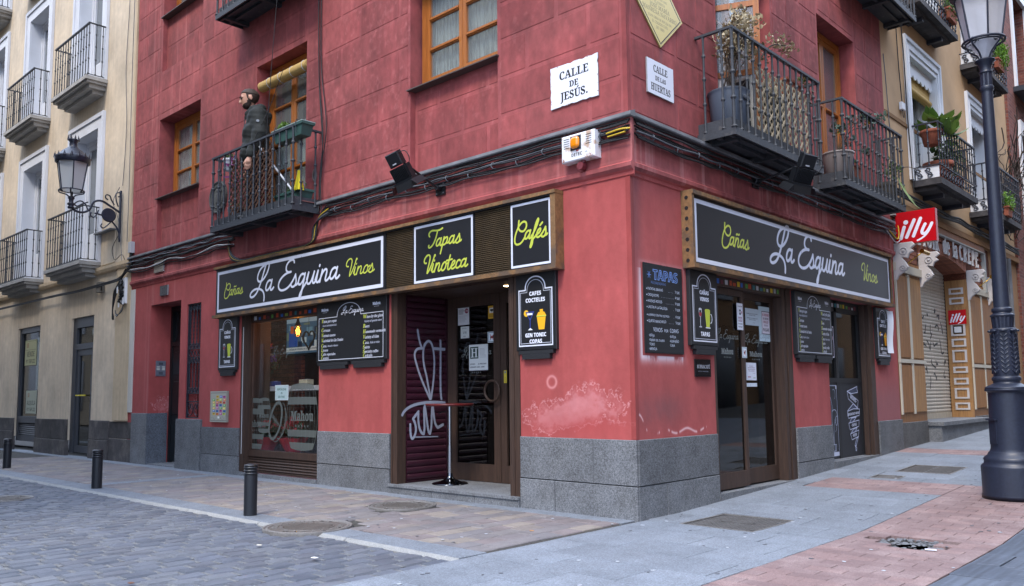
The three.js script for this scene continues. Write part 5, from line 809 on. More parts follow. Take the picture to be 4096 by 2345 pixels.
{
  const t = place('memorial_lozenge', 'R', 0.545, 4.745, 0.004, 'yellow diamond memorial plaque with dark border on the right wall', 'plaque'), r = 0.405, v = 0.375;
  mesh('plate', poly([[0, -v], [r, 0], [0, v], [-r, 0]], 0.012), plain(0x9c8c50, 0.4), t);
  const g = flatten(new THREE.ShapeGeometry(new THREE.Shape([[0, -v], [r, 0], [0, v], [-r, 0]].map((p) => new THREE.Vector2(...p))))), p = g.attributes.position, uv = g.attributes.uv; for (let i = 0; i < p.count; i++) uv.setXY(i, p.getX(i) / (2 * r) + 0.5, p.getY(i) / (2 * v) + 0.5); g.translate(0, 0, 0.0145);
  mesh('lettering', g, printMat(720, 680, (x, W, H) => { x.fillStyle = '#dccb8c'; x.fillRect(0, 0, W, H); const dia = (k, lw) => { x.lineWidth = lw; x.beginPath(); x.moveTo(W / 2, H - k); x.lineTo(W - k * 1.05, H / 2); x.lineTo(W / 2, k); x.lineTo(k * 1.05, H / 2); x.closePath(); x.stroke(); }; x.strokeStyle = '#2c3140'; dia(34, 9); dia(22, 2); const F = (s, y, z, f = 'serif') => textC(x, s, W / 2, y, `${z}px ${f}`, '#6f6a58'); F('EN ESTA CASA', 176, 28); F('VIVIÓ', 216, 28); F('Y MURIÓ EN 1905', 256, 28); F('EL JURISTA', 296, 30); F('JOSÉ MARÍA', 346, 52); F('MANRESA NAVARRO', 396, 52); F('CUYA OBRA SE REFLEJA EN', 444, 30, 'sans-serif'); F('EL CÓDIGO CIVIL', 484, 32, 'sans-serif'); F('DE 1889', 526, 34, 'sans-serif'); }, { roughness: 0.22, metalness: 0.15 }), t);
}
plate('coffee_plaque', 'R', 0.99, 1.278, 1.24, 1.41, 0.012, 'small black coffee plaque on four studs under the wine and beer board', 'plaque', 288, 170, (x, W, H) => { x.fillStyle = '#15171b'; x.fillRect(0, 0, W, H); textC(x, 'SUPRACAFÉ', W / 2 + 6, 88, 'bold 46px serif', '#b9bdc6', { sx: 0.86 }); textC(x, 'auténtico, natural, único', W / 2, 122, '17px serif', '#8a8e98'); }, 0, { edge: blackM, rough: 0.15 });
plate('house_number', 'L', -9.45, -9.17, 2.79, 2.955, 0.02, 'grey stone number ten plate above the house door', 'number plate', 256, 160, (x, W, H) => { x.fillStyle = '#4c4a4c'; x.fillRect(0, 0, W, H); x.strokeStyle = '#3a383a'; x.lineWidth = 8; x.strokeRect(4, 4, W - 8, H - 8); textC(x, '10', W / 2, 122, '120px serif', '#26262a', { sx: 0.9 }); }, 0.003, { rough: 0.9 });
plate('relief_tile', 'L', -9.64, -9.28, 3.19, 3.4, 0.02, 'weathered stone tile half covered by cables above the house number', 'plaque', 256, 160, (x, W, H) => { x.fillStyle = '#8b8378'; x.fillRect(0, 0, W, H); x.strokeStyle = '#5c554e'; x.lineWidth = 5; x.strokeRect(10, 10, W - 20, H - 20); textC(x, 'Asegurada', W / 2, 128, 'bold 36px serif', '#5c554e'); x.beginPath(); x.arc(W / 2, 52, 34, 0, 6.3); x.stroke(); }, 0.01, { rough: 0.95 }).position.z = 0.036;
plate('meter_panel', 'L', -7.595, -7.098, 0.738, 1.19, 0.03, 'steel meter cover plastered with bright locksmith stickers left of shop window', 'meter cover', 256, 240, (x, W, H) => { x.fillStyle = '#a5a396'; x.fillRect(0, 0, W, H); x.strokeStyle = '#7b7a72'; x.lineWidth = 6; x.strokeRect(8, 14, W - 16, H - 26); const C = ['#d8b21c', '#c93a2a', '#2d62b4', '#4f9a3a', '#d9742a', '#b8c83a', '#b0348a', '#e2cf3c']; for (let r = 0; r < 7; r++) for (let c = 0; c < 4; c++) { const k = r * 4 + c; if (hash(k, 1, 19) < 0.12 || (c === 0 && r < 1)) continue; x.fillStyle = C[Math.floor(hash(k, 2, 19) * 8)]; const px = 34 + c * 54 + 8 * hash(k, 3, 1), py = 34 + r * 22 + 4 * hash(k, 4, 1); x.fillRect(px, py, 38, 17); x.fillStyle = hash(k, 5, 2) < 0.5 ? '#f2f2ea' : '#2a2a2a'; x.fillRect(px + 4, py + 4, 26, 3); x.fillRect(px + 4, py + 10, 20, 2); } x.fillStyle = '#e4e4e0'; x.fillRect(118, 196, 30, 16); x.fillStyle = 'rgba(60,60,58,0.5)'; for (let i = 0; i < 40; i++) x.fillRect(20 + hash(i, 8, 1) * 210, 196 + hash(i, 9, 1) * 28, 3, 7); }, 0, { edge: plain(0x8b897e, 0.5), rough: 0.6 });
{ // intercom in the door reveal
  const t = thing('intercom', 'brushed steel intercom panel in the red reveal of the house door', 'intercom', { p: [-9.828, 1.6, -0.19], ry: Math.PI / 2 });
  mesh('plate', chamferBox(-0.085, 0.085, -0.13, 0.13, 0, 0.012, 0.003), plain(0x8d93a2, 0.35, { metalness: 0.6 }), t);
  mesh('speaker_grid', merge([box(-0.035, 0.035, 0.06, 0.1, 0.012, 0.014), box(-0.035, 0.035, -0.1, -0.06, 0.012, 0.014)]), plain(0x50545e, 0.5), t);
  for (let r = 0; r < 3; r++) for (const s of [-1, 1]) mesh('button', box(s * 0.045 - 0.025, s * 0.045 + 0.025, 0.022 - r * 0.024, 0.036 - r * 0.024, 0.012, 0.016), plain(0xd6d8d0, 0.5), t);
}
{ // alarm box
  const t = place('alarm_box', 'L', -0.478, 3.362, 0.034, 'white rusting alarm box with orange lamp under the cables at the corner', 'alarm');
  mesh('housing', merge([chamferBox(-0.195, 0.195, -0.125, 0.128, 0, 0.1, 0.01)]), surf(0.6, (i) => mix3([222, 224, 230], [150, 96, 50], sstep(0.66, 0.78, cloud2[i]) * 0.5), null, 0, { roughness: 0.45 }), t);
  printed2('front_print', 0.36, 0.235, decalMat(384, 252, (x, W, H) => { x.clearRect(0, 0, W, H); textC(x, 'DETEC', W * 0.47, H * 0.86, 'bold 46px sans-serif', '#17181c'); textC(x, 'S.A.', W * 0.78, H * 0.8, 'bold 18px sans-serif', '#17181c'); x.strokeStyle = '#b0302a'; x.lineWidth = 6; for (let i = 0; i < 3; i++) { x.beginPath(); x.arc(W * 0.52, H * 0.72, 14 + i * 8, 3.6, 5.2); x.stroke(); } for (let i = 0; i < 120; i++) { const q = hash(i, 1, 31); x.fillStyle = `rgba(${130 + 40 * hash(i, 2, 3)},${76},30,${0.5 * hash(i, 3, 3)})`; x.beginPath(); x.arc(q < 0.4 ? q * 60 : q < 0.7 ? 300 + q * 90 : q * W, H - 30 * hash(i, 4, 5) ** 2, 5 * hash(i, 5, 5) + 1, 0, 6.3); x.fill(); } }), t, 0.1015);
  for (const s of [-1, 1]) for (let i = 0; i < 5; i++) mesh('vent_slot', box(s * 0.13 - 0.032, s * 0.13 + 0.032, 0.09 - i * 0.021, 0.095 - i * 0.021, 0.1, 0.1022), blackM, t);
  const lamp = new THREE.SphereGeometry(1, 24, 16); lamp.scale(0.056, 0.06, 0.028); { const p = lamp.attributes.position; for (let i = 0; i < p.count; i++) { p.setX(i, Math.sign(p.getX(i)) * 0.052 * Math.abs(p.getX(i) / 0.056) ** 0.6); p.setY(i, Math.sign(p.getY(i)) * 0.056 * Math.abs(p.getY(i) / 0.06) ** 0.6); } lamp.computeVertexNormals(); }
  mesh('lamp_rim', chamferBox(-0.062, 0.062, -0.066, 0.066, 0, 0.012, 0.008).translate(-0.02, 0.04, 0.1), blackM, t); mesh('orange_lamp', metres(lamp).translate(-0.02, 0.04, 0.112), new THREE.MeshPhysicalMaterial({ color: 0xe88a10, roughness: 0.12, clearcoat: 1 }), t);
  mesh('siren', merge([bar([0.03, -0.125, 0.05], [0.03, -0.15, 0.05], 0.02), bar([0.01, -0.178, 0.02], [0.01, -0.178, 0.085], 0.036, 18)]), plain(0x6e2d35, 0.5), t);
}
{ // projecting red coffee sign and the small one in the jamb
  const illy = (x, W, H) => { x.fillStyle = '#b8141e'; x.fillRect(0, 0, W, H); const k = W / 512; x.save(); x.scale(k, H / 450); x.strokeStyle = '#e6e6f4'; x.lineCap = 'round'; x.lineWidth = 44; const S = (p) => x.stroke(new Path2D(p)); S('M112,214L62,372'); S('M246,128L136,362'); S('M330,118L226,356'); x.lineWidth = 40; S('M384,206C352,266 318,322 352,338C398,352 440,268 470,206'); x.lineWidth = 24; S('M446,268C410,350 350,400 276,424'); x.fillStyle = '#e6e6f4'; x.beginPath(); x.arc(136, 148, 32, 0, 6.3); x.fill(); x.restore(); };
  const t = thing('projecting_sign', 'red square coffee sign projecting from the end of the corner building', 'shop sign', { p: [0.31, 3.495, -6.84] });
  mesh('box', merge([chamferBox(-0.28, 0.28, -0.242, 0.242, -0.1, 0, 0.006)]), plain(0x9a1018, 0.25), t); printed2('print', 0.548, 0.472, printMat(512, 450, illy, { roughness: 0.15, key: 'illy' }), t, 0.0015);
  mesh('bracket', merge([box(-0.33, -0.281, -0.14, 0.16, -0.08, -0.02)]), leadM, t);
  const s = thing('jamb_sign', 'small red coffee sign on the timber jamb beside the roller shutter', 'shop sign', { p: [-0.18, 2.418, -10.574] });
  mesh('panel', box(-0.15, 0.15, -0.132, 0.132, -0.014, 0), plain(0x9a1018, 0.3), s); printed2('print', 0.298, 0.262, printMat(256, 225, illy, { key: 'illy' }), s, 0.002);
}
{ // raised letters over the creperie door, one by one
  const { FontLoader } = await import('three/addons/loaders/FontLoader.js'), { TextGeometry } = await import('three/addons/geometries/TextGeometry.js');
  const font = await new FontLoader().loadAsync('fonts/droid/droid_serif_regular.typeface.json');
  const t = place('letter_sign', 'R', 0, 0, 0.008, 'white raised letters over brick arch of the shuttered creperie', 'shop sign'), lm = tint(whiteM, 0xd8d4d0);
  const W = [['C', 7.05], ['O', 7.3], ['M', 7.56], ['P', 7.88], ['T', 8.1], ['O', 8.34], ['I', 8.62], ['R', 8.76], ['d', 9.2], ['e', 9.4], ['l', 9.76], ['a', 9.86], ['C', 10.16], ['R', 10.42], ['E', 10.7], ['P', 10.95], ['E', 11.2]];
  for (const [ch, u] of W) { const g = new TextGeometry(ch, { font, size: 0.24, depth: 0.02, curveSegments: 4 }); const q = metres(g); q.scale(0.94, 1.25, 1); q.translate(u, 3.4 - 0.012 * ((u - 9.2) / 1.2) ** 2 + 0.015, 0.01); mesh('letter', q, lm, t); }
}
// ---------------------------------------------------------------- street furniture
{ // bollards
  const b = thing('bollard', 'black ribbed-top bollard nearest the camera, before the kerb manhole cover', 'bollard', { p: [-2.94, 0, 1.985], group: 'bollards along the kerb' }), bm = plain(0x1c1f25, 0.42);
  mesh('post', lathe([[0.06, -0.01], [0.06, 0.374], [0.056, 0.378], [0.001, 0.378]], 28), bm, b);
  for (let i = 0; i < 3; i++) mesh('ring', lathe([[0.05, 0.374 + i * 0.027], [0.063, 0.378 + i * 0.027], [0.065, 0.386 + i * 0.027], [0.063, 0.395 + i * 0.027], [0.05, 0.4 + i * 0.027]], 28), bm, b);
  mesh('cap', lathe([[0.05, 0.452], [0.064, 0.455], [0.062, 0.466], [0.04, 0.474], [0.001, 0.478]], 28), bm, b);
  const put = (x, z, l) => { const c = b.clone(); c.name = numbered('bollard'); c.position.set(x, 0, z); c.userData = { ...b.userData, label: l }; scene.add(c); };
  put(-6.6, 1.985, 'black ribbed-top bollard standing before the dark entrance of the red house'); put(-11.05, 1.72, 'black ribbed-top bollard at the left picture edge before the cream shop window'); delete b.userData.group; scene.children.filter((o) => /^bollard/.test(o.name)).forEach((o) => { o.userData.group = 'bollards along the kerb'; });
  const chip = new THREE.SphereGeometry(0.0605, 6, 4, 0.9, 0.28, 1.2, 0.3); mesh('paint_chip', metres(chip).translate(0, 0.31, 0), plain(0x9aa0ad, 0.8), b);
}
{ // tall cast-iron street lamp on the right
  const t = thing('street_lamp', 'tall blue-black cast-iron street lamp with leafy base at the right', 'street lamp', { p: [2.232, hy(-2.826) - 0.005, -2.826], ry: 0.2 }), m = surf(0.7, (i) => scl([34, 40, 56], 0.85 + 0.3 * fine[i]), (i) => fine[i], 0.0006, { roughness: 0.42 });
  mesh('plinth', lathe([[0.001, 0], [0.262, 0], [0.262, 0.04], [0.256, 0.045], [0.258, 0.29], [0.25, 0.305], [0.232, 0.32], [0.228, 0.345], [0.234, 0.36], [0.222, 0.38], [0.196, 0.4], [0.188, 0.42], [0.176, 0.432]], 48), m, t);
  mesh('drum', lathe([[0.176, 0.432], [0.166, 0.46], [0.162, 0.97], [0.168, 0.985], [0.186, 0.99], [0.188, 1.006], [0.178, 1.012], [0.186, 1.018], [0.18, 1.028], [0.13, 1.052], [0.112, 1.062], [0.11, 1.08], [0.12, 1.09], [0.122, 1.11], [0.112, 1.122], [0.104, 1.13]], 48), m, t);
  mesh('hatch', merge([box(-0.05, 0.05, 0.5, 0.72, 0, 0.012), box(-0.06, 0.06, 0.72, 0.735, 0, 0.034)]).rotateY(-0.95).translate(-Math.sin(0.95) * 0.158, 0, Math.cos(0.95) * 0.158), m, t);
  const fl = (r0, r1, y0, y1, n, a) => { const g = new THREE.CylinderGeometry(r1, r0, y1 - y0, n * 4, 5, true); const p = g.attributes.position; for (let i = 0; i < p.count; i++) { const x = p.getX(i), z = p.getZ(i), th = Math.atan2(z, x), k = 1 + a * Math.cos(th * n); p.setX(i, x * k); p.setZ(i, z * k); } g.computeVertexNormals(); g.translate(0, (y0 + y1) / 2, 0); return g; };
  mesh('leaf_collar', merge([lathe([[0.104, 1.128], [0.112, 1.2], [0.11, 1.3], [0.1, 1.45], [0.1, 1.53], [0.112, 1.555], [0.105, 1.575], [0.085, 1.58]], 40)]), m, t);
  { // raised leaves round the collar
    const lobes = []; for (let i = 0; i < 8; i++) for (let k = 0; k < 9; k++) for (const s of [-1, 1]) { const y = 1.17 + k * 0.042, r = k < 4 ? 0.111 : 0.108 - (k - 4) * 0.002, a = (i / 8) * Math.PI * 2 + s * 0.13, q = new THREE.SphereGeometry(1, 7, 5); q.scale(0.009, 0.03, 0.007); q.rotateZ(-s * 0.75); q.translate(0, y, r); q.rotateY(a); lobes.push(q); }
    for (let i = 0; i < 8; i++) { const tip = new THREE.SphereGeometry(1, 8, 6); tip.scale(0.032, 0.014, 0.02); tip.translate(0, 1.552, 0.112); tip.rotateY((i / 8) * Math.PI * 2); lobes.push(tip); const st = new THREE.CylinderGeometry(0.005, 0.006, 0.38, 5); st.translate(0, 1.345, 0.109); st.rotateY((i / 8) * Math.PI * 2); lobes.push(st); }
    mesh('raised_leaves', merge(lobes), m, t);
  }
  mesh('fluted_neck', merge([fl(0.082, 0.092, 1.575, 1.69, 14, 0.05), lathe([[0.092, 1.68], [0.102, 1.692], [0.104, 1.7], [0.09, 1.71], [0.076, 1.72], [0.078, 1.73], [0.087, 1.738], [0.087, 1.76], [0.078, 1.768], [0.068, 1.775]], 36)]), m, t);
  mesh('shaft', lathe([[0.068, 1.775], [0.066, 2.0], [0.049, 3.86], [0.049, 3.88], [0.06, 3.892], [0.06, 3.92], [0.05, 3.93]], 36), m, t);
  mesh('capital', merge([fl(0.05, 0.05, 3.93, 4.05, 12, 0.06), lathe([[0.048, 4.05], [0.058, 4.058], [0.058, 4.07], [0.05, 4.08], [0.052, 4.12], [0.07, 4.16], [0.092, 4.178], [0.085, 4.19], [0.05, 4.19]], 32)]), m, t);
  const glassL = new THREE.MeshPhysicalMaterial({ color: 0xe6e8ee, roughness: 0.55, transmission: 0.55, thickness: 0, ior: 1.45, bumpMap: bumpTex((i) => cloud2[i], 0.2), bumpScale: 0.002 });
  const side = (r0, y0, r1, y1) => { const n = 6, out = []; for (let i = 0; i < n; i++) { const a = (i / n) * Math.PI * 2 + 0.25, b = ((i + 1) / n) * Math.PI * 2 + 0.25, P = [[r0 * Math.cos(a), y0, r0 * Math.sin(a)], [r0 * Math.cos(b), y0, r0 * Math.sin(b)], [r1 * Math.cos(b), y1, r1 * Math.sin(b)], [r1 * Math.cos(a), y1, r1 * Math.sin(a)]]; out.push([a, P]); } return out; };
  const lantern = (grp, y0, h, r0, r1, mat) => {
    const L = side(r0, y0, r1, y0 + h); for (const [, P] of L) { const g = new THREE.BufferGeometry(); g.setAttribute('position', new THREE.Float32BufferAttribute([...P[0], ...P[2], ...P[1], ...P[0], ...P[3], ...P[2]], 3)); g.computeVertexNormals(); mesh('pane', metres(g), mat, grp); }
    mesh('bars', merge(L.map(([, P]) => bar([P[0][0] * 1.01, P[0][1], P[0][2] * 1.01], [P[3][0] * 1.01, P[3][1], P[3][2] * 1.01], r0 * 0.06, 6))), m, grp);
    mesh('lower_ring', merge([new THREE.TorusGeometry(r0 * 1.03, r0 * 0.055, 6, 40).rotateX(Math.PI / 2).translate(0, y0, 0)]), m, grp);
  };
  const ga = side(0.02, 4.2, 0.13, 4.36); for (const [, P] of ga) { const g = new THREE.BufferGeometry(); g.setAttribute('position', new THREE.Float32BufferAttribute([...P[0], ...P[2], ...P[1], ...P[0], ...P[3], ...P[2]], 3)); g.computeVertexNormals(); mesh('lower_pane', metres(g), glassL, t); }
  lantern(t, 4.36, 0.5, 0.155, 0.235, glassL);
  const arms = []; for (let i = 0; i < 4; i++) { const a = (i / 4) * 6.283 + 0.6, c = Math.cos(a), s = Math.sin(a), P = (r, y) => [r * c, y, r * s]; mesh('scroll_arm', tube([P(0.045, 4.185), P(0.07, 4.25), P(0.12, 4.3), P(0.165, 4.34), P(0.17, 4.385), P(0.135, 4.4), P(0.11, 4.375), P(0.125, 4.35)], 0.009, 30, 6), m, t); }
  mesh('bowl_ring', merge([new THREE.TorusGeometry(0.182, 0.012, 6, 44).rotateX(Math.PI / 2).translate(0, 4.375, 0)]), m, t);
  mesh('hood', lathe([[0.22, 4.85], [0.27, 4.86], [0.275, 4.9], [0.25, 4.94], [0.16, 5.05], [0.08, 5.12], [0.06, 5.2], [0.001, 5.22]], 36), m, t);

  // the same kind of lantern on a scrolled wall bracket, left
  const w = thing('wall_lantern', 'crowned lantern on scrolled iron bracket fixed to the cream building', 'street lamp', { p: [-11.17, 0, 0.0] }), z = 0.88, B = (n, g) => mesh(n, g, m, w);
  const opal = new THREE.MeshPhysicalMaterial({ color: 0xdfe2e2, roughness: 0.6, transmission: 0.5, thickness: 0 });
  B('wall_plate', merge([box(-0.03, 0.03, 4.0, 4.9, 0.03, 0.055), poly([[-0.03, 4.02], [0.03, 4.02], [0, 3.95]], 0.025).translate(0, 0, 0.03)]));
  B('bracket_arm', merge([tube([[0, 4.5, 0.05], [0, 4.58, 0.2], [0, 4.66, 0.38], [0, 4.62, 0.5], [0, 4.46, 0.58], [0, 4.4, 0.7], [0, 4.42, 0.82], [0, 4.48, 0.88]], 0.02, 50, 7), tube([[0, 4.12, 0.05], [0, 4.22, 0.1], [0, 4.34, 0.22], [0, 4.4, 0.36], [0, 4.42, 0.48]], 0.015, 30, 6)]));
  for (const P of [[[4.6, 0.08], [4.72, 0.12], [4.84, 0.12], [4.86, 0.06], [4.8, 0.05], [4.78, 0.09]], [[4.62, 0.15], [4.7, 0.2], [4.78, 0.24], [4.78, 0.3], [4.72, 0.3], [4.7, 0.26]], [[4.3, 0.2], [4.22, 0.27], [4.17, 0.33], [4.2, 0.37], [4.25, 0.35]], [[4.48, 0.42], [4.4, 0.45], [4.34, 0.5], [4.37, 0.55], [4.43, 0.54]], [[4.6, 0.6], [4.55, 0.7], [4.5, 0.78], [4.53, 0.84]], [[4.46, 0.6], [4.55, 0.64], [4.6, 0.72], [4.56, 0.8], [4.5, 0.84]]]) B('scroll', tube(P.map(([y, zz]) => [0, y, zz]), 0.012, 26, 6));
  B('crest_disc', metres(new THREE.CylinderGeometry(0.115, 0.115, 0.04, 28).rotateZ(Math.PI / 2).translate(0, 4.42, 0.24))); B('crest_rim', merge([new THREE.TorusGeometry(0.115, 0.014, 8, 30).rotateY(Math.PI / 2).translate(0, 4.42, 0.24)]));
  const up = sub('lantern', w); up.position.set(0, 0, z);
  mesh('stem', lathe([[0.001, 4.44], [0.05, 4.44], [0.055, 4.47], [0.035, 4.49], [0.06, 4.51], [0.06, 4.53], [0.035, 4.55], [0.04, 4.6], [0.055, 4.62], [0.05, 4.65], [0.03, 4.66]], 24), m, up);
  for (let i = 0; i < 4; i++) { const a = i * 1.571 + 0.4, c = Math.cos(a), s = Math.sin(a), P = (r, y) => [r * c, y, r * s]; mesh('scroll_arm', tube([P(0.03, 4.64), P(0.07, 4.68), P(0.13, 4.7), P(0.19, 4.72), P(0.2, 4.76), P(0.16, 4.77), P(0.14, 4.74)], 0.012, 24, 6), m, up); }
  lantern(up, 4.76, 0.5, 0.185, 0.26, opal);
  mesh('hood', lathe([[0.25, 5.24], [0.28, 5.25], [0.285, 5.3], [0.292, 5.34], [0.27, 5.36], [0.22, 5.4], [0.17, 5.46], [0.09, 5.52], [0.065, 5.55], [0.06, 5.62], [0.09, 5.66], [0.07, 5.68], [0.001, 5.68]], 36), m, up);
  for (let i = 0; i < 16; i++) { const a = (i / 16) * 6.283, q = mesh('crown_leaf', metres(new THREE.ConeGeometry(0.03, 0.09, 5)), m, up); q.position.set(0.29 * Math.cos(a), 5.37, 0.29 * Math.sin(a)); q.scale.z = 0.5; q.rotation.y = -a + 1.57; }
  for (let i = 0; i < 8; i++) { const a = (i / 8) * 6.283, q = mesh('crown_leaf', metres(new THREE.ConeGeometry(0.022, 0.1, 5)), m, up); q.position.set(0.085 * Math.cos(a), 5.71, 0.085 * Math.sin(a)); }
  w.scale.setScalar(1); w.position.y = -0.02;
}
{ // bar table in the entrance
  const t = thing('bar_table', 'tall round bar table with dark red top on chrome foot in the entrance', 'table', { p: [-2.79, 0.1, -0.38] }), red2 = surf(0.5, (i) => mix3(scl([96, 30, 30], 0.8 + 0.3 * cloud2[i]), [190, 170, 160], sstep(0.78, 0.86, speck[i]) * 0.6), null, 0, { roughness: 0.3 });
  mesh('table_top', lathe([[0.001, 0.868], [0.255, 0.868], [0.272, 0.874], [0.276, 0.886], [0.27, 0.896], [0.001, 0.9]], 48), red2, t);
  mesh('column', lathe([[0.026, 0.06], [0.026, 0.42], [0.021, 0.422], [0.021, 0.868]], 20), chrome, t); mesh('foot', lathe([[0.001, 0], [0.2, 0], [0.204, 0.008], [0.19, 0.016], [0.12, 0.03], [0.06, 0.055], [0.034, 0.085], [0.03, 0.12], [0.02, 0.12]], 44), plain(0x5b5f66, 0.12, { metalness: 1 }), t);
  mesh('lever', merge([bar([0, 0.82, 0], [-0.09, 0.8, 0.05], 0.005), bar([-0.09, 0.8, 0.05], [-0.12, 0.78, 0.06], 0.008)]), blackM, t);
}
// barn-door floodlights on arms
function floodlight(side, u, y, dy, reach, label, tw) {
  const t = place('floodlight', side, u, y, 0.035, label, 'floodlight'), m = plain(0x14171c, 0.45);
  mesh('wall_bracket', merge([box(-0.075, 0.075, -0.07, 0.07, 0, 0.012), bar([0, 0, 0.012], [0, 0, 0.07], 0.028, 12)]), m, t);
  for (const [a, b] of [[-0.055, 0.05], [0.055, 0.05], [-0.055, -0.05], [0.055, -0.05]]) mesh('bolt', metres(new THREE.CylinderGeometry(0.009, 0.009, 0.008, 6).rotateX(Math.PI / 2).translate(a, b, 0.016)), plain(0x4a4e55, 0.5), t);
  mesh('arm', bar([0, 0, 0.05], [0, dy, reach], 0.014, 8), m, t);
  const h = sub('head', t); h.position.set(-0.05, dy - 0.0, reach - 0.0); h.rotation.set(0.5, tw, 0.12); h.scale.setScalar(0.82);
  mesh('driver_box', chamferBox(-0.105, 0.105, -0.09, 0.09, -0.05, 0.05, 0.012), m, h); mesh('maker_label', box(-0.04, 0.02, -0.062, -0.046, 0.0505, 0.0515), plain(0xb9bdc4, 0.6), h);
  const F = []; for (let i = -5; i <= 5; i++) F.push(box(i * 0.024 - 0.004, i * 0.024 + 0.004, -0.27, -0.11, -0.075, 0.06)); mesh('cooling_fins', merge(F), m, h);
  mesh('housing', merge([box(-0.14, 0.14, -0.29, -0.1, -0.06, 0.035), box(-0.15, 0.15, -0.31, -0.285, -0.09, 0.075)]), m, h);
  mesh('lens', box(-0.13, 0.13, -0.316, -0.311, -0.08, 0.065), plain(0x55595f, 0.15), h);
  const flap = box(-0.13, 0.13, -0.1, 0, -0.003, 0.003);
  for (const [x, z, ry, rx] of [[0, 0.078, 0, -0.35], [0, -0.093, 0, 0.5], [0.155, -0.01, 1.57, -0.6], [-0.155, -0.01, 1.57, 0.55]]) { const f = mesh('barn_door', flap, m, h); f.position.set(x, -0.312, z); f.rotation.set(ry ? 0 : rx, ry, 0); if (ry) f.rotation.order = 'YXZ', f.rotation.x = rx; }
  mesh('cable', tube([[0.1, 0.06, 0], [0.2, 0.04, 0.01], [0.22, -0.05, 0.02], [0.16, -0.13, 0.02], [0.08, -0.12, 0.0]], 0.006, 24, 5), cableM, h);
}
floodlight('L', -2.465, 3.34, 0.22, 0.6, 'black barn-door floodlight on an arm above the long left sign', 0.25);
floodlight('R', 2.34, 3.385, 0.1, 0.62, 'black barn-door floodlight on an arm below the right balconies', -0.5);
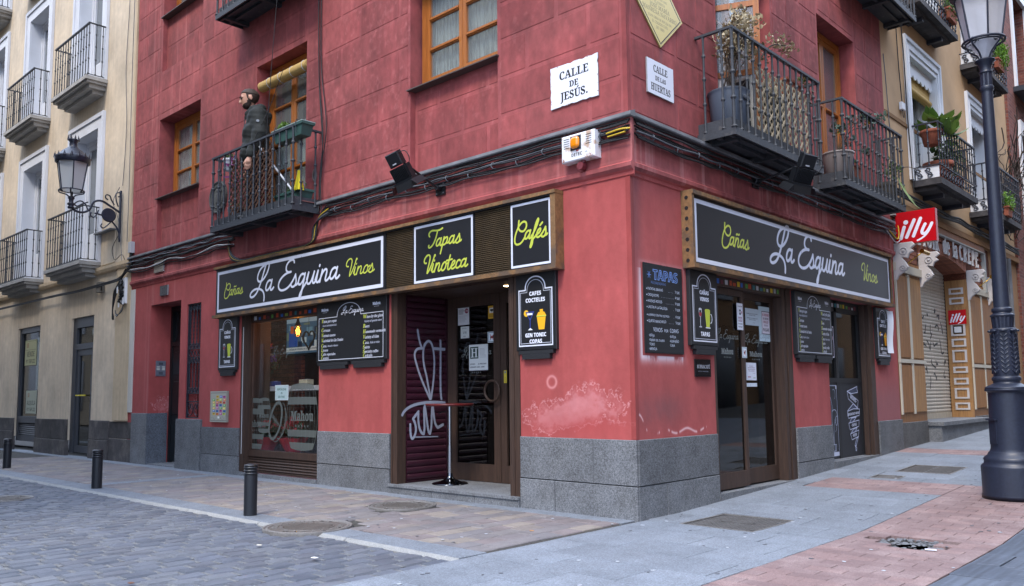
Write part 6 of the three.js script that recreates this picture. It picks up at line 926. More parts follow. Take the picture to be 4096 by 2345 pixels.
// ---------------------------------------------------------------- cables
{
  const bundle = (name, side, label, list) => { const t = place(name, side, 0, 0, 0, label, 'cables'); for (const [pts, r, m] of list) mesh('cable', tube(pts, r, Math.min(220, pts.length * 6), 5), m || cableM, t); return t; };
  const runL = (u0, u1, y, d, sag, n = 16, w = 0.01) => { const P = []; for (let i = 0; i <= n; i++) { const k = i / n; P.push([u0 + (u1 - u0) * k, y + rr(-w, w) - sag * Math.abs(Math.sin(k * n * 0.52)), d + rr(-0.004, 0.004)]); } return P; };
  const A = []; for (let i = 0; i < 9; i++) A.push([runL(-4.62, 0.045, 3.525 - i * 0.02, 0.045 + (i % 3) * 0.013, i > 5 ? 0.018 : 0.004, 22), 0.0085, i === 4 ? cableGrey : cableM]);
  A.push([[[-0.45, 3.42, 0.05], [-0.2, 3.44, 0.07], [0.03, 3.46, 0.075]], 0.008, cableM], [[[-0.19, 3.43, 0.075], [-0.02, 3.435, 0.085], [0.06, 3.43, 0.06]], 0.009, cableYellow], [[[-0.18, 3.4, 0.07], [0.02, 3.402, 0.082]], 0.008, cableYellow]);
  const tL = bundle('cable_bundle', 'L', 'black cables clipped under the flashing from corner to left balcony', A);
  for (let i = 0; i < 13; i++) { const c = new THREE.TorusGeometry(0.032, 0.006, 5, 14); const q = mesh('clip', metres(c), cableGrey, tL); q.position.set(-4.4 + i * 0.345, 3.43 - (i % 2) * 0.035, 0.05); q.rotation.y = 1.2; }
  const D = []; for (let i = 0; i < 9; i++) { const o = i * 0.012; D.push([[[-4.62 + 0.02 * i, 3.5 - o, 0.06], [-4.74, 3.42 - o, 0.06 + o * 0.4], [-4.8 - o, 3.25, 0.07], [-4.84 - o * 0.7, 3.1, 0.075], [-5.02, 3.045 + o * 0.15, 0.08], [-5.5, 3.035 + o * 0.3, 0.07], [-6.2, 3.035 + o * 0.25, 0.075], [-6.75, 3.04 + o * 0.4, 0.07], [-7.02, 3.12 + o, 0.07], [-7.12, 3.32 + o, 0.06]], 0.0085, i === 3 ? cableYellow : i === 6 ? cableGrey : cableM]); }
  bundle('cable_bundle', 'L', 'cables dropping from the balcony and running along the top of the sign', D);
  const E2 = []; for (let i = 0; i < 10; i++) E2.push([runL(-10.72, -6.95, 3.52 - i * 0.021, 0.05 + (i % 3) * 0.014, i > 6 ? 0.05 : 0.01, 14, 0.014), 0.0095, i === 2 ? cableGrey : i === 7 ? cableWhite : cableM]);
  const tl = bundle('cable_bundle', 'L', 'thick tangled cables along the flashing above the house door', E2);
  const Fb = []; for (let i = 0; i < 10; i++) { const o = rr(-0.03, 0.03), o2 = rr(-0.025, 0.025); Fb.push([[[-10.5, 3.44 + o, 0.07], [-10.72, 3.34 + o, 0.08], [-10.95, 3.24 + o, 0.08], [-11.3, 3.22 + o * 0.8, 0.07], [-12, 3.2 + o * 0.8, 0.1], [-13, 3.19 + o * 0.7, 0.1], [-14, 3.21 + o * 0.7, 0.1], [-16, 3.22 + o * 0.6, 0.1], [-19, 3.24 + o * 0.6, 0.1], [-24, 3.25, 0.1]], 0.011, i === 3 ? cableGrey : cableM]); }
  bundle('cable_bundle', 'L', 'sagging black cables crossing the cream wall under its balconies', Fb);
  const H = []; for (let i = 0; i < 12; i++) { const o = rr(-0.035, 0.035), q = rr(-0.04, 0.04); H.push([[[-10.74, 3.38 + q * 0.5, 0.08], [-10.98 + o, 3.18, 0.09 + o * 0.4], [-11.13 + o, 3.02, 0.09 - o * 0.4], [-11.2 + o, 2.86, 0.09], [-11.25 + o, 2.66, 0.085 + o * 0.4], [-11.22 + o, 2.55 + q, 0.085]], 0.013, cableM]); }
  for (let i = 0; i < 5; i++) H.push([[[-11.15, 2.68, 0.08], [-11.02, 2.6 - i * 0.01, 0.1], [-10.86, 2.62 + i * 0.012, 0.09], [-10.8, 2.74, 0.08], [-10.84, 2.86, 0.07]], 0.006, i === 2 ? cableWhite : cableM]);
  bundle('cable_bundle', 'L', 'thick black cable bundle hanging down the cream wall beside the junction block', H);
  const jb = place('junction_block', 'L', -10.86, 3.0, 0.03, 'white terminal block stuffed with black cables on the cream wall', 'junction box');
  mesh('base', chamferBox(-0.1, 0.1, -0.22, 0.24, 0, 0.04, 0.006), whiteM, jb); for (let k = 0; k < 15; k++) { const P = []; for (let i = 0; i < 6; i++) P.push([rr(-0.1, 0.07), 0.2 - k * 0.028 + rr(-0.05, 0.05), 0.05 + rr(0, 0.05)]); mesh('cable', tube(P, 0.011, 24, 5), cableM, jb); }
  for (const [x, y] of [[-0.2, -0.02], [-0.12, -0.28], [0.06, -0.24]]) mesh('tag', box(x, x + 0.04, y, y + 0.12, 0.06, 0.07), whiteM, jb);
  const cb = place('conduit_box', 'L', -10.62, 3.77, 0.01, 'small grey conduit box at the seam between cream and red walls', 'junction box'); mesh('box', chamferBox(-0.06, 0.06, -0.11, 0.09, 0, 0.07, 0.005), plain(0xa9abb0, 0.6), cb); mesh('pipe', bar([0, -0.25, 0.035], [0, -0.11, 0.035], 0.03), cableM, cb);
  const wj = place('wall_socket_box', 'L', -11.96, 3.18, 0.01, 'small weathered grey box under the cables on the cream wall', 'junction box'); mesh('box', chamferBox(-0.09, 0.09, -0.1, 0.1, 0, 0.08, 0.008), plain(0x6b675f, 0.7), wj); mesh('hook', tube([[0.08, 0.05, 0.06], [0.14, 0.05, 0.07], [0.14, -0.06, 0.07], [0.09, -0.06, 0.06]], 0.012, 16, 5), blackM, wj);
  bundle('hanging_wire', 'L', 'thin wires running up the cream wall beside the red corner', [[[[-11.16, 4.98, 0.02], [-11.12, 5.4, 0.015], [-11.08, 6.2, 0.02], [-11.2, 7.2, 0.015], [-11.12, 8.4, 0.02], [-11.08, 10.5, 0.02]], 0.006, cableGrey], [[[-10.85, 3.9, 0.03], [-10.84, 5, 0.03], [-10.86, 7, 0.035], [-10.85, 10.5, 0.03]], 0.006, cableGrey], [[[-11.18, 4.95, 0.06], [-11.3, 4.7, 0.12], [-11.2, 4.35, 0.06], [-11.1, 3.9, 0.04], [-10.95, 3.45, 0.06]], 0.006, cableGrey], [[[-11.2, 4.1, 0.03], [-11.45, 3.85, 0.05], [-11.3, 3.62, 0.06], [-11.0, 3.68, 0.05], [-10.8, 3.5, 0.06]], 0.006, cableM]]);
  bundle('hanging_wire', 'L', 'dark cables falling down the red wall beside the occupied balcony', [[[[-4.9, 8, 0.03], [-4.87, 6.5, 0.035], [-4.85, 5.3, 0.03], [-4.72, 4.4, 0.05], [-4.8, 3.9, 0.04], [-4.78, 3.45, 0.06]], 0.0075, cableM], [[[-4.83, 8, 0.03], [-4.82, 6.6, 0.03], [-4.8, 5.4, 0.03], [-4.66, 4.5, 0.04], [-4.76, 4, 0.05], [-4.72, 3.45, 0.06]], 0.0075, cableM], [[[-4.88, 8, 0.04], [-4.84, 5.3, 0.04], [-4.74, 4.2, 0.04], [-4.8, 3.45, 0.06]], 0.0065, cableM]]);
  bundle('washing_line', 'L', 'thin cords strung from above across the occupied balcony window', [[[[-5.15, 8, 0.35], [-5.35, 6, 0.4], [-5.45, 4.56, 0.43]], 0.005, cableM], [[[-5.45, 4.55, 0.43], [-5.1, 4.0, 0.35], [-4.82, 3.5, 0.2]], 0.005, cableM], [[[-5.6, 5.6, 0.1], [-5.75, 5.1, 0.2], [-5.8, 4.56, 0.42]], 0.004, cableM]]);
  const Rr2 = []; for (let i = 0; i < 9; i++) Rr2.push([runL(0.02, 6.75, 3.525 - i * 0.021, 0.05 + (i % 3) * 0.014, i > 5 ? 0.02 : 0.005, 26), 0.009, i === 5 ? cableGrey : cableM]);
  Rr2.push([[[6.4, 3.42, 0.08], [6.7, 3.32, 0.1], [6.8, 3.42, 0.09], [6.86, 3.6, 0.06]], 0.008, cableYellow], [[[6.3, 3.4, 0.08], [6.62, 3.26, 0.1], [6.84, 3.36, 0.1], [6.9, 3.62, 0.06]], 0.008, cableWhite]);
  const tR = bundle('cable_bundle', 'R', 'black cables clipped under the flashing of the right front', Rr2);
  for (let i = 0; i < 16; i++) { const q = mesh('clip', metres(new THREE.TorusGeometry(0.03, 0.006, 5, 14)), cableGrey, tR); q.position.set(0.3 + i * 0.4, 3.42 - (i % 2) * 0.03, 0.055); q.rotation.y = 1.2; }
  bundle('cable_bundle', 'R', 'thick black cables under the ochre balconies', [0, 1, 2, 3].map((i) => [runL(6.8, 14.5, 4.12 - i * 0.03, 0.09, 0.02, 14, 0.02), 0.018]));
  bundle('hanging_wire', 'R', 'two thin cables down the ochre wall to a white box', [[[[7.42, 10, 0.02], [7.42, 7.2, 0.02], [7.45, 6.2, 0.02], [7.48, 5.62, 0.03]], 0.008, cableM], [[[7.55, 10, 0.02], [7.6, 7.3, 0.03], [7.68, 6.6, 0.03], [7.72, 5.4, 0.03], [7.75, 4.2, 0.05]], 0.009, cableM], [[[6.76, 6.2, 0.02], [6.8, 5.9, 0.02], [6.86, 5.2, 0.02], [6.92, 4.7, 0.02]], 0.007, cableGrey]]);
  const wb = place('wall_box', 'R', 7.49, 5.555, 0.004, 'small white box with a looped wire on the ochre wall', 'junction box'); mesh('box', chamferBox(-0.07, 0.07, -0.06, 0.06, 0, 0.05, 0.006), whiteM, wb); mesh('loop', tube([[-0.02, -0.06, 0.03], [0.0, -0.16, 0.03], [0.05, -0.17, 0.03], [0.05, -0.06, 0.03]], 0.006, 18, 5), cableM, wb);
}
{ // brass picture lamps over the creperie pilasters
  for (const [u, l] of [[7.35, 'brass picture lamp over the left timber pilaster of the creperie'], [11.35, 'brass picture lamp over the far timber pilaster beside the street lamp']]) { const t = place('brass_lamp', 'R', u, 3.12, 0.05, l, 'wall lamp'), m = plain(0xc79a3c, 0.2, { metalness: 1 }); mesh('arm', tube([[-0.1, -0.1, 0], [-0.05, 0.0, 0.12], [0.02, 0.08, 0.2]], 0.008, 18, 6), m, t); mesh('shade', merge([bar([-0.13, 0.06, 0.22], [0.17, 0.06, 0.22], 0.034, 16)]), m, t); }
  const st = place('round_relief', 'L', -7.52, 4.13, 0.006, 'round stone relief medallion on the red wall behind the balcony rail', 'plaque'), m = tint(paleStoneM, 0x7d7f7e);
  mesh('disc', merge([new THREE.CylinderGeometry(0.25, 0.25, 0.03, 40).rotateX(Math.PI / 2).translate(0, 0, 0.015)]), m, st); mesh('ring', merge([new THREE.TorusGeometry(0.235, 0.014, 6, 40).translate(0, 0, 0.032), new THREE.TorusGeometry(0.165, 0.008, 6, 40).translate(0, 0, 0.032)]), m, st);
  mesh('relief_figure', merge([new THREE.SphereGeometry(0.035, 10, 8).scale(1, 1.2, 0.6).translate(0, 0.09, 0.035), new THREE.CapsuleGeometry(0.045, 0.1, 4, 10).scale(1, 1, 0.5).translate(0, -0.02, 0.034), new THREE.CapsuleGeometry(0.02, 0.09, 4, 8).rotateZ(0.4).scale(1, 1, 0.5).translate(-0.07, 0, 0.034), new THREE.CapsuleGeometry(0.02, 0.09, 4, 8).rotateZ(-0.4).scale(1, 1, 0.5).translate(0.07, 0, 0.034)]), m, st);
  const v = place('wall_vent', 'L', -4.96, 3.98, 0.004, 'small oval vent hole in the red wall right of the balcony', 'vent'); mesh('rim', merge([new THREE.TorusGeometry(0.05, 0.014, 6, 20).scale(0.8, 1.5, 1)]), tint(paleStoneM, 0xb09a98), v); mesh('grille', box(-0.035, 0.035, -0.06, 0.06, -0.003, 0.004), blackM, v);
  const rb = place('rolled_blind', 'L', 0, 0, 0, 'rolled straw blind across the top of the balcony window', 'blind'), sm = surf(0.3, (i, x, y) => scl([196, 162, 96], 0.75 + 0.4 * at(streak, y * 3, x * 3)), null, 0, { roughness: 0.8 }); mesh('roll', bar([-6.44, 5.585, -0.06], [-5.2, 5.585, -0.06], 0.075, 24), sm, rb); for (let i = 0; i < 4; i++) mesh('cord', merge([new THREE.TorusGeometry(0.077, 0.004, 5, 24).rotateY(Math.PI / 2).translate(-6.2 + i * 0.3, 5.585, -0.06)]), cableWhite, rb);
  const r2 = place('rolled_blind', 'R', 0, 0, 0, 'rolled straw blind inside the white ochre-building window with scallops', 'blind'); mesh('roll', bar([7.99, 6.1, -0.12], [9.39, 6.1, -0.12], 0.06, 20), sm, r2); mesh('sheet', box(7.99, 9.39, 6.15, 6.4, -0.11, -0.1), sm, r2);
}
// ---------------------------------------------------------------- posters and printed glass
function poster(side, u0, u1, y0, y1, d, label, W, H, draw, opt = {}) { const t = place(opt.name || 'poster', side, (u0 + u1) / 2, (y0 + y1) / 2, d, label, opt.cat || 'poster'); mesh('sheet', box(-(u1 - u0) / 2, (u1 - u0) / 2, -(y1 - y0) / 2, (y1 - y0) / 2, 0, 0.0025), plain(opt.edge || 0xd8dce6, 0.9), t); printed2('print', u1 - u0 - 0.004, y1 - y0 - 0.004, printMat(W, H, draw, { roughness: 0.8, key: draw === noDog ? 'dog' : undefined }), t, 0.0045); return t; }
const fill = (x, W, H, c) => { x.fillStyle = c; x.fillRect(0, 0, W, H); };
const lines = (x, l, t, w, n, gap, c = '#5a5d66', h = 3) => { x.fillStyle = c; for (let i = 0; i < n; i++) x.fillRect(l, t + i * gap, w * (0.7 + 0.3 * hash(i, 3, n)), h); };
const noDog = (x, W, H) => { fill(x, W, H, '#cfdce4'); x.strokeStyle = '#2a4f66'; x.lineWidth = 6; x.strokeRect(8, 8, W - 16, H - 16); x.fillStyle = '#33363c'; x.fillRect(W * 0.3, H * 0.42, W * 0.38, H * 0.18); x.fillRect(W * 0.58, H * 0.3, W * 0.16, H * 0.16); for (const k of [0.32, 0.6]) x.fillRect(W * k, H * 0.58, 7, H * 0.16); x.strokeStyle = '#b02a2a'; x.lineWidth = 7; x.beginPath(); x.moveTo(W * 0.26, H * 0.22); x.lineTo(W * 0.74, H * 0.8); x.moveTo(W * 0.74, H * 0.22); x.lineTo(W * 0.26, H * 0.8); x.stroke(); };
const dz = -0.776;
poster('L', -3.066, -2.875, 1.922, 2.128, dz, 'white over-eighteen notice at the top of the entrance door glass', 160, 176, (x, W, H) => { fill(x, W, H, '#c9ccd0'); lines(x, 10, 16, 92, 5, 11, '#4a3a40', 4); x.fillStyle = '#7a1f3a'; x.beginPath(); x.arc(128, 34, 26, 0, 6.3); x.fill(); textC(x, '+18', 128, 42, 'bold 22px sans-serif', '#eee'); lines(x, 10, 84, 130, 6, 12, '#777b84', 2); });
poster('L', -3.018, -2.876, 1.763, 1.902, dz, 'small white sheet reading L10 on the entrance door glass', 128, 128, (x, W, H) => { fill(x, W, H, '#c6ccc9'); textC(x, 'L10', W / 2, 78, 'bold 34px sans-serif', '#2a2d33'); lines(x, 20, 12, 90, 2, 9); lines(x, 40, 104, 50, 2, 8); });
poster('L', -2.877, -2.566, 1.376, 1.678, dz, 'white licence sheet with green letter H on the entrance door', 256, 250, (x, W, H) => { fill(x, W, H, '#ccd2d2'); fill(x, 126, 0, '#ccd2d2'); x.fillStyle = '#1e3a35'; x.fillRect(14, 20, 116, 116); textC(x, 'H', 72, 124, 'bold 128px serif', '#ccd2d2', { sx: 0.95 }); lines(x, 150, 40, 90, 8, 12, '#6a6f76', 2); textC(x, 'AFORO:', 14, 196, 'bold 20px sans-serif', '#2a2d33', { align: 'left' }); textC(x, '26 PERSONAS', 122, 196, 'bold 20px sans-serif', '#2a2d33', { align: 'left', sx: 0.92 }); textC(x, 'HORARIO: 8:00 - 2:00H', 14, 226, 'bold 20px sans-serif', '#2a2d33', { align: 'left', sx: 0.95 }); });
poster('L', -2.556, -2.432, 1.966, 2.116, dz, 'yellow camera-warning sticker at the top of the entrance door', 128, 152, (x, W, H) => { fill(x, W, H, '#c79a2c'); x.fillStyle = '#d8d8d4'; x.fillRect(22, 24, 84, 62); x.fillStyle = '#22252a'; x.fillRect(36, 40, 50, 24); x.fillRect(60, 60, 12, 18); lines(x, 14, 100, 96, 4, 10, '#5a4310', 3); }, { edge: 0xc79a2c, name: 'sticker', cat: 'sticker' });
poster('L', -2.566, -2.426, 1.69, 1.814, dz, 'no-dogs sticker on the entrance door glass beside the licence sheet', 128, 116, noDog, { name: 'sticker', cat: 'sticker' });
poster('L', -2.294, -2.25, 1.22, 1.362, -0.756, 'narrow yellow pull sticker beside the ring handle of the entrance door', 48, 150, (x, W, H) => { fill(x, W, H, '#c8b43a'); 'TIRAR'.split('').forEach((c, i) => textC(x, c, W / 2, 52 + i * 22, 'bold 18px sans-serif', '#2c2a20')); x.fillStyle = '#2c5a8a'; x.fillRect(12, 8, 24, 24); }, { edge: 0xc8b43a, name: 'sticker', cat: 'sticker' });
const d1 = -0.068, d2 = -0.128;
poster('R', 1.975, 2.1, 1.745, 2.03, -0.047, 'illustrated white breakfast poster on the left sliding glass door', 160, 330, (x, W, H) => { fill(x, W, H, '#d6d9e2'); const F = (s, y, z, c = '#24262c') => textC(x, s, W / 2, y, `bold ${z}px sans-serif`, c); F('EL DESAYUNO', 44, 20); F('Y', 90, 20); F('EL', 130, 18); x.fillStyle = '#2c3442'; x.fillRect(58, 76, 46, 66); x.fillStyle = '#d6d9e2'; x.beginPath(); x.arc(81, 108, 13, 0, 6.3); x.fill(); x.fillStyle = '#b08a9c'; x.beginPath(); x.arc(130, 110, 18, 0, 6.3); x.fill(); x.fillStyle = '#a894a4'; x.fillRect(24, 168, 112, 60); F('AMOR', 214, 38, '#d6d9e2'); F('CON TIEMPO', 264, 21); F('SON MEJOR', 300, 21); });
poster('R', 2.315, 2.63, 1.822, 2.008, d2, 'pale printed notice on the right sliding door beside the coloured poster', 280, 176, (x, W, H) => { fill(x, W, H, '#bccbd6'); textC(x, 'PROHIBIDO SACAR VASOS DE CRISTAL Y', W / 2, 58, 'bold 13px sans-serif', '#3a4450'); textC(x, 'BOTELLAS A LA CALLE', W / 2, 74, 'bold 13px sans-serif', '#3a4450'); textC(x, 'PROHIBITED TO GET DRINKING GLASS &', W / 2, 106, 'bold 12px sans-serif', '#3a4450'); textC(x, 'BOTTLES TO THE STREET', W / 2, 122, 'bold 12px sans-serif', '#3a4450'); textC(x, 'Gracias', 170, 152, '11px serif', '#3a4450'); }, { edge: 0xbccbd6 });
poster('R', 2.632, 2.893, 1.655, 2.05, d2 - 0.001, 'long pale blue sheet behind the hand-lettered poster on the sliding door', 160, 256, (x, W, H) => { fill(x, W, H, '#bcd0da'); script(x, 'La Esquina', -92, 232, 24, 3, '#8799a4'); }, { edge: 0xbcd0da, name: 'paper_sheet', cat: 'paper' });
poster('R', 2.685, 2.885, 1.735, 2.0, d2 + 0.004, 'hand-lettered red and black poster on the pale blue sheet of the sliding door', 200, 290, (x, W, H) => { fill(x, W, H, '#d4cfda'); x.strokeStyle = '#23202c'; x.lineWidth = 8; x.strokeRect(4, 4, W - 8, H - 8); const F = (s, y, z, c) => textC(x, s, W / 2, y, `bold ${z}px sans-serif`, c, { sx: 0.85 }); F('SI VIENES', 62, 42, '#8e2036'); F('DE BUEN', 106, 38, '#2a2630'); F('ROLLO', 150, 42, '#7a1c30'); F('PUEDES', 190, 32, '#7c7486'); F('PASAR', 254, 58, '#1e1b24'); });
poster('R', 2.06, 2.16, 1.45, 1.566, -0.047, 'no-dogs sticker on the left leaf of the sliding glass door', 100, 120, noDog, { name: 'sticker', cat: 'sticker' });
poster('R', 2.29, 2.52, 1.216, 1.408, d2, 'white toilets notice at mid height of the right sliding door', 200, 190, (x, W, H) => { fill(x, W, H, '#d4d8e4'); ['LOS ASEOS DE', 'ESTE ESTABLECIMIENTO', 'SON DE USO EXCLUSIVO', 'PARA LOS CLIENTES'].forEach((s, i) => textC(x, s, W / 2, 40 + i * 18, 'bold 14px sans-serif', '#5a3a50', { sx: 0.92 })); textC(x, 'Gracias', 150, 118, 'italic 14px serif', '#6a6472'); x.fillStyle = '#a05a6a'; x.fillRect(24, 150, 60, 10); x.fillStyle = '#9aa8a0'; x.fillRect(130, 160, 50, 10); });
poster('R', 2.285, 2.525, 1.147, 1.187, d2, 'torn white paper strip under the toilets notice on the sliding door', 200, 36, (x, W, H) => { fill(x, W, H, '#c9d4e0'); x.fillStyle = '#8d99a6'; x.fillRect(70, 4, 3, 28); }, { name: 'paper_sheet', cat: 'paper' });
poster('R', 4.39, 4.64, 1.52, 1.925, -0.1, 'curled wine bottle poster hung over the dark glass door frame', 150, 240, (x, W, H) => { fill(x, W, H, '#2e2430'); x.strokeStyle = '#c8c4d4'; x.lineWidth = 8; x.strokeRect(4, 4, W - 8, H - 8); x.fillStyle = '#14101a'; x.fillRect(54, 70, 40, 130); x.fillRect(66, 30, 16, 50); x.fillStyle = '#cfa8b4'; x.beginPath(); x.arc(104, 90, 26, 0, 6.3); x.fill(); x.fillStyle = '#8a3a4a'; x.fillRect(56, 120, 36, 40); });
poster('L', -16.5, -15.75, 1.86, 2.42, -0.078, 'pale yellow for-sale poster inside the cream building window', 256, 190, (x, W, H) => { fill(x, W, H, '#a9aa84'); x.strokeStyle = '#7a7c64'; x.lineWidth = 4; x.strokeRect(8, 8, W - 16, 66); textC(x, 'SE', 60, 54, 'bold 44px sans-serif', '#8a5a3a'); textC(x, 'VENDE', W / 2, 126, 'bold 58px sans-serif', '#4a4c3c', { sx: 0.95 }); textC(x, '911 569 222', W / 2, 176, 'bold 42px sans-serif', '#4a4c3c', { sx: 0.9 }); }, { edge: 0xa9aa84 });
poster('L', -16.3, -15.62, 0.8, 1.3, -0.078, 'pale for-rent poster low inside the cream building window', 256, 190, (x, W, H) => { fill(x, W, H, '#a4a998'); textC(x, 'SE', 60, 54, 'bold 44px sans-serif', '#8a5a3a'); textC(x, 'ALQUILA', W / 2, 120, 'bold 52px sans-serif', '#565a50', { sx: 0.95 }); textC(x, '911 569 222', W / 2, 172, 'bold 42px sans-serif', '#4f534a', { sx: 0.9 }); }, { edge: 0xa4a998 });
{ // prints etched on the panes and chalk drawings on the door panels: parts of the corner building
  const G1 = 'rgba(150,156,154,0.55)', pr = (name, side, u0, u1, y0, y1, d, W, H, draw, o) => turn(mesh(name, quad(u0, u1, y0, y1, d), decalMat(W, H, (x, w, h) => { x.clearRect(0, 0, w, h); draw(x, w, h); }, o), red), side);
  const logo = (x, W, H) => { script(x, 'La Esquina', W * 0.1, H * 0.36, 32, 5, G1, -0.3, 1.4); beer(x, W / 2, H * 0.78, 62, G1); };
  pr('etched_print', 'R', 1.5, 2.06, 1.4, 1.78, -0.066, 440, 300, logo, { key: 'logo' }); pr('etched_print', 'R', 2.2, 2.86, 1.4, 1.76, -0.1265, 440, 300, logo, { key: 'logo' }); pr('etched_print', 'L', -3.05, -2.48, 1.3, 1.7, -0.7815, 440, 300, logo, { key: 'logo' }); 
  const bar2 = 'rgba(92,98,95,0.85)';
  const cask = (x, cx, cy, w, h, rot, oval) => { x.save(); x.translate(cx, cy); x.rotate(rot); const P = () => { x.beginPath(); x.moveTo(-w * 0.36, -h / 2); x.quadraticCurveTo(0, -h * 0.56, w * 0.36, -h / 2); x.bezierCurveTo(w * 0.56, -h * 0.25, w * 0.56, h * 0.25, w * 0.36, h / 2); x.quadraticCurveTo(0, h * 0.56, -w * 0.36, h / 2); x.bezierCurveTo(-w * 0.56, h * 0.25, -w * 0.56, -h * 0.25, -w * 0.36, -h / 2); x.closePath(); }; x.save(); P(); x.clip(); x.fillStyle = bar2; for (const [a, b] of [[-0.56, -0.42], [-0.3, -0.18], [0.22, 0.33], [0.42, 0.56]]) { x.beginPath(); x.moveTo(-w, h * a); x.quadraticCurveTo(0, h * (a - 0.03), w, h * a); x.lineTo(w, h * b); x.quadraticCurveTo(0, h * (b - 0.03), -w, h * b); x.fill(); } x.strokeStyle = bar2; x.lineWidth = 4; for (let i = -3; i <= 3; i++) { x.beginPath(); x.moveTo(i * w * 0.11, -h / 2); x.quadraticCurveTo(i * w * 0.17, 0, i * w * 0.11, h / 2); if (Math.abs(i) !== 1 && i) x.stroke(); else { x.setLineDash([h * 0.36, h * 0.3]); x.stroke(); x.setLineDash([]); } } x.restore(); x.strokeStyle = bar2; x.lineWidth = 5; P(); x.stroke(); beer(x, 0, h * 0.06, w * 0.24, bar2); x.restore(); };
  pr('etched_print', 'L', -6.66, -4.92, 0.37, 1.3, -0.1175, 1024, 548, (x, W, H) => { const X = (u) => ((u + 6.66) / 1.74) * W, Y = (y) => ((1.3 - y) / 0.93) * H; cask(x, X(-5.38), Y(0.83), 415, 490, 0); cask(x, X(-6.58), Y(0.72), 300, 400, 0); cask(x, X(-6.33), Y(0.84), 200, 270, 0);
    x.save(); x.translate(X(-6.03), Y(0.77)); x.rotate(0.12); x.fillStyle = bar2; x.beginPath(); x.ellipse(0, 0, 92, 168, 0.28, 0, 6.3); x.ellipse(0, 0, 66, 140, 0.28, 0, 6.3, true); x.fill('evenodd'); x.strokeStyle = bar2; x.lineWidth = 8; x.beginPath(); x.ellipse(46, 6, 92, 166, 0.28, -1.6, 1.7); x.stroke(); x.beginPath(); x.ellipse(80, 12, 70, 130, 0.28, -1.5, 1.6); x.stroke(); x.lineWidth = 4; for (let i = 0; i < 6; i++) { const a = -1.1 + i * 0.42; x.beginPath(); x.moveTo(Math.cos(a) * 88, Math.sin(a) * 158); x.lineTo(Math.cos(a) * 88 + 46, Math.sin(a) * 156 + 4); x.stroke(); } x.rotate(0.5); beer(x, 0, 8, 40, bar2); x.restore(); });
  pr('etched_print', 'L', -6.18, -5.55, 1.6, 1.8, -0.1175, 440, 140, (x) => script(x, 'La Esquina', 40, 84, 34, 4, G1));
  const chalkC = '#a9b0c6';
  pr('chalk_drawing', 'R', 4.25, 4.66, 0.27, 1.17, -0.0965, 256, 560, (x, W, H) => { x.strokeStyle = chalkC; x.lineCap = 'round'; const S = (p, w) => { x.lineWidth = w; x.stroke(new Path2D(p)); }; S('M0,6L248,6L250,520', 6); S('M150,470C150,380 120,280 140,210C160,150 120,80 40,20', 6); S('M160,470C168,380 160,330 190,270', 4); S('M30,60C50,20 100,40 96,80C90,110 60,100 66,80', 5); S('M170,40C220,20 230,90 200,110', 4); S('M100,90L20,150L10,200M20,150L70,170L30,250', 7); S('M30,250C60,300 100,200 116,330', 4); S('M140,210C190,180 240,200 244,260C246,320 214,340 202,300C196,260 220,240 240,250', 6); S('M130,330C80,300 40,330 44,370', 5); S('M96,360L40,430L60,460L110,380', 7); S('M190,300C210,290 216,270 206,260M188,370C214,360 220,340 210,330', 4); S('M120,470L132,520L190,520L200,470Z', 5); x.fillStyle = 'rgba(190,196,216,0.95)'; x.fillRect(0, 528, W - 4, 32); x.fillRect(228, 6, 24, 26); x.fillStyle = 'rgba(140,148,170,0.6)'; x.fillRect(164, 472, 24, 46); });
  pr('chalk_drawing', 'R', 4.95, 5.46, 0.3, 1.16, -0.0965, 320, 540, (x, W, H) => { x.lineJoin = 'round'; const R = (pts, f) => { x.beginPath(); pts.forEach((p, i) => (i ? x.lineTo(...p) : x.moveTo(...p))); x.closePath(); x.fillStyle = f; x.fill(); x.strokeStyle = '#b4bad2'; x.lineWidth = 6; x.stroke(); }; const d0 = '#1b1e26', m0 = '#3b4256'; R([[30, 46], [250, 6], [244, 30], [262, 56], [120, 66]], m0); R([[150, 150], [240, 190], [120, 208], [40, 236], [20, 250], [22, 206]], m0); R([[30, 46], [50, 108], [240, 184], [262, 126]], d0); R([[24, 210], [34, 268], [268, 250], [284, 196], [150, 192]], d0); R([[100, 268], [200, 262], [120, 304], [40, 316]], m0); R([[34, 308], [58, 362], [250, 340], [262, 288]], d0); R([[130, 358], [206, 350], [150, 396], [60, 402]], m0); R([[60, 396], [88, 446], [232, 424], [244, 372]], d0); R([[190, 436], [222, 432], [170, 500], [140, 496]], m0); R([[150, 500], [182, 516], [172, 540], [160, 540]], m0); const T = (s, cx, cy, z, r) => { x.save(); x.translate(cx, cy); x.rotate(r); textC(x, s, 0, 0, `bold ${z}px sans-serif`, '#c3c8dc'); x.restore(); }; T('·WINES·', 148, 122, 40, 0.34); T('BREAKFAST·MENU', 152, 242, 29, -0.05); T('·TAPAS·', 150, 336, 34, -0.07); T('·BEER·', 156, 420, 34, -0.08); });
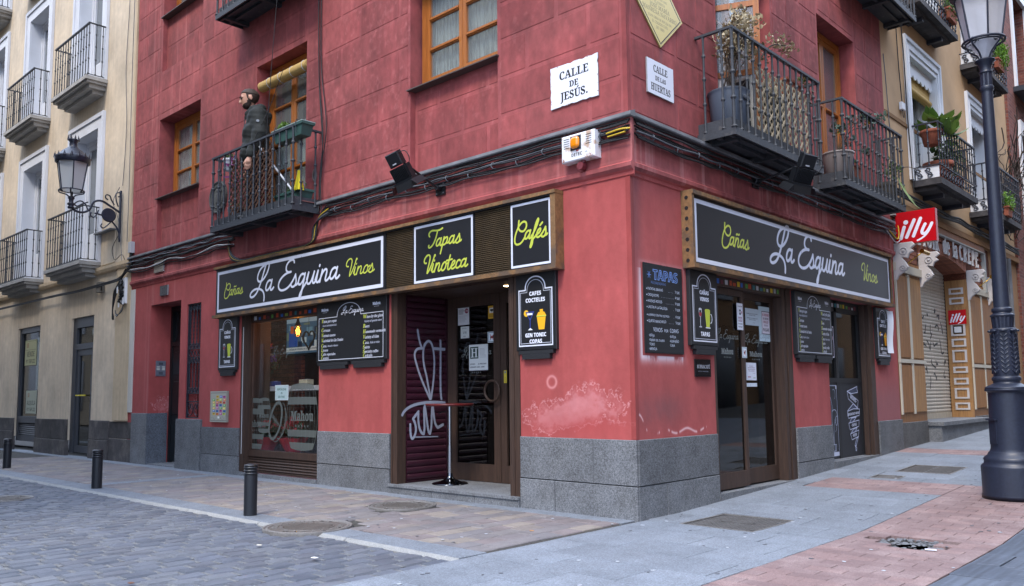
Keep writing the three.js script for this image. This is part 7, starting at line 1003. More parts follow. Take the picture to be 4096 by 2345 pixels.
  // spray paint on both roller shutters
  const gq = quad(-0.7, 0, 0.55, 2.0, 0); const g1 = mesh('graffiti', gq, decalMat(512, 900, (x, W, H) => { x.clearRect(0, 0, W, H); x.strokeStyle = 'rgba(160,166,182,0.92)'; x.lineCap = x.lineJoin = 'round'; const S = (p, w) => { x.lineWidth = w; x.stroke(new Path2D(p)); }; const o = (k) => x.translate(0, k); S('M190,90C200,140 215,190 240,220M240,222C160,220 140,260 175,330C210,420 280,520 330,590', 20); S('M270,190C240,260 250,330 290,420C310,500 330,560 340,590C350,560 400,360 370,240C350,150 300,150 270,200', 20); S('M380,220L500,222M452,160C458,300 440,500 462,590', 22); S('M24,700C60,640 200,600 500,620', 22); x.save(); x.translate(0, 40); S('M110,730C110,800 120,850 150,820C200,760 150,700 140,690L200,640M200,640C190,740 220,800 260,800C280,740 250,640 270,600C300,700 300,800 330,800C360,740 340,640 360,600C380,700 380,740 420,760L480,740', 22); S('M150,820L420,826', 8); x.restore(); }, { roughness: 0.6 }), red); g1.rotation.y = Math.PI / 2; g1.position.set(-3.241, 0, -0.73);
  g1.geometry.translate(0.7, 0, 0); g1.rotation.y = Math.PI / 2; g1.position.z = -0.03;
  const ob = scene.children.find((o) => o.name === 'ochre_building'); turn(mesh('graffiti', quad(8.6, 10.5, 1.0, 2.55, -0.381), decalMat(512, 420, (x, W, H) => { x.clearRect(0, 0, W, H); x.strokeStyle = 'rgba(60,60,62,0.85)'; x.lineWidth = 9; x.lineCap = 'round'; for (let r = 0; r < 5; r++) for (let k = 0; k < 5; k++) { const q = (n) => hash(r, k, n) * 70 - 35; const cx = 60 + k * 96 + (r % 2) * 30, cy = 50 + r * 80 - k * 8; x.beginPath(); x.moveTo(cx + q(1), cy + q(2)); x.bezierCurveTo(cx + q(3) * 1.6, cy + q(4), cx + q(5), cy + q(6) * 1.5, cx + q(7) * 1.5, cy + q(8)); x.stroke(); } }), ob), 'R');
  // rows of little stickers along the door heads
  const C = [0x2d62b4, 0x4f8a3a, 0xc9a91c, 0xb0462a, 0x9a9ea4, 0x7a8a3a, 0x6a2a3a, 0xb9bdc4, 0x2f6f7a].map((c) => plain(c, 0.6)); for (let i = 0; i < 15; i++) { const u = -6.6 + i * 0.115 + rr(0, 0.03), w = rr(0.045, 0.075); turn(mesh('sticker', box(u, u + w, 2.19, 2.19 + rr(0.035, 0.06), -0.09, -0.0885), pick(C), red), 'L'); } for (let i = 0; i < 17; i++) { const u = 1.5 + i * 0.085 + rr(0, 0.02), w = rr(0.04, 0.065); turn(mesh('sticker', box(u, u + w, 2.195, 2.195 + rr(0.03, 0.055), -0.01, -0.0085), pick(C), red), 'R'); } for (let i = 0; i < 12; i++) { const u = 4.3 + i * 0.095 + rr(0, 0.02), w = rr(0.045, 0.07); turn(mesh('sticker', box(u, u + w, 2.18, 2.18 + rr(0.03, 0.055), -0.09, -0.0885), pick(C), red), 'R'); }
}
// ---------------------------------------------------------------- things on the balconies
const leafShape = (l, w) => { const P = [], n = 4, row = []; for (let i = 0; i <= n; i++) { const k = i / n, h = w * Math.sin(Math.PI * Math.min(1, k * 0.92 + 0.08)) ** 0.8 * (1 - 0.15 * k), y = l * k, z = -0.25 * l * k * k; row.push([[-h, y, z + h * 0.35], [0, y, z], [h, y, z + h * 0.35]]); } for (let i = 0; i < n; i++) for (let s = 0; s < 2; s++) P.push(...row[i][s], ...row[i][s + 1], ...row[i + 1][s + 1], ...row[i][s], ...row[i + 1][s + 1], ...row[i + 1][s]); const g = new THREE.BufferGeometry(); g.setAttribute('position', new THREE.Float32BufferAttribute(P, 3)); g.computeVertexNormals(); return metres(g); };
const leafM = (c, t = 0.25) => new THREE.MeshPhysicalMaterial({ color: c, roughness: 0.75, transmission: t, thickness: 0, side: THREE.DoubleSide });
function leafCloud(n, cx, cy, cz, rx, ry, rz, l, w, drop = 0) { const L = []; for (let i = 0; i < n; i++) { const g = leafShape(l * rr(0.6, 1.2), w * rr(0.6, 1.2)); g.rotateX(rr(0.2, 2.2) + drop); g.rotateY(rr(0, 6.28)); g.rotateZ(rr(-0.5, 0.5)); const a = rr(0, 6.28), q = Math.acos(rr(-1, 1)), r = Math.cbrt(rnd()); g.translate(cx + rx * r * Math.sin(q) * Math.cos(a), cy + ry * r * Math.cos(q), cz + rz * r * Math.sin(q) * Math.sin(a)); L.push(g); } return merge(L); }
function lattice(side, u0, u1, y0, y1, d, label, mats) {
  const t = place('lattice_screen', side, 0, 0, 0, label, 'trellis'), w = 0.012, st = 0.098;
  for (const s of [1, -1]) for (let c = s > 0 ? u0 - (y1 - y0) : u0; c < (s > 0 ? u1 : u1 + (y1 - y0)); c += st) { // line u = c + s (y - y0)
    const ya = Math.max(y0, s > 0 ? y0 + (u0 - c) : y0 + (c - u1)), yb = Math.min(y1, s > 0 ? y0 + (u1 - c) : y0 + (c - u0)); if (yb - ya < 0.05) continue;
    const A = [c + s * (ya - y0), ya], B = [c + s * (yb - y0), yb], len = Math.hypot(B[0] - A[0], B[1] - A[1]), g = box(-w, w, -len / 2, len / 2, -0.0035, 0.0035); g.rotateZ(Math.atan2(-(B[0] - A[0]), B[1] - A[1])); g.translate((A[0] + B[0]) / 2, (A[1] + B[1]) / 2, d + (s > 0 ? 0.004 : -0.004)); mesh('slat', g, pick(mats), t);
  }
}
const terra = surf(0.5, (i) => scl([150, 84, 62], 0.8 + 0.3 * cloud2[i]), null, 0, { roughness: 0.85 }), greenPot = plain(0x33544f, 0.55), stemM = plain(0x4a4032, 0.9);
const boxPot = (w, h, d, k = 0.85) => { const g = new THREE.BoxGeometry(w, h, d), p = g.attributes.position; for (let i = 0; i < p.count; i++) if (p.getY(i) < 0) { p.setX(i, p.getX(i) * k); p.setZ(i, p.getZ(i) * k); } g.computeVertexNormals(); return merge([g, box(-w / 2 - 0.01, w / 2 + 0.01, h / 2 - 0.03, h / 2, d / 2, d / 2 + 0.012), box(-w / 2 - 0.01, w / 2 + 0.01, h / 2 - 0.03, h / 2, -d / 2 - 0.012, -d / 2), box(-w / 2 - 0.012, -w / 2, h / 2 - 0.03, h / 2, -d / 2, d / 2), box(w / 2, w / 2 + 0.012, h / 2 - 0.03, h / 2, -d / 2, d / 2)]); };
const roundPot = (r, h) => lathe([[0.001, 0], [r * 0.72, 0], [r * 0.95, h * 0.82], [r * 1.06, h * 0.82], [r * 1.06, h], [r * 0.92, h], [r * 0.9, h * 0.9], [0.001, h * 0.9]], 28);
{
  lattice('L', -6.47, -5.36, 3.56, 4.4, 0.385, 'brown wooden lattice tied inside the balcony rail before the man', [plain(0x4e3424, 0.8), plain(0x5d4030, 0.8), plain(0x442d20, 0.8)]);
  lattice('R', 1.8, 3.05, 3.72, 4.46, 0.365, 'weathered pale lattice tied inside the first right-hand balcony', [plain(0xa89a80, 0.85), plain(0xb8aa90, 0.85), plain(0x94866e, 0.85)]);
  let t = place('planter_box', 'L', -4.97, 4.46, 0.335, 'green window box hung on the balcony rail beside the man', 'planter'); mesh('box', boxPot(0.7, 0.16, 0.17), greenPot, t); mesh('rim', merge([box(-0.365, 0.365, 0.08, 0.09, 0.085, 0.1), box(-0.365, 0.365, 0.08, 0.09, -0.1, -0.085), box(-0.365, -0.35, 0.08, 0.09, -0.085, 0.085), box(0.35, 0.365, 0.08, 0.09, -0.085, 0.085)]), plain(0x8fa39f, 0.5), t); mesh('soil', box(-0.33, 0.33, 0.05, 0.07, -0.08, 0.08), stemM, t); mesh('leaves', leafCloud(150, -0.18, 0.12, 0, 0.17, 0.05, 0.08, 0.05, 0.018), leafM(0x5a7a24), t).userData.kind = 'stuff'; for (const x of [-0.25, 0.25]) mesh('hook', tube([[x, 0.09, 0.09], [x, 0.12, 0.1], [x, 0.08, 0.12], [x, -0.06, 0.11]], 0.006, 14, 5), ironM, t);
  t = place('planter_box', 'L', -5.14, 3.66, 0.2, 'green planter with a few flowers standing on the balcony floor', 'planter'); mesh('box', boxPot(0.62, 0.16, 0.19), greenPot, t); mesh('tray', box(-0.33, 0.33, -0.095, -0.081, -0.11, 0.11), plain(0x6e4a48, 0.7), t); mesh('leaves', leafCloud(70, 0.05, 0.12, 0, 0.22, 0.07, 0.07, 0.06, 0.014), leafM(0x3f6030), t).userData.kind = 'stuff'; mesh('blossoms', leafCloud(16, 0.1, 0.17, 0, 0.2, 0.05, 0.06, 0.025, 0.014), leafM(0xb0648a), t).userData.kind = 'stuff';
  t = place('small_planter', 'L', -6.72, 4.33, 0.28, 'white pot with patterned side and small plant hung at the balcony corner', 'planter'); mesh('pot', roundPot(0.085, 0.17), whiteM, t); mesh('pattern', merge([new THREE.SphereGeometry(0.03, 10, 8).scale(1, 1, 0.3).translate(0.02, 0.08, 0.08)]), plain(0x7a62a0, 0.7), t); mesh('leaves', leafCloud(60, 0, 0.2, 0, 0.09, 0.05, 0.08, 0.05, 0.016), leafM(0x5a6a3a), t).userData.kind = 'stuff';
  t = place('toy_windmill', 'L', -6.45, 4.3, 0.36, 'pink cloth flower on a stick fixed to the balcony rail', 'ornament'); mesh('petals', leafCloud(9, 0, 0.05, 0, 0.05, 0.05, 0.03, 0.1, 0.045), leafM(0xb8649c), t); mesh('tail', leafCloud(3, 0.03, -0.12, 0, 0.02, 0.05, 0.02, 0.14, 0.03, 1.2), leafM(0xb8649c), t); mesh('stick', bar([0, -0.3, 0], [0.03, 0.18, 0], 0.006), plain(0x2f5fa0, 0.5), t);
  t = place('bucket', 'L', -6.62, 3.52, 0.2, 'grey bucket with leaves at the left end of the occupied balcony', 'bucket'); mesh('body', roundPot(0.12, 0.26), plain(0x6d7480, 0.6), t); mesh('leaves', leafCloud(40, 0, 0.28, 0, 0.13, 0.06, 0.1, 0.07, 0.014), leafM(0x5a7050), t).userData.kind = 'stuff';
  t = place('broom_pole', 'L', 0, 0, 0, 'white broom pole leaning across the balcony behind the lattice', 'broom'); mesh('pole', bar([-5.0, 3.72, 0.3], [-6.05, 4.7, 0.33], 0.014, 8), plain(0xc4cad0, 0.5), t); mesh('grip', bar([-6.05, 4.7, 0.33], [-6.14, 4.79, 0.33], 0.018, 8), plain(0xb9b04a, 0.6), t);
  t = place('yellow_cloth', 'L', -4.87, 3.97, 0.3, 'bright yellow cloth hanging on a balcony baluster', 'cloth'); { const g = new THREE.CylinderGeometry(0.018, 0.06, 0.26, 18, 6, true), p = g.attributes.position; for (let i = 0; i < p.count; i++) { const a = Math.atan2(p.getZ(i), p.getX(i)), k = 1 + 0.28 * Math.sin(a * 5 + p.getY(i) * 9) * (0.13 - p.getY(i)) / 0.26; p.setX(i, p.getX(i) * k); p.setZ(i, p.getZ(i) * k); } g.translate(0, -0.13, 0); g.computeVertexNormals(); const m = plain(0xc9b81a, 0.85); m.side = THREE.DoubleSide; mesh('cloth', metres(g), m, t); }
  // right-hand balconies
  t = place('dustbin', 'R', 1.5, 3.67, 0.2, 'blue-grey plastic bin with a dried hydrangea bush on the first right balcony', 'planter'); mesh('bin', lathe([[0.001, 0], [0.17, 0], [0.2, 0.44], [0.215, 0.45], [0.2, 0.46], [0.19, 0.42], [0.001, 0.4]], 32), plain(0x4d5766, 0.55), t); mesh('grip_recess', merge([new THREE.CapsuleGeometry(0.028, 0.09, 4, 10).rotateZ(1.571).scale(1, 1, 0.25).translate(0, 0.36, 0.197)]), plain(0x2c323c, 0.6), t);
  { const S = [], tips = []; for (let i = 0; i < 20; i++) { const a = rr(-0.1, 1.35), h = rr(0.45, 0.95), b = [Math.cos(a) * rr(0.05, 0.55) * h, 0.42 + h, rr(-0.1, 0.2)]; S.push(tube([[rr(-0.08, 0.08), 0.38, rr(-0.08, 0.08)], [b[0] * 0.35, 0.42 + h * 0.5, b[2] * 0.4], b], 0.006, 10, 4)); tips.push(b); } S.push(tube([[0.05, 0.4, 0], [0.4, 0.75, 0.05], [0.85, 1.2, 0.08], [1.2, 1.3, 0.1]], 0.008, 16, 5)); tips.push([1.1, 1.3, 0.1], [1.25, 1.28, 0.1], [0.95, 1.28, 0.08], [0.75, 1.1, 0.05], [0.75, 0.55, 0.1], [0.6, 0.6, 0.14]); mesh('twigs', merge(S), plain(0x3d332b, 0.9), t); const c = [0x9a8a6a, 0xb0a486, 0x7d6c50]; c.forEach((q, k) => mesh('dry_leaves', merge(tips.filter((_, i) => i % 3 === k).map((b) => leafCloud(34, b[0], b[1], b[2], 0.12, 0.11, 0.1, 0.05, 0.018))), leafM(q, 0.2), t).userData.kind = 'stuff'); }
  t = place('air_conditioner', 'R', 2.25, 3.72, 0.06, 'outdoor air-conditioning unit behind the pale lattice', 'air conditioner'); mesh('casing', chamferBox(-0.42, 0.42, 0.02, 0.66, -0.02, 0.24, 0.01), plain(0xb3aea2, 0.6), t); { const R = []; for (let i = 1; i < 8; i++) R.push(new THREE.TorusGeometry(0.035 * i, 0.004, 4, 36).translate(0.06, 0.35, 0.246)); mesh('fan_guard', merge(R), plain(0x2a2c30, 0.6), t); mesh('fan_hole', metres(new THREE.CylinderGeometry(0.26, 0.26, 0.006, 36).rotateX(Math.PI / 2).translate(0.06, 0.35, 0.2405)), blackM, t); } for (let i = 0; i < 4; i++) for (let k = 0; k < 2; k++) mesh('side_opening', box(-0.425, -0.42, 0.06 + i * 0.15, 0.18 + i * 0.15, 0.01 + k * 0.11, 0.1 + k * 0.11), blackM, t); for (const x of [-0.3, 0.3]) mesh('foot', box(x - 0.04, x + 0.04, -0.02, 0.02, -0.02, 0.24), ironM, t);
  t = place('hanging_planter', 'R', 2.8, 4.49, 0.26, 'terracotta planter hung inside the rail above the pale lattice', 'planter'); mesh('box', boxPot(0.42, 0.16, 0.16), terra, t); mesh('moss', leafCloud(60, 0.2, 0.16, 0.09, 0.08, 0.05, 0.05, 0.05, 0.01, 1), leafM(0x5b6a2c), t).userData.kind = 'stuff'; mesh('dry_fronds', leafCloud(24, 0.3, -0.02, 0.1, 0.06, 0.14, 0.04, 0.09, 0.01, 1.4), leafM(0x4d4632), t).userData.kind = 'stuff';
  t = place('paint_pot', 'R', 4.2, 3.67, 0.24, 'grey paint bucket with blue and yellow label and shrub, second balcony', 'planter'); mesh('bucket', lathe([[0.001, 0], [0.15, 0], [0.19, 0.36], [0.198, 0.36], [0.198, 0.38], [0.18, 0.38], [0.001, 0.35]], 30), plain(0x77706e, 0.5), t); { const g = new THREE.CylinderGeometry(0.192, 0.163, 0.24, 14, 1, true, 0.2, 1.0); g.translate(0, 0.2, 0); mesh('label', flatten(g), printMat(160, 200, (x, W, H) => { fill(x, W, H, '#c9cbd6'); x.fillStyle = '#25389a'; x.fillRect(0, 0, W, 100); x.fillStyle = '#c9a84a'; x.beginPath(); x.moveTo(0, 140); x.lineTo(0, 100); x.lineTo(W, 60); x.lineTo(W, 140); x.fill(); x.save(); x.translate(W / 2, 84); x.rotate(-0.5); textC(x, 'DRACO', 0, 0, 'bold 40px sans-serif', '#eef'); x.restore(); lines(x, 20, 160, 120, 2, 16); }), t); }
  { const S = [], L = [], Y = []; for (const b of [[0.12, 0.75, 0.05], [0.25, 0.85, 0.1], [0.5, 0.95, 0.12], [0.75, 0.98, 0.14], [1.0, 1.02, 0.15], [1.2, 1.1, 0.15], [0.2, 0.55, 0.1], [0.55, 0.5, 0.14], [0.0, 0.7, 0.0], [0.85, 0.9, 0.1]]) { S.push(tube([[0, 0.35, 0], [b[0] * 0.4, 0.35 + (b[1] - 0.35) * 0.7, b[2] * 0.5], b], 0.005, 12, 4)); L.push(leafCloud(15, b[0], b[1], b[2], 0.1, 0.07, 0.06, 0.07, 0.026)); if (rnd() < 0.5) Y.push(leafCloud(2, b[0], b[1] - 0.05, b[2], 0.05, 0.03, 0.03, 0.07, 0.024)); } mesh('stems', merge(S), stemM, t); mesh('leaves', merge(L), leafM(0x3f5648), t).userData.kind = 'stuff'; mesh('yellow_leaves', merge(Y), leafM(0xa8902c), t).userData.kind = 'stuff'; }
  t = place('terracotta_planter', 'R', 4.75, 3.67, 0.15, 'tall terracotta planter in the middle of the second right-hand balcony', 'planter'); mesh('box', boxPot(0.36, 0.36, 0.2, 0.9).translate(0, 0.18, 0), terra, t); mesh('leaves', leafCloud(30, 0.12, 0.4, 0, 0.15, 0.06, 0.08, 0.06, 0.02), leafM(0x4a6a30), t).userData.kind = 'stuff';
  t = place('trailing_plant', 'R', 5.85, 3.67, 0.26, 'trailing plant with long drooping leaves at the far balcony end', 'plant'); mesh('pot', roundPot(0.12, 0.3), plain(0x5f5a50, 0.8), t); mesh('leaves', leafCloud(60, 0.1, 0.5, 0.05, 0.28, 0.14, 0.1, 0.07, 0.022), leafM(0x55703a), t).userData.kind = 'stuff'; for (const [x, y, l] of [[0, 0.35, 0.4], [0.1, 0.3, 0.34], [0.2, 0.28, 0.42]]) { const g = leafShape(l, 0.035); g.rotateX(2.9); g.translate(x, y, 0.17); mesh('leaf', g, leafM(0x6a7f42), t); } mesh('stem', tube([[0, 0.3, 0], [0.3, 0.55, 0.1], [0.6, 0.62, 0.15], [0.9, 0.6, 0.2]], 0.006, 16, 4), stemM, t);
  // ochre balconies: pots and greenery
  const potted = (u, y, d, r, h, label, fn) => { const p = place('potted_plant', 'R', u, y, d, label, 'plant'); mesh('pot', roundPot(r, h), terra, p); fn(p); return p; };
  potted(8.15, 5.02, 0.24, 0.16, 0.24, 'terracotta pot hooked on the ochre balcony corner with broad leaves', (p) => { for (let i = 0; i < 26; i++) { const g = leafShape(rr(0.26, 0.4), rr(0.08, 0.12)), a = rr(0, 6.28); g.rotateX(rr(0.8, 2.1)); g.rotateY(a); g.translate(0.35 + Math.sin(a) * 0.22 + rr(-0.1, 0.3), rr(0.2, 0.52), Math.cos(a) * 0.12); mesh('leaf', g, leafM(pick([0x5d7a2c, 0x4d6a26, 0x6f8a34]), 0.35), p); } mesh('stem', tube([[0, 0.2, 0], [0.2, 0.3, 0.02], [0.4, 0.45, 0]], 0.01, 12, 5), stemM, p); });
  potted(8.5, 4.44, 0.22, 0.22, 0.36, 'large terracotta pot on the floor of the ochre balcony', (p) => mesh('leaves', leafCloud(70, 0.3, 0.5, 0, 0.4, 0.16, 0.12, 0.12, 0.04), leafM(0x3d5a2e), p).userData.kind = 'stuff');
  potted(9.4, 4.44, 0.2, 0.16, 0.28, 'bushy plant in a terracotta pot at the far end of the first ochre balcony', (p) => mesh('leaves', leafCloud(260, 0, 0.6, 0, 0.4, 0.4, 0.16, 0.07, 0.022), leafM(0x44602c), p).userData.kind = 'stuff');
  const bush = (u, y, d, rx, ry, n, label, c) => { const p = place('balcony_shrub', 'R', u, y, d, label, 'plant'); mesh('pot', boxPot(rx * 1.2, 0.18, 0.16), terra, p); for (let k = 0; k < 4; k++) mesh('foliage', leafCloud(Math.round(n / 4), rr(-0.5, 0.5) * rx, ry * 0.55 + rr(-0.2, 0.2) * ry, 0.04, rx * 0.6, ry * 0.6, 0.14, 0.05, 0.015), leafM(c[k % c.length], 0.3), p).userData.kind = 'stuff'; };
  bush(12.4, 7.55, 0.36, 0.45, 0.5, 900, 'bright green trailing shrub on the upper ochre balcony beside the lamp', [0x5f8a1c, 0x4a7418, 0x76a024]); bush(9.2, 7.5, 0.34, 0.4, 0.36, 500, 'green shrub on the upper ochre balcony above the white valance', [0x4a6a2c, 0x5c7c34]); bush(12.0, 4.5, 0.42, 0.3, 0.3, 300, 'light green plant on the far ochre balcony behind the street lamp', [0x6f9a2a, 0x5a8420]); bush(15.9, 7.6, 0.45, 0.5, 0.5, 500, 'flowering green plant on the brick building balcony', [0x3f6a28, 0x4e7a30]);
  const cl = place('climber', 'R', 0, 0, 0, 'bare tangled climber branches between ochre and brick buildings', 'plant'); { const S = []; for (let i = 0; i < 46; i++) { const P = [[rr(13.2, 14.6), rr(4.2, 5.4), 0.1]]; for (let k = 0; k < 5; k++) { const l = P[k]; P.push([l[0] + rr(-0.35, 0.45), l[1] + rr(0.05, 0.5), l[2] + rr(-0.05, 0.14)]); } S.push(tube(P, rr(0.006, 0.012), 14, 4)); } mesh('branches', merge(S), plain(0x3c332e, 0.9), cl).userData.kind = 'stuff'; }
}
// ---------------------------------------------------------------- the man on the balcony
function sdfMesh(f, lo, hi, c) { // surface nets over the zero level of f
  const n = [0, 1, 2].map((k) => Math.ceil((hi[k] - lo[k]) / c) + 1), [X, Y, Z] = n, v = new Float32Array(X * Y * Z), id = new Int32Array(X * Y * Z).fill(-1), P = [], I = [];
  const ix = (x, y, z) => (z * Y + y) * X + x;
  for (let z = 0; z < Z; z++) for (let y = 0; y < Y; y++) for (let x = 0; x < X; x++) v[ix(x, y, z)] = f(lo[0] + x * c, lo[1] + y * c, lo[2] + z * c);
  for (let z = 0; z + 1 < Z; z++) for (let y = 0; y + 1 < Y; y++) for (let x = 0; x + 1 < X; x++) {
    let s = [0, 0, 0], m = 0; const val = (k) => v[ix(x + (k & 1), y + ((k >> 1) & 1), z + (k >> 2))];
    for (let a = 0; a < 8; a++) for (const b of [1, 2, 4]) { if (a & b) continue; const p = val(a), q = val(a | b); if ((p < 0) === (q < 0)) continue; const t = p / (p - q); s[0] += (a & 1) + (b === 1 ? t : 0); s[1] += ((a >> 1) & 1) + (b === 2 ? t : 0); s[2] += (a >> 2) + (b === 4 ? t : 0); m++; }
    if (m) { id[ix(x, y, z)] = P.length / 3; P.push(lo[0] + (x + s[0] / m) * c, lo[1] + (y + s[1] / m) * c, lo[2] + (z + s[2] / m) * c); }
  }
  for (let z = 1; z + 1 < Z; z++) for (let y = 1; y + 1 < Y; y++) for (let x = 1; x + 1 < X; x++) {
    const a = v[ix(x, y, z)] < 0, q = (i, j, k, l, fl) => (fl ? I.push(i, k, j, i, l, k) : I.push(i, j, k, i, k, l));
    if (a !== v[ix(x + 1, y, z)] < 0) q(id[ix(x, y - 1, z - 1)], id[ix(x, y, z - 1)], id[ix(x, y, z)], id[ix(x, y - 1, z)], !a);
    if (a !== v[ix(x, y + 1, z)] < 0) q(id[ix(x - 1, y, z - 1)], id[ix(x - 1, y, z)], id[ix(x, y, z)], id[ix(x, y, z - 1)], !a);
    if (a !== v[ix(x, y, z + 1)] < 0) q(id[ix(x - 1, y - 1, z)], id[ix(x, y - 1, z)], id[ix(x, y, z)], id[ix(x - 1, y, z)], !a);
  }
  const g = new THREE.BufferGeometry(); g.setAttribute('position', new THREE.Float32BufferAttribute(P, 3)); g.setIndex(I); g.computeVertexNormals(); return metres(g);
}
const cap = (a, b, r0, r1) => (x, y, z) => { const d = [b[0] - a[0], b[1] - a[1], b[2] - a[2]], p = [x - a[0], y - a[1], z - a[2]], t = clamp01((p[0] * d[0] + p[1] * d[1] + p[2] * d[2]) / (d[0] ** 2 + d[1] ** 2 + d[2] ** 2)); return Math.hypot(p[0] - d[0] * t, p[1] - d[1] * t, p[2] - d[2] * t) - (r0 + (r1 - r0) * t); };
const ell = (c, r) => (x, y, z) => { const k = Math.hypot((x - c[0]) / r[0], (y - c[1]) / r[1], (z - c[2]) / r[2]); return (k - 1) * Math.min(...r); };
const smin = (a, b, k) => { const h = clamp01(0.5 + (0.5 * (b - a)) / k); return b + (a - b) * h - k * h * (1 - h); };
const join = (k, ...fs) => (x, y, z) => { let d = 9; for (const f of fs) d = smin(d, f(x, y, z), k); return d; };
{
  const man = thing('person', 'bearded man in dark green parka standing at the balcony rail looking down', 'person', { p: [-6.17, 3.5, 0.19], ry: -0.5 }); man.scale.set(1.12, 1, 1.16);
  const skin = plain(0xc9977e, 0.55), coat = surf(0.5, (i) => scl([30, 34, 31], 0.8 + 0.3 * cloud2[i] + 0.1 * (speck[i] - 0.5)), (i) => 0.5 * fine[i] + 0.5 * cloud2[i], 0.003, { roughness: 0.8 }), jeans = plain(0x1b2232, 0.85), hairM = surf(0.1, (i) => scl([62, 47, 36], 0.6 + 0.7 * streak[i]), null, 0, { roughness: 0.7 });
  // head is turned down and a little forward: its own frame
  const H = sub('head_frame', man); man.remove(H);
  const hp = (x, y, z) => { const a = 0.28, Y = y - 1.66, Z = z - 0.02; return [x, Y * Math.cos(a) - Z * Math.sin(a) * -1 * -1, Y * Math.sin(a) + Z * Math.cos(a)]; };
  const toHead = (x, y, z) => { const a = 0.3, Y = y - 1.64, Z = z - 0.03; return [x, Y * Math.cos(a) + Z * Math.sin(a), -Y * Math.sin(a) + Z * Math.cos(a)]; }; // undo the nod
  const skull = join(0.03, ell([0, 0.165, -0.012], [0.083, 0.105, 0.104]), ell([0, 0.1, 0.035], [0.066, 0.085, 0.075]), ell([0, 0.035, 0.06], [0.045, 0.035, 0.042]));
  const face = join(0.012, skull, cap([0, 0.15, 0.105], [0, 0.105, 0.128], 0.009, 0.014), ell([0, 0.165, 0.09], [0.06, 0.012, 0.02]), ell([0.087, 0.12, -0.005], [0.01, 0.032, 0.019]), ell([-0.087, 0.12, -0.005], [0.01, 0.032, 0.019]), ell([0, 0.064, 0.1], [0.024, 0.007, 0.012]));
  const eyeDent = (x, y, z) => Math.min(ell([0.033, 0.145, 0.108], [0.02, 0.013, 0.014])(x, y, z), ell([-0.033, 0.145, 0.108], [0.02, 0.013, 0.014])(x, y, z));
  const headW = (x, y, z) => { const q = toHead(x, y, z), d = face(...q); return -smin(-d, eyeDent(...q), 0.01); };
  const neck = cap([0, 1.52, -0.03], [0, 1.7, 0.02], 0.068, 0.06);
  const fingers = []; for (const s of [1, -1]) { const w = [s * 0.3, 0.84, 0.06], palm = [s * 0.305, 0.775, 0.075]; fingers.push(cap(w, palm, 0.03, 0.036), cap([s * 0.305, 0.8, 0.06], [s * 0.305, 0.76, 0.095], 0.02, 0.022)); [[0.03, 0.075], [0.011, 0.085], [-0.008, 0.08], [-0.027, 0.062]].forEach(([o, l]) => { const a = [s * 0.31, 0.755, 0.075 + o], b = [s * 0.305, 0.755 - l * 0.5, 0.08 + o], c = [s * 0.288, 0.755 - l, 0.083 + o * 0.9]; fingers.push(cap(a, b, 0.0105, 0.0095), cap(b, c, 0.0095, 0.008)); }); fingers.push(cap([s * 0.295, 0.8, 0.1], [s * 0.28, 0.75, 0.125], 0.012, 0.009)); }
  const torso = join(0.08, cap([-0.1, 1.42, -0.02], [0.1, 1.42, -0.02], 0.12, 0.12), cap([-0.07, 1.05, 0], [0.07, 1.05, 0], 0.12, 0.12), cap([0, 1.0, 0], [0, 1.5, -0.02], 0.12, 0.1));
  const skinF = join(0.02, headW, neck), bodyF = join(0.03, skinF, torso, ...[1, -1].map((s) => cap([s * 0.19, 1.48, -0.02], [s * 0.27, 1.16, -0.03], 0.05, 0.045)), ...[1, -1].map((s) => cap([s * 0.27, 1.16, -0.03], [s * 0.3, 0.86, 0.05], 0.042, 0.03)), ...[1, -1].map((s) => cap([s * 0.09, 0.98, 0], [s * 0.1, 0.1, 0], 0.07, 0.05)));
  const hd = sdfMesh(headW, [-0.13, 1.6, -0.16], [0.13, 1.96, 0.26], 0.006), lower = sdfMesh(join(0.012, bodyF), [-0.42, 0.02, -0.25], [0.42, 1.66, 0.25], 0.018), hands = sdfMesh(join(0.006, ...fingers), [-0.36, 0.62, 0.0], [0.36, 0.9, 0.17], 0.0045);
  const body = mesh('body', mergeGeometries([hd, lower, hands]), skin, man);
  const fold = (x, y, z) => 0.003 * Math.sin(y * 34 + 3 * Math.sin(x * 17)) * Math.sin(x * 23 + z * 19 + y * 6) + 0.0015 * Math.sin(y * 90 + x * 30);
  const jk = join(0.05, cap([-0.13, 1.46, -0.03], [0.13, 1.46, -0.03], 0.115, 0.115), cap([-0.11, 1.24, 0], [0.11, 1.24, 0], 0.15, 0.15), cap([-0.11, 0.95, 0], [0.11, 0.95, 0], 0.165, 0.165), cap([0, 1.5, -0.03], [0, 1.58, -0.01], 0.12, 0.1), ...[-0.09, 0.09].map((o) => cap([o, 0.92, 0], [o, 1.44, -0.03], 0.165, 0.13)), ...[1, -1].flatMap((s) => [cap([s * 0.2, 1.49, -0.03], [s * 0.29, 1.18, -0.05], 0.098, 0.082), cap([s * 0.29, 1.18, -0.05], [s * 0.305, 0.87, 0.05], 0.08, 0.058)]));
  const hood = join(0.04, cap([-0.11, 1.6, -0.05], [0.11, 1.6, -0.05], 0.062, 0.062), cap([-0.12, 1.58, 0.02], [-0.1, 1.6, -0.06], 0.045, 0.055), cap([0.12, 1.58, 0.02], [0.1, 1.6, -0.06], 0.045, 0.055), cap([-0.07, 1.52, -0.13], [0.07, 1.52, -0.13], 0.06, 0.06), cap([0.07, 1.52, 0.1], [0.1, 1.6, 0.03], 0.03, 0.04), cap([-0.07, 1.52, 0.1], [-0.1, 1.6, 0.03], 0.03, 0.04));
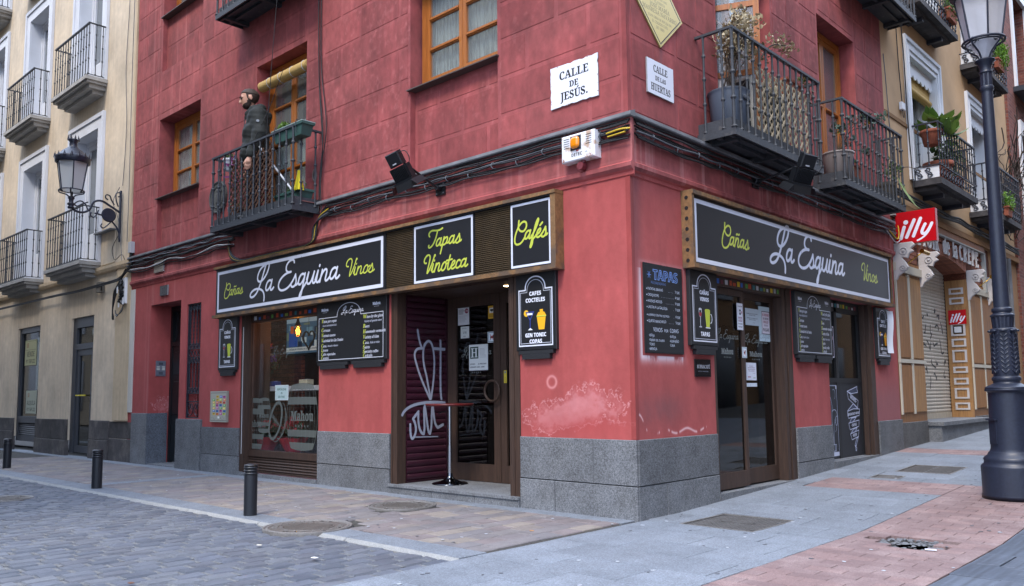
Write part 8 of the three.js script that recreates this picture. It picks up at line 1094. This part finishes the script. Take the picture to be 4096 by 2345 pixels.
  const cut = (x, y, z) => Math.max(0.83 - y, Math.max(join(0.03, jk, hood)(x, y, z) + fold(x, y, z), -ell([0, 1.66, 0.05], [0.085, 0.12, 0.085])(x, y, z)));
  mesh('parka', sdfMesh(cut, [-0.46, 0.8, -0.28], [0.46, 1.72, 0.26], 0.012), coat, man);
  mesh('zip_placket', box(-0.012, 0.028, 0.86, 1.5, 0.166, 0.174), plain(0x23282a, 0.6), man).rotation.x = -0.03; mesh('arm_badge', metres(new THREE.CylinderGeometry(0.018, 0.018, 0.006, 14).rotateZ(1.571).translate(0.345, 1.34, -0.02)), plain(0x8d949a, 0.6), man);
  mesh('trousers', sdfMesh(join(0.05, cap([-0.06, 0.98, 0], [0.06, 0.98, 0], 0.14, 0.14), ...[1, -1].flatMap((s) => [cap([s * 0.09, 0.92, 0], [s * 0.105, 0.52, 0.02], 0.105, 0.075), cap([s * 0.105, 0.52, 0.02], [s * 0.11, 0.07, -0.01], 0.075, 0.062)])), [-0.28, 0.0, -0.2], [0.28, 1.16, 0.2], 0.015), jeans, man);
  for (const s of [1, -1]) mesh('shoe', sdfMesh(join(0.03, cap([s * 0.11, 0.05, -0.05], [s * 0.125, 0.04, 0.15], 0.045, 0.038), ell([s * 0.11, 0.08, -0.02], [0.05, 0.06, 0.06])), [s * 0.115 - 0.1, -0.01, -0.13], [s * 0.115 + 0.1, 0.16, 0.24], 0.012), plain(0x1a1a1c, 0.6), man);
  const grow = (e, mask) => (x, y, z) => { const q = toHead(x, y, z); return Math.max(skull(...q) - e - 0.0015 * Math.sin(q[0] * 260 + q[1] * 90) * Math.sin(q[2] * 210), mask(...q)); };
  mesh('hair', sdfMesh(grow(0.007, (x, y, z) => Math.max(0.184 - y + Math.max(0, z) * 0.55 - Math.max(0, -z) * 0.3, -1)), [-0.14, 1.6, -0.18], [0.14, 2.0, 0.26], 0.0065), hairM, man);
  mesh('short_sides', sdfMesh(grow(0.002, (x, y, z) => Math.max(0.06 - y - Math.max(0, -z) * 0.2, y - 0.21, z - 0.035)), [-0.14, 1.6, -0.18], [0.14, 1.98, 0.2], 0.006), tint(hairM, 0xd8c4b4), man);
  mesh('beard', sdfMesh(grow(0.005, (x, y, z) => Math.max(y - 0.074 + Math.abs(Math.abs(x) - 0.06) * 0.3 - (z < 0.05 ? 0.03 : 0), 0.005 - z, -Math.max(Math.abs(y - 0.062) - 0.006, z - 0.2, Math.abs(x) - 0.024, 0.09 - z))), [-0.12, 1.58, -0.06], [0.12, 1.86, 0.28], 0.0055), tint(hairM, 0xb08868), man);
  const fh = (x, y, z) => { const a = 0.3; return [x, 1.64 + y * Math.cos(a) - z * Math.sin(a), 0.03 + y * Math.sin(a) + z * Math.cos(a)]; };
  for (const s of [1, -1]) { mesh('eye', metres(new THREE.SphereGeometry(0.0115, 12, 10).translate(...fh(s * 0.033, 0.143, 0.098))), plain(0x2a211d, 0.3), man); mesh('eyebrow', bar(fh(s * 0.014, 0.166, 0.112), fh(s * 0.056, 0.17, 0.094), 0.0055, 6), hairM, man); }
}
// ---------------------------------------------------------------- inside the bar
{
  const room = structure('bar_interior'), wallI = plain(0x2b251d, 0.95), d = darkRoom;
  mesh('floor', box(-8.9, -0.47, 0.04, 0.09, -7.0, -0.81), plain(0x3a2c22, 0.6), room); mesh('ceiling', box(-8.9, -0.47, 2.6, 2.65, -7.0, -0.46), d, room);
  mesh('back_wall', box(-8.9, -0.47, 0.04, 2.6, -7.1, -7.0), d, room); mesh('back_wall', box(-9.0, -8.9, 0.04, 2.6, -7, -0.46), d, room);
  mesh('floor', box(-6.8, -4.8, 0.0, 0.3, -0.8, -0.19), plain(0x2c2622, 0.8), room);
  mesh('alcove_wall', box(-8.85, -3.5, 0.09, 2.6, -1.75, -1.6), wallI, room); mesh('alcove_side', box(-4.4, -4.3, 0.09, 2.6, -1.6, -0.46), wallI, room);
  const bg = []; for (let k = 0, y = 0.1; y < 2.58; y += 0.07, k++) for (let u = -8.7 + (k % 2 ? -0.12 : 0); u < -7.62; u += 0.25) { const a = Math.max(-8.7, u), b = Math.min(-7.62, u + 0.238); if (b - a > 0.05) mesh('brick', box(a, b, y, y + 0.06, -1.6, -1.53 + rr(-0.006, 0.004)), pick(brickTones), room); }
  const bulbT = thing('pendant_bulb', 'glowing filament bulb hanging in a dark holder inside the shop window', 'lamp', { p: [-6.424, 2.05, -0.7] });
  mesh('holder', lathe([[0.001, 0.24], [0.012, 0.23], [0.02, 0.16], [0.04, 0.1], [0.05, 0.085], [0.045, 0.08], [0.001, 0.08]], 20), blackM, bulbT); mesh('cord', bar([0, 0.24, 0], [0, 0.55, 0], 0.005), cableM, bulbT);
  mesh('filament', merge([bar([0, -0.04, 0], [0, 0.045, 0], 0.018, 10)]), new THREE.MeshStandardMaterial({ color: 0xffc070, emissive: 0xff9a30, emissiveIntensity: 4 }), bulbT); mesh('bulb', lathe([[0.012, 0.08], [0.05, 0.05], [0.056, 0], [0.05, -0.06], [0.03, -0.08], [0.001, -0.083]], 24), new THREE.MeshPhysicalMaterial({ color: 0xffe2b0, roughness: 0.05, transmission: 1, thickness: 0 }), bulbT);
  const pl = new THREE.PointLight(0xffb060, 0.16, 0, 2); pl.position.set(-6.424, 2.05, -0.7); pl.castShadow = true; pl.shadow.radius = 2; scene.add(pl);
  const tv = thing('television', 'television showing a news picture on the wall inside the shop window', 'television', { p: [-7.38, 2.08, -1.42] });
  mesh('case', chamferBox(-0.53, 0.53, -0.3, 0.3, -0.06, 0, 0.008), blackM, tv); { const m = printMat(512, 288, (x, W, H) => { fill(x, W, H, '#3f5f78'); x.fillStyle = '#8fa9b8'; x.fillRect(0, 0, W, 34); for (let i = 0; i < 26; i++) { x.fillStyle = ['#27405a', '#5f8aa0', '#a9c0c8', '#1d2c40', '#6a7a6a'][i % 5]; x.fillRect(hash(i, 1, 3) * 470, 40 + hash(i, 2, 3) * 150, 20 + hash(i, 3, 3) * 70, 14 + hash(i, 4, 3) * 60); } x.fillStyle = '#244c9a'; x.fillRect(36, 110, 130, 120); x.fillStyle = '#c05a2a'; x.fillRect(60, 60, 46, 60); x.fillStyle = '#b9c6c8'; x.fillRect(0, 236, W, 34); textC(x, 'JORNADA DE PÉRDIDAS EN LA BOLSA ESPAÑOLA', W / 2, 260, 'bold 20px sans-serif', '#1c2430', { sx: 0.95 }); }, { roughness: 0.3 }); m.emissive = new THREE.Color(1, 1, 1); m.emissiveMap = m.map; m.emissiveIntensity = 0.12; printed2('screen', 1.02, 0.57, m, tv, 0.003); }
  const ct = thing('wall_counter', 'pale wall counter running behind the shop window glass', 'counter', { p: [-6.52, 1.215, -0.62] }); mesh('top', chamferBox(-0.86, 1.0, -0.035, 0.035, -0.2, 0.14, 0.005), tint(whiteM, 0xe0e2e0), ct); for (const x of [-0.7, 0.9]) mesh('bracket', box(x - 0.02, x + 0.02, -0.2, -0.036, -0.2, 0.0), ironM, ct);
  const bx2 = (u, w, h, c, l) => { const q = thing('napkin_holder', l, 'box', { p: [u, 1.251, -0.56] }); mesh('box', chamferBox(-w / 2, w / 2, 0, h, -0.06, 0.05, 0.005), plain(c, 0.6), q); mesh('slot', box(-w / 2 + 0.02, w / 2 - 0.02, h, h + 0.004, -0.02, 0.01), whiteM, q); };
  bx2(-6.83, 0.2, 0.075, 0x24408a, 'blue napkin holder on the counter inside the shop window'); bx2(-5.98, 0.2, 0.085, 0xd8cfae, 'cream napkin holder on the counter beside the printed cask');
  const fl = thing('flower_vase', 'glass vase of white, orange and violet flowers on the window counter', 'vase', { p: [-7.12, 1.251, -0.6] }); mesh('vase', lathe([[0.001, 0], [0.06, 0], [0.065, 0.02], [0.055, 0.16], [0.075, 0.22], [0.07, 0.22], [0.05, 0.15], [0.001, 0.02]], 24), glassM, fl);
  const S = []; for (let i = 0; i < 14; i++) S.push(bar([rr(-0.03, 0.03), 0.03, rr(-0.03, 0.03)], [rr(-0.25, 0.25), rr(0.3, 0.5), rr(-0.1, 0.1)], 0.004, 4)); mesh('stems', merge(S), leafM(0x2f4a22), fl); mesh('leaves', leafCloud(200, 0, 0.34, 0, 0.28, 0.17, 0.16, 0.08, 0.018), leafM(0x2f4a26), fl).userData.kind = 'stuff'; for (const [c, n, a, b] of [[0xd8dadf, 60, 0.06, 0.48], [0xc9622a, 40, 0.1, 0.6], [0xc9622a, 24, -0.2, 0.58], [0x5a4ab0, 40, 0.24, 0.4], [0x5a4ab0, 20, 0.12, 0.57]]) mesh('blossoms', leafCloud(n, a, b, 0.05, 0.1, 0.05, 0.07, 0.05, 0.018), leafM(c, 0.2), fl).userData.kind = 'stuff';
  const hw = thing('heart_wreath', 'brown twig heart hanging inside the shop window before the television', 'wreath', { p: [-5.83, 1.9, -0.5] }); for (let k = 0; k < 3; k++) { const P = []; for (let i = 0; i <= 20; i++) { const t = (i / 20) * 6.283; P.push([0.0088 * 16 * Math.sin(t) ** 3 + rr(-0.006, 0.006), 0.009 * (13 * Math.cos(t) - 5 * Math.cos(2 * t) - 2 * Math.cos(3 * t) - Math.cos(4 * t)) + rr(-0.006, 0.006), rr(-0.01, 0.01)]); } mesh('twig', tube(P, 0.009, 80, 5), stemM, hw); } mesh('cord', bar([0, 0.05, 0], [0, 0.7, 0], 0.003, 4), cableM, hw);
  for (const [u, l] of [[-6.75, 'red wrapped poinsettia low inside the shop window, left one'], [-6.05, 'red wrapped poinsettia low inside the shop window beside the largest printed cask']]) { const q = thing('wrapped_plant', l, 'plant', { p: [u, 0.3, -0.42] }); { const g = new THREE.CylinderGeometry(0.19, 0.09, 0.22, 26, 4, true), p = g.attributes.position; for (let i = 0; i < p.count; i++) { const a = Math.atan2(p.getZ(i), p.getX(i)), k = 1 + 0.16 * Math.sin(a * 7) * (p.getY(i) + 0.11) / 0.22; p.setX(i, p.getX(i) * k); p.setZ(i, p.getZ(i) * k); } g.translate(0, 0.11, 0); g.computeVertexNormals(); const m = plain(0xa81c2c, 0.4); m.side = THREE.DoubleSide; mesh('wrapping', metres(g), m, q); } mesh('leaves', leafCloud(60, 0, 0.3, 0, 0.16, 0.1, 0.14, 0.1, 0.03), leafM(0x2f4a2a), q).userData.kind = 'stuff'; mesh('bracts', leafCloud(40, 0, 0.38, 0, 0.16, 0.06, 0.14, 0.1, 0.03), leafM(0xa8182a), q).userData.kind = 'stuff'; }
  poster('L', -6.06, -5.728, 1.048, 1.256, -0.128, 'white card reading especialidad en gin tonic inside the shop window', 256, 160, (x, W, H) => { fill(x, W, H, '#b9cfd0'); x.strokeStyle = '#d4dede'; x.lineWidth = 8; x.strokeRect(5, 5, W - 10, H - 10); ['ESPECIALIDAD', 'EN', 'GIN TONIC'].forEach((s, i) => textC(x, s, W / 2, 56 + i * 40, 'bold 32px sans-serif', '#2c5a4a', { sx: 0.8 })); }, { name: 'card', cat: 'card' });
  // bar counter and shelves seen dimly through the right-hand doors
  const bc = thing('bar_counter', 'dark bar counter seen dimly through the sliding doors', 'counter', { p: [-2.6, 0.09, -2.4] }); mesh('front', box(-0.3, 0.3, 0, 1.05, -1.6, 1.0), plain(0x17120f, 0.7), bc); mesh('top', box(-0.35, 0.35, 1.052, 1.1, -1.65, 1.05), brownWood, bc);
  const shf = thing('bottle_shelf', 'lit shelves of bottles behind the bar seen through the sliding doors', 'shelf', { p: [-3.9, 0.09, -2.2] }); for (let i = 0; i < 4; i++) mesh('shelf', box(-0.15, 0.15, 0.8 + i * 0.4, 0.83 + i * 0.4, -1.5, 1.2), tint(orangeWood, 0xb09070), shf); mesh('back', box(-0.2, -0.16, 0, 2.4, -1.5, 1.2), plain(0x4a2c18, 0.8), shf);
}
renderer.render(scene, camera);
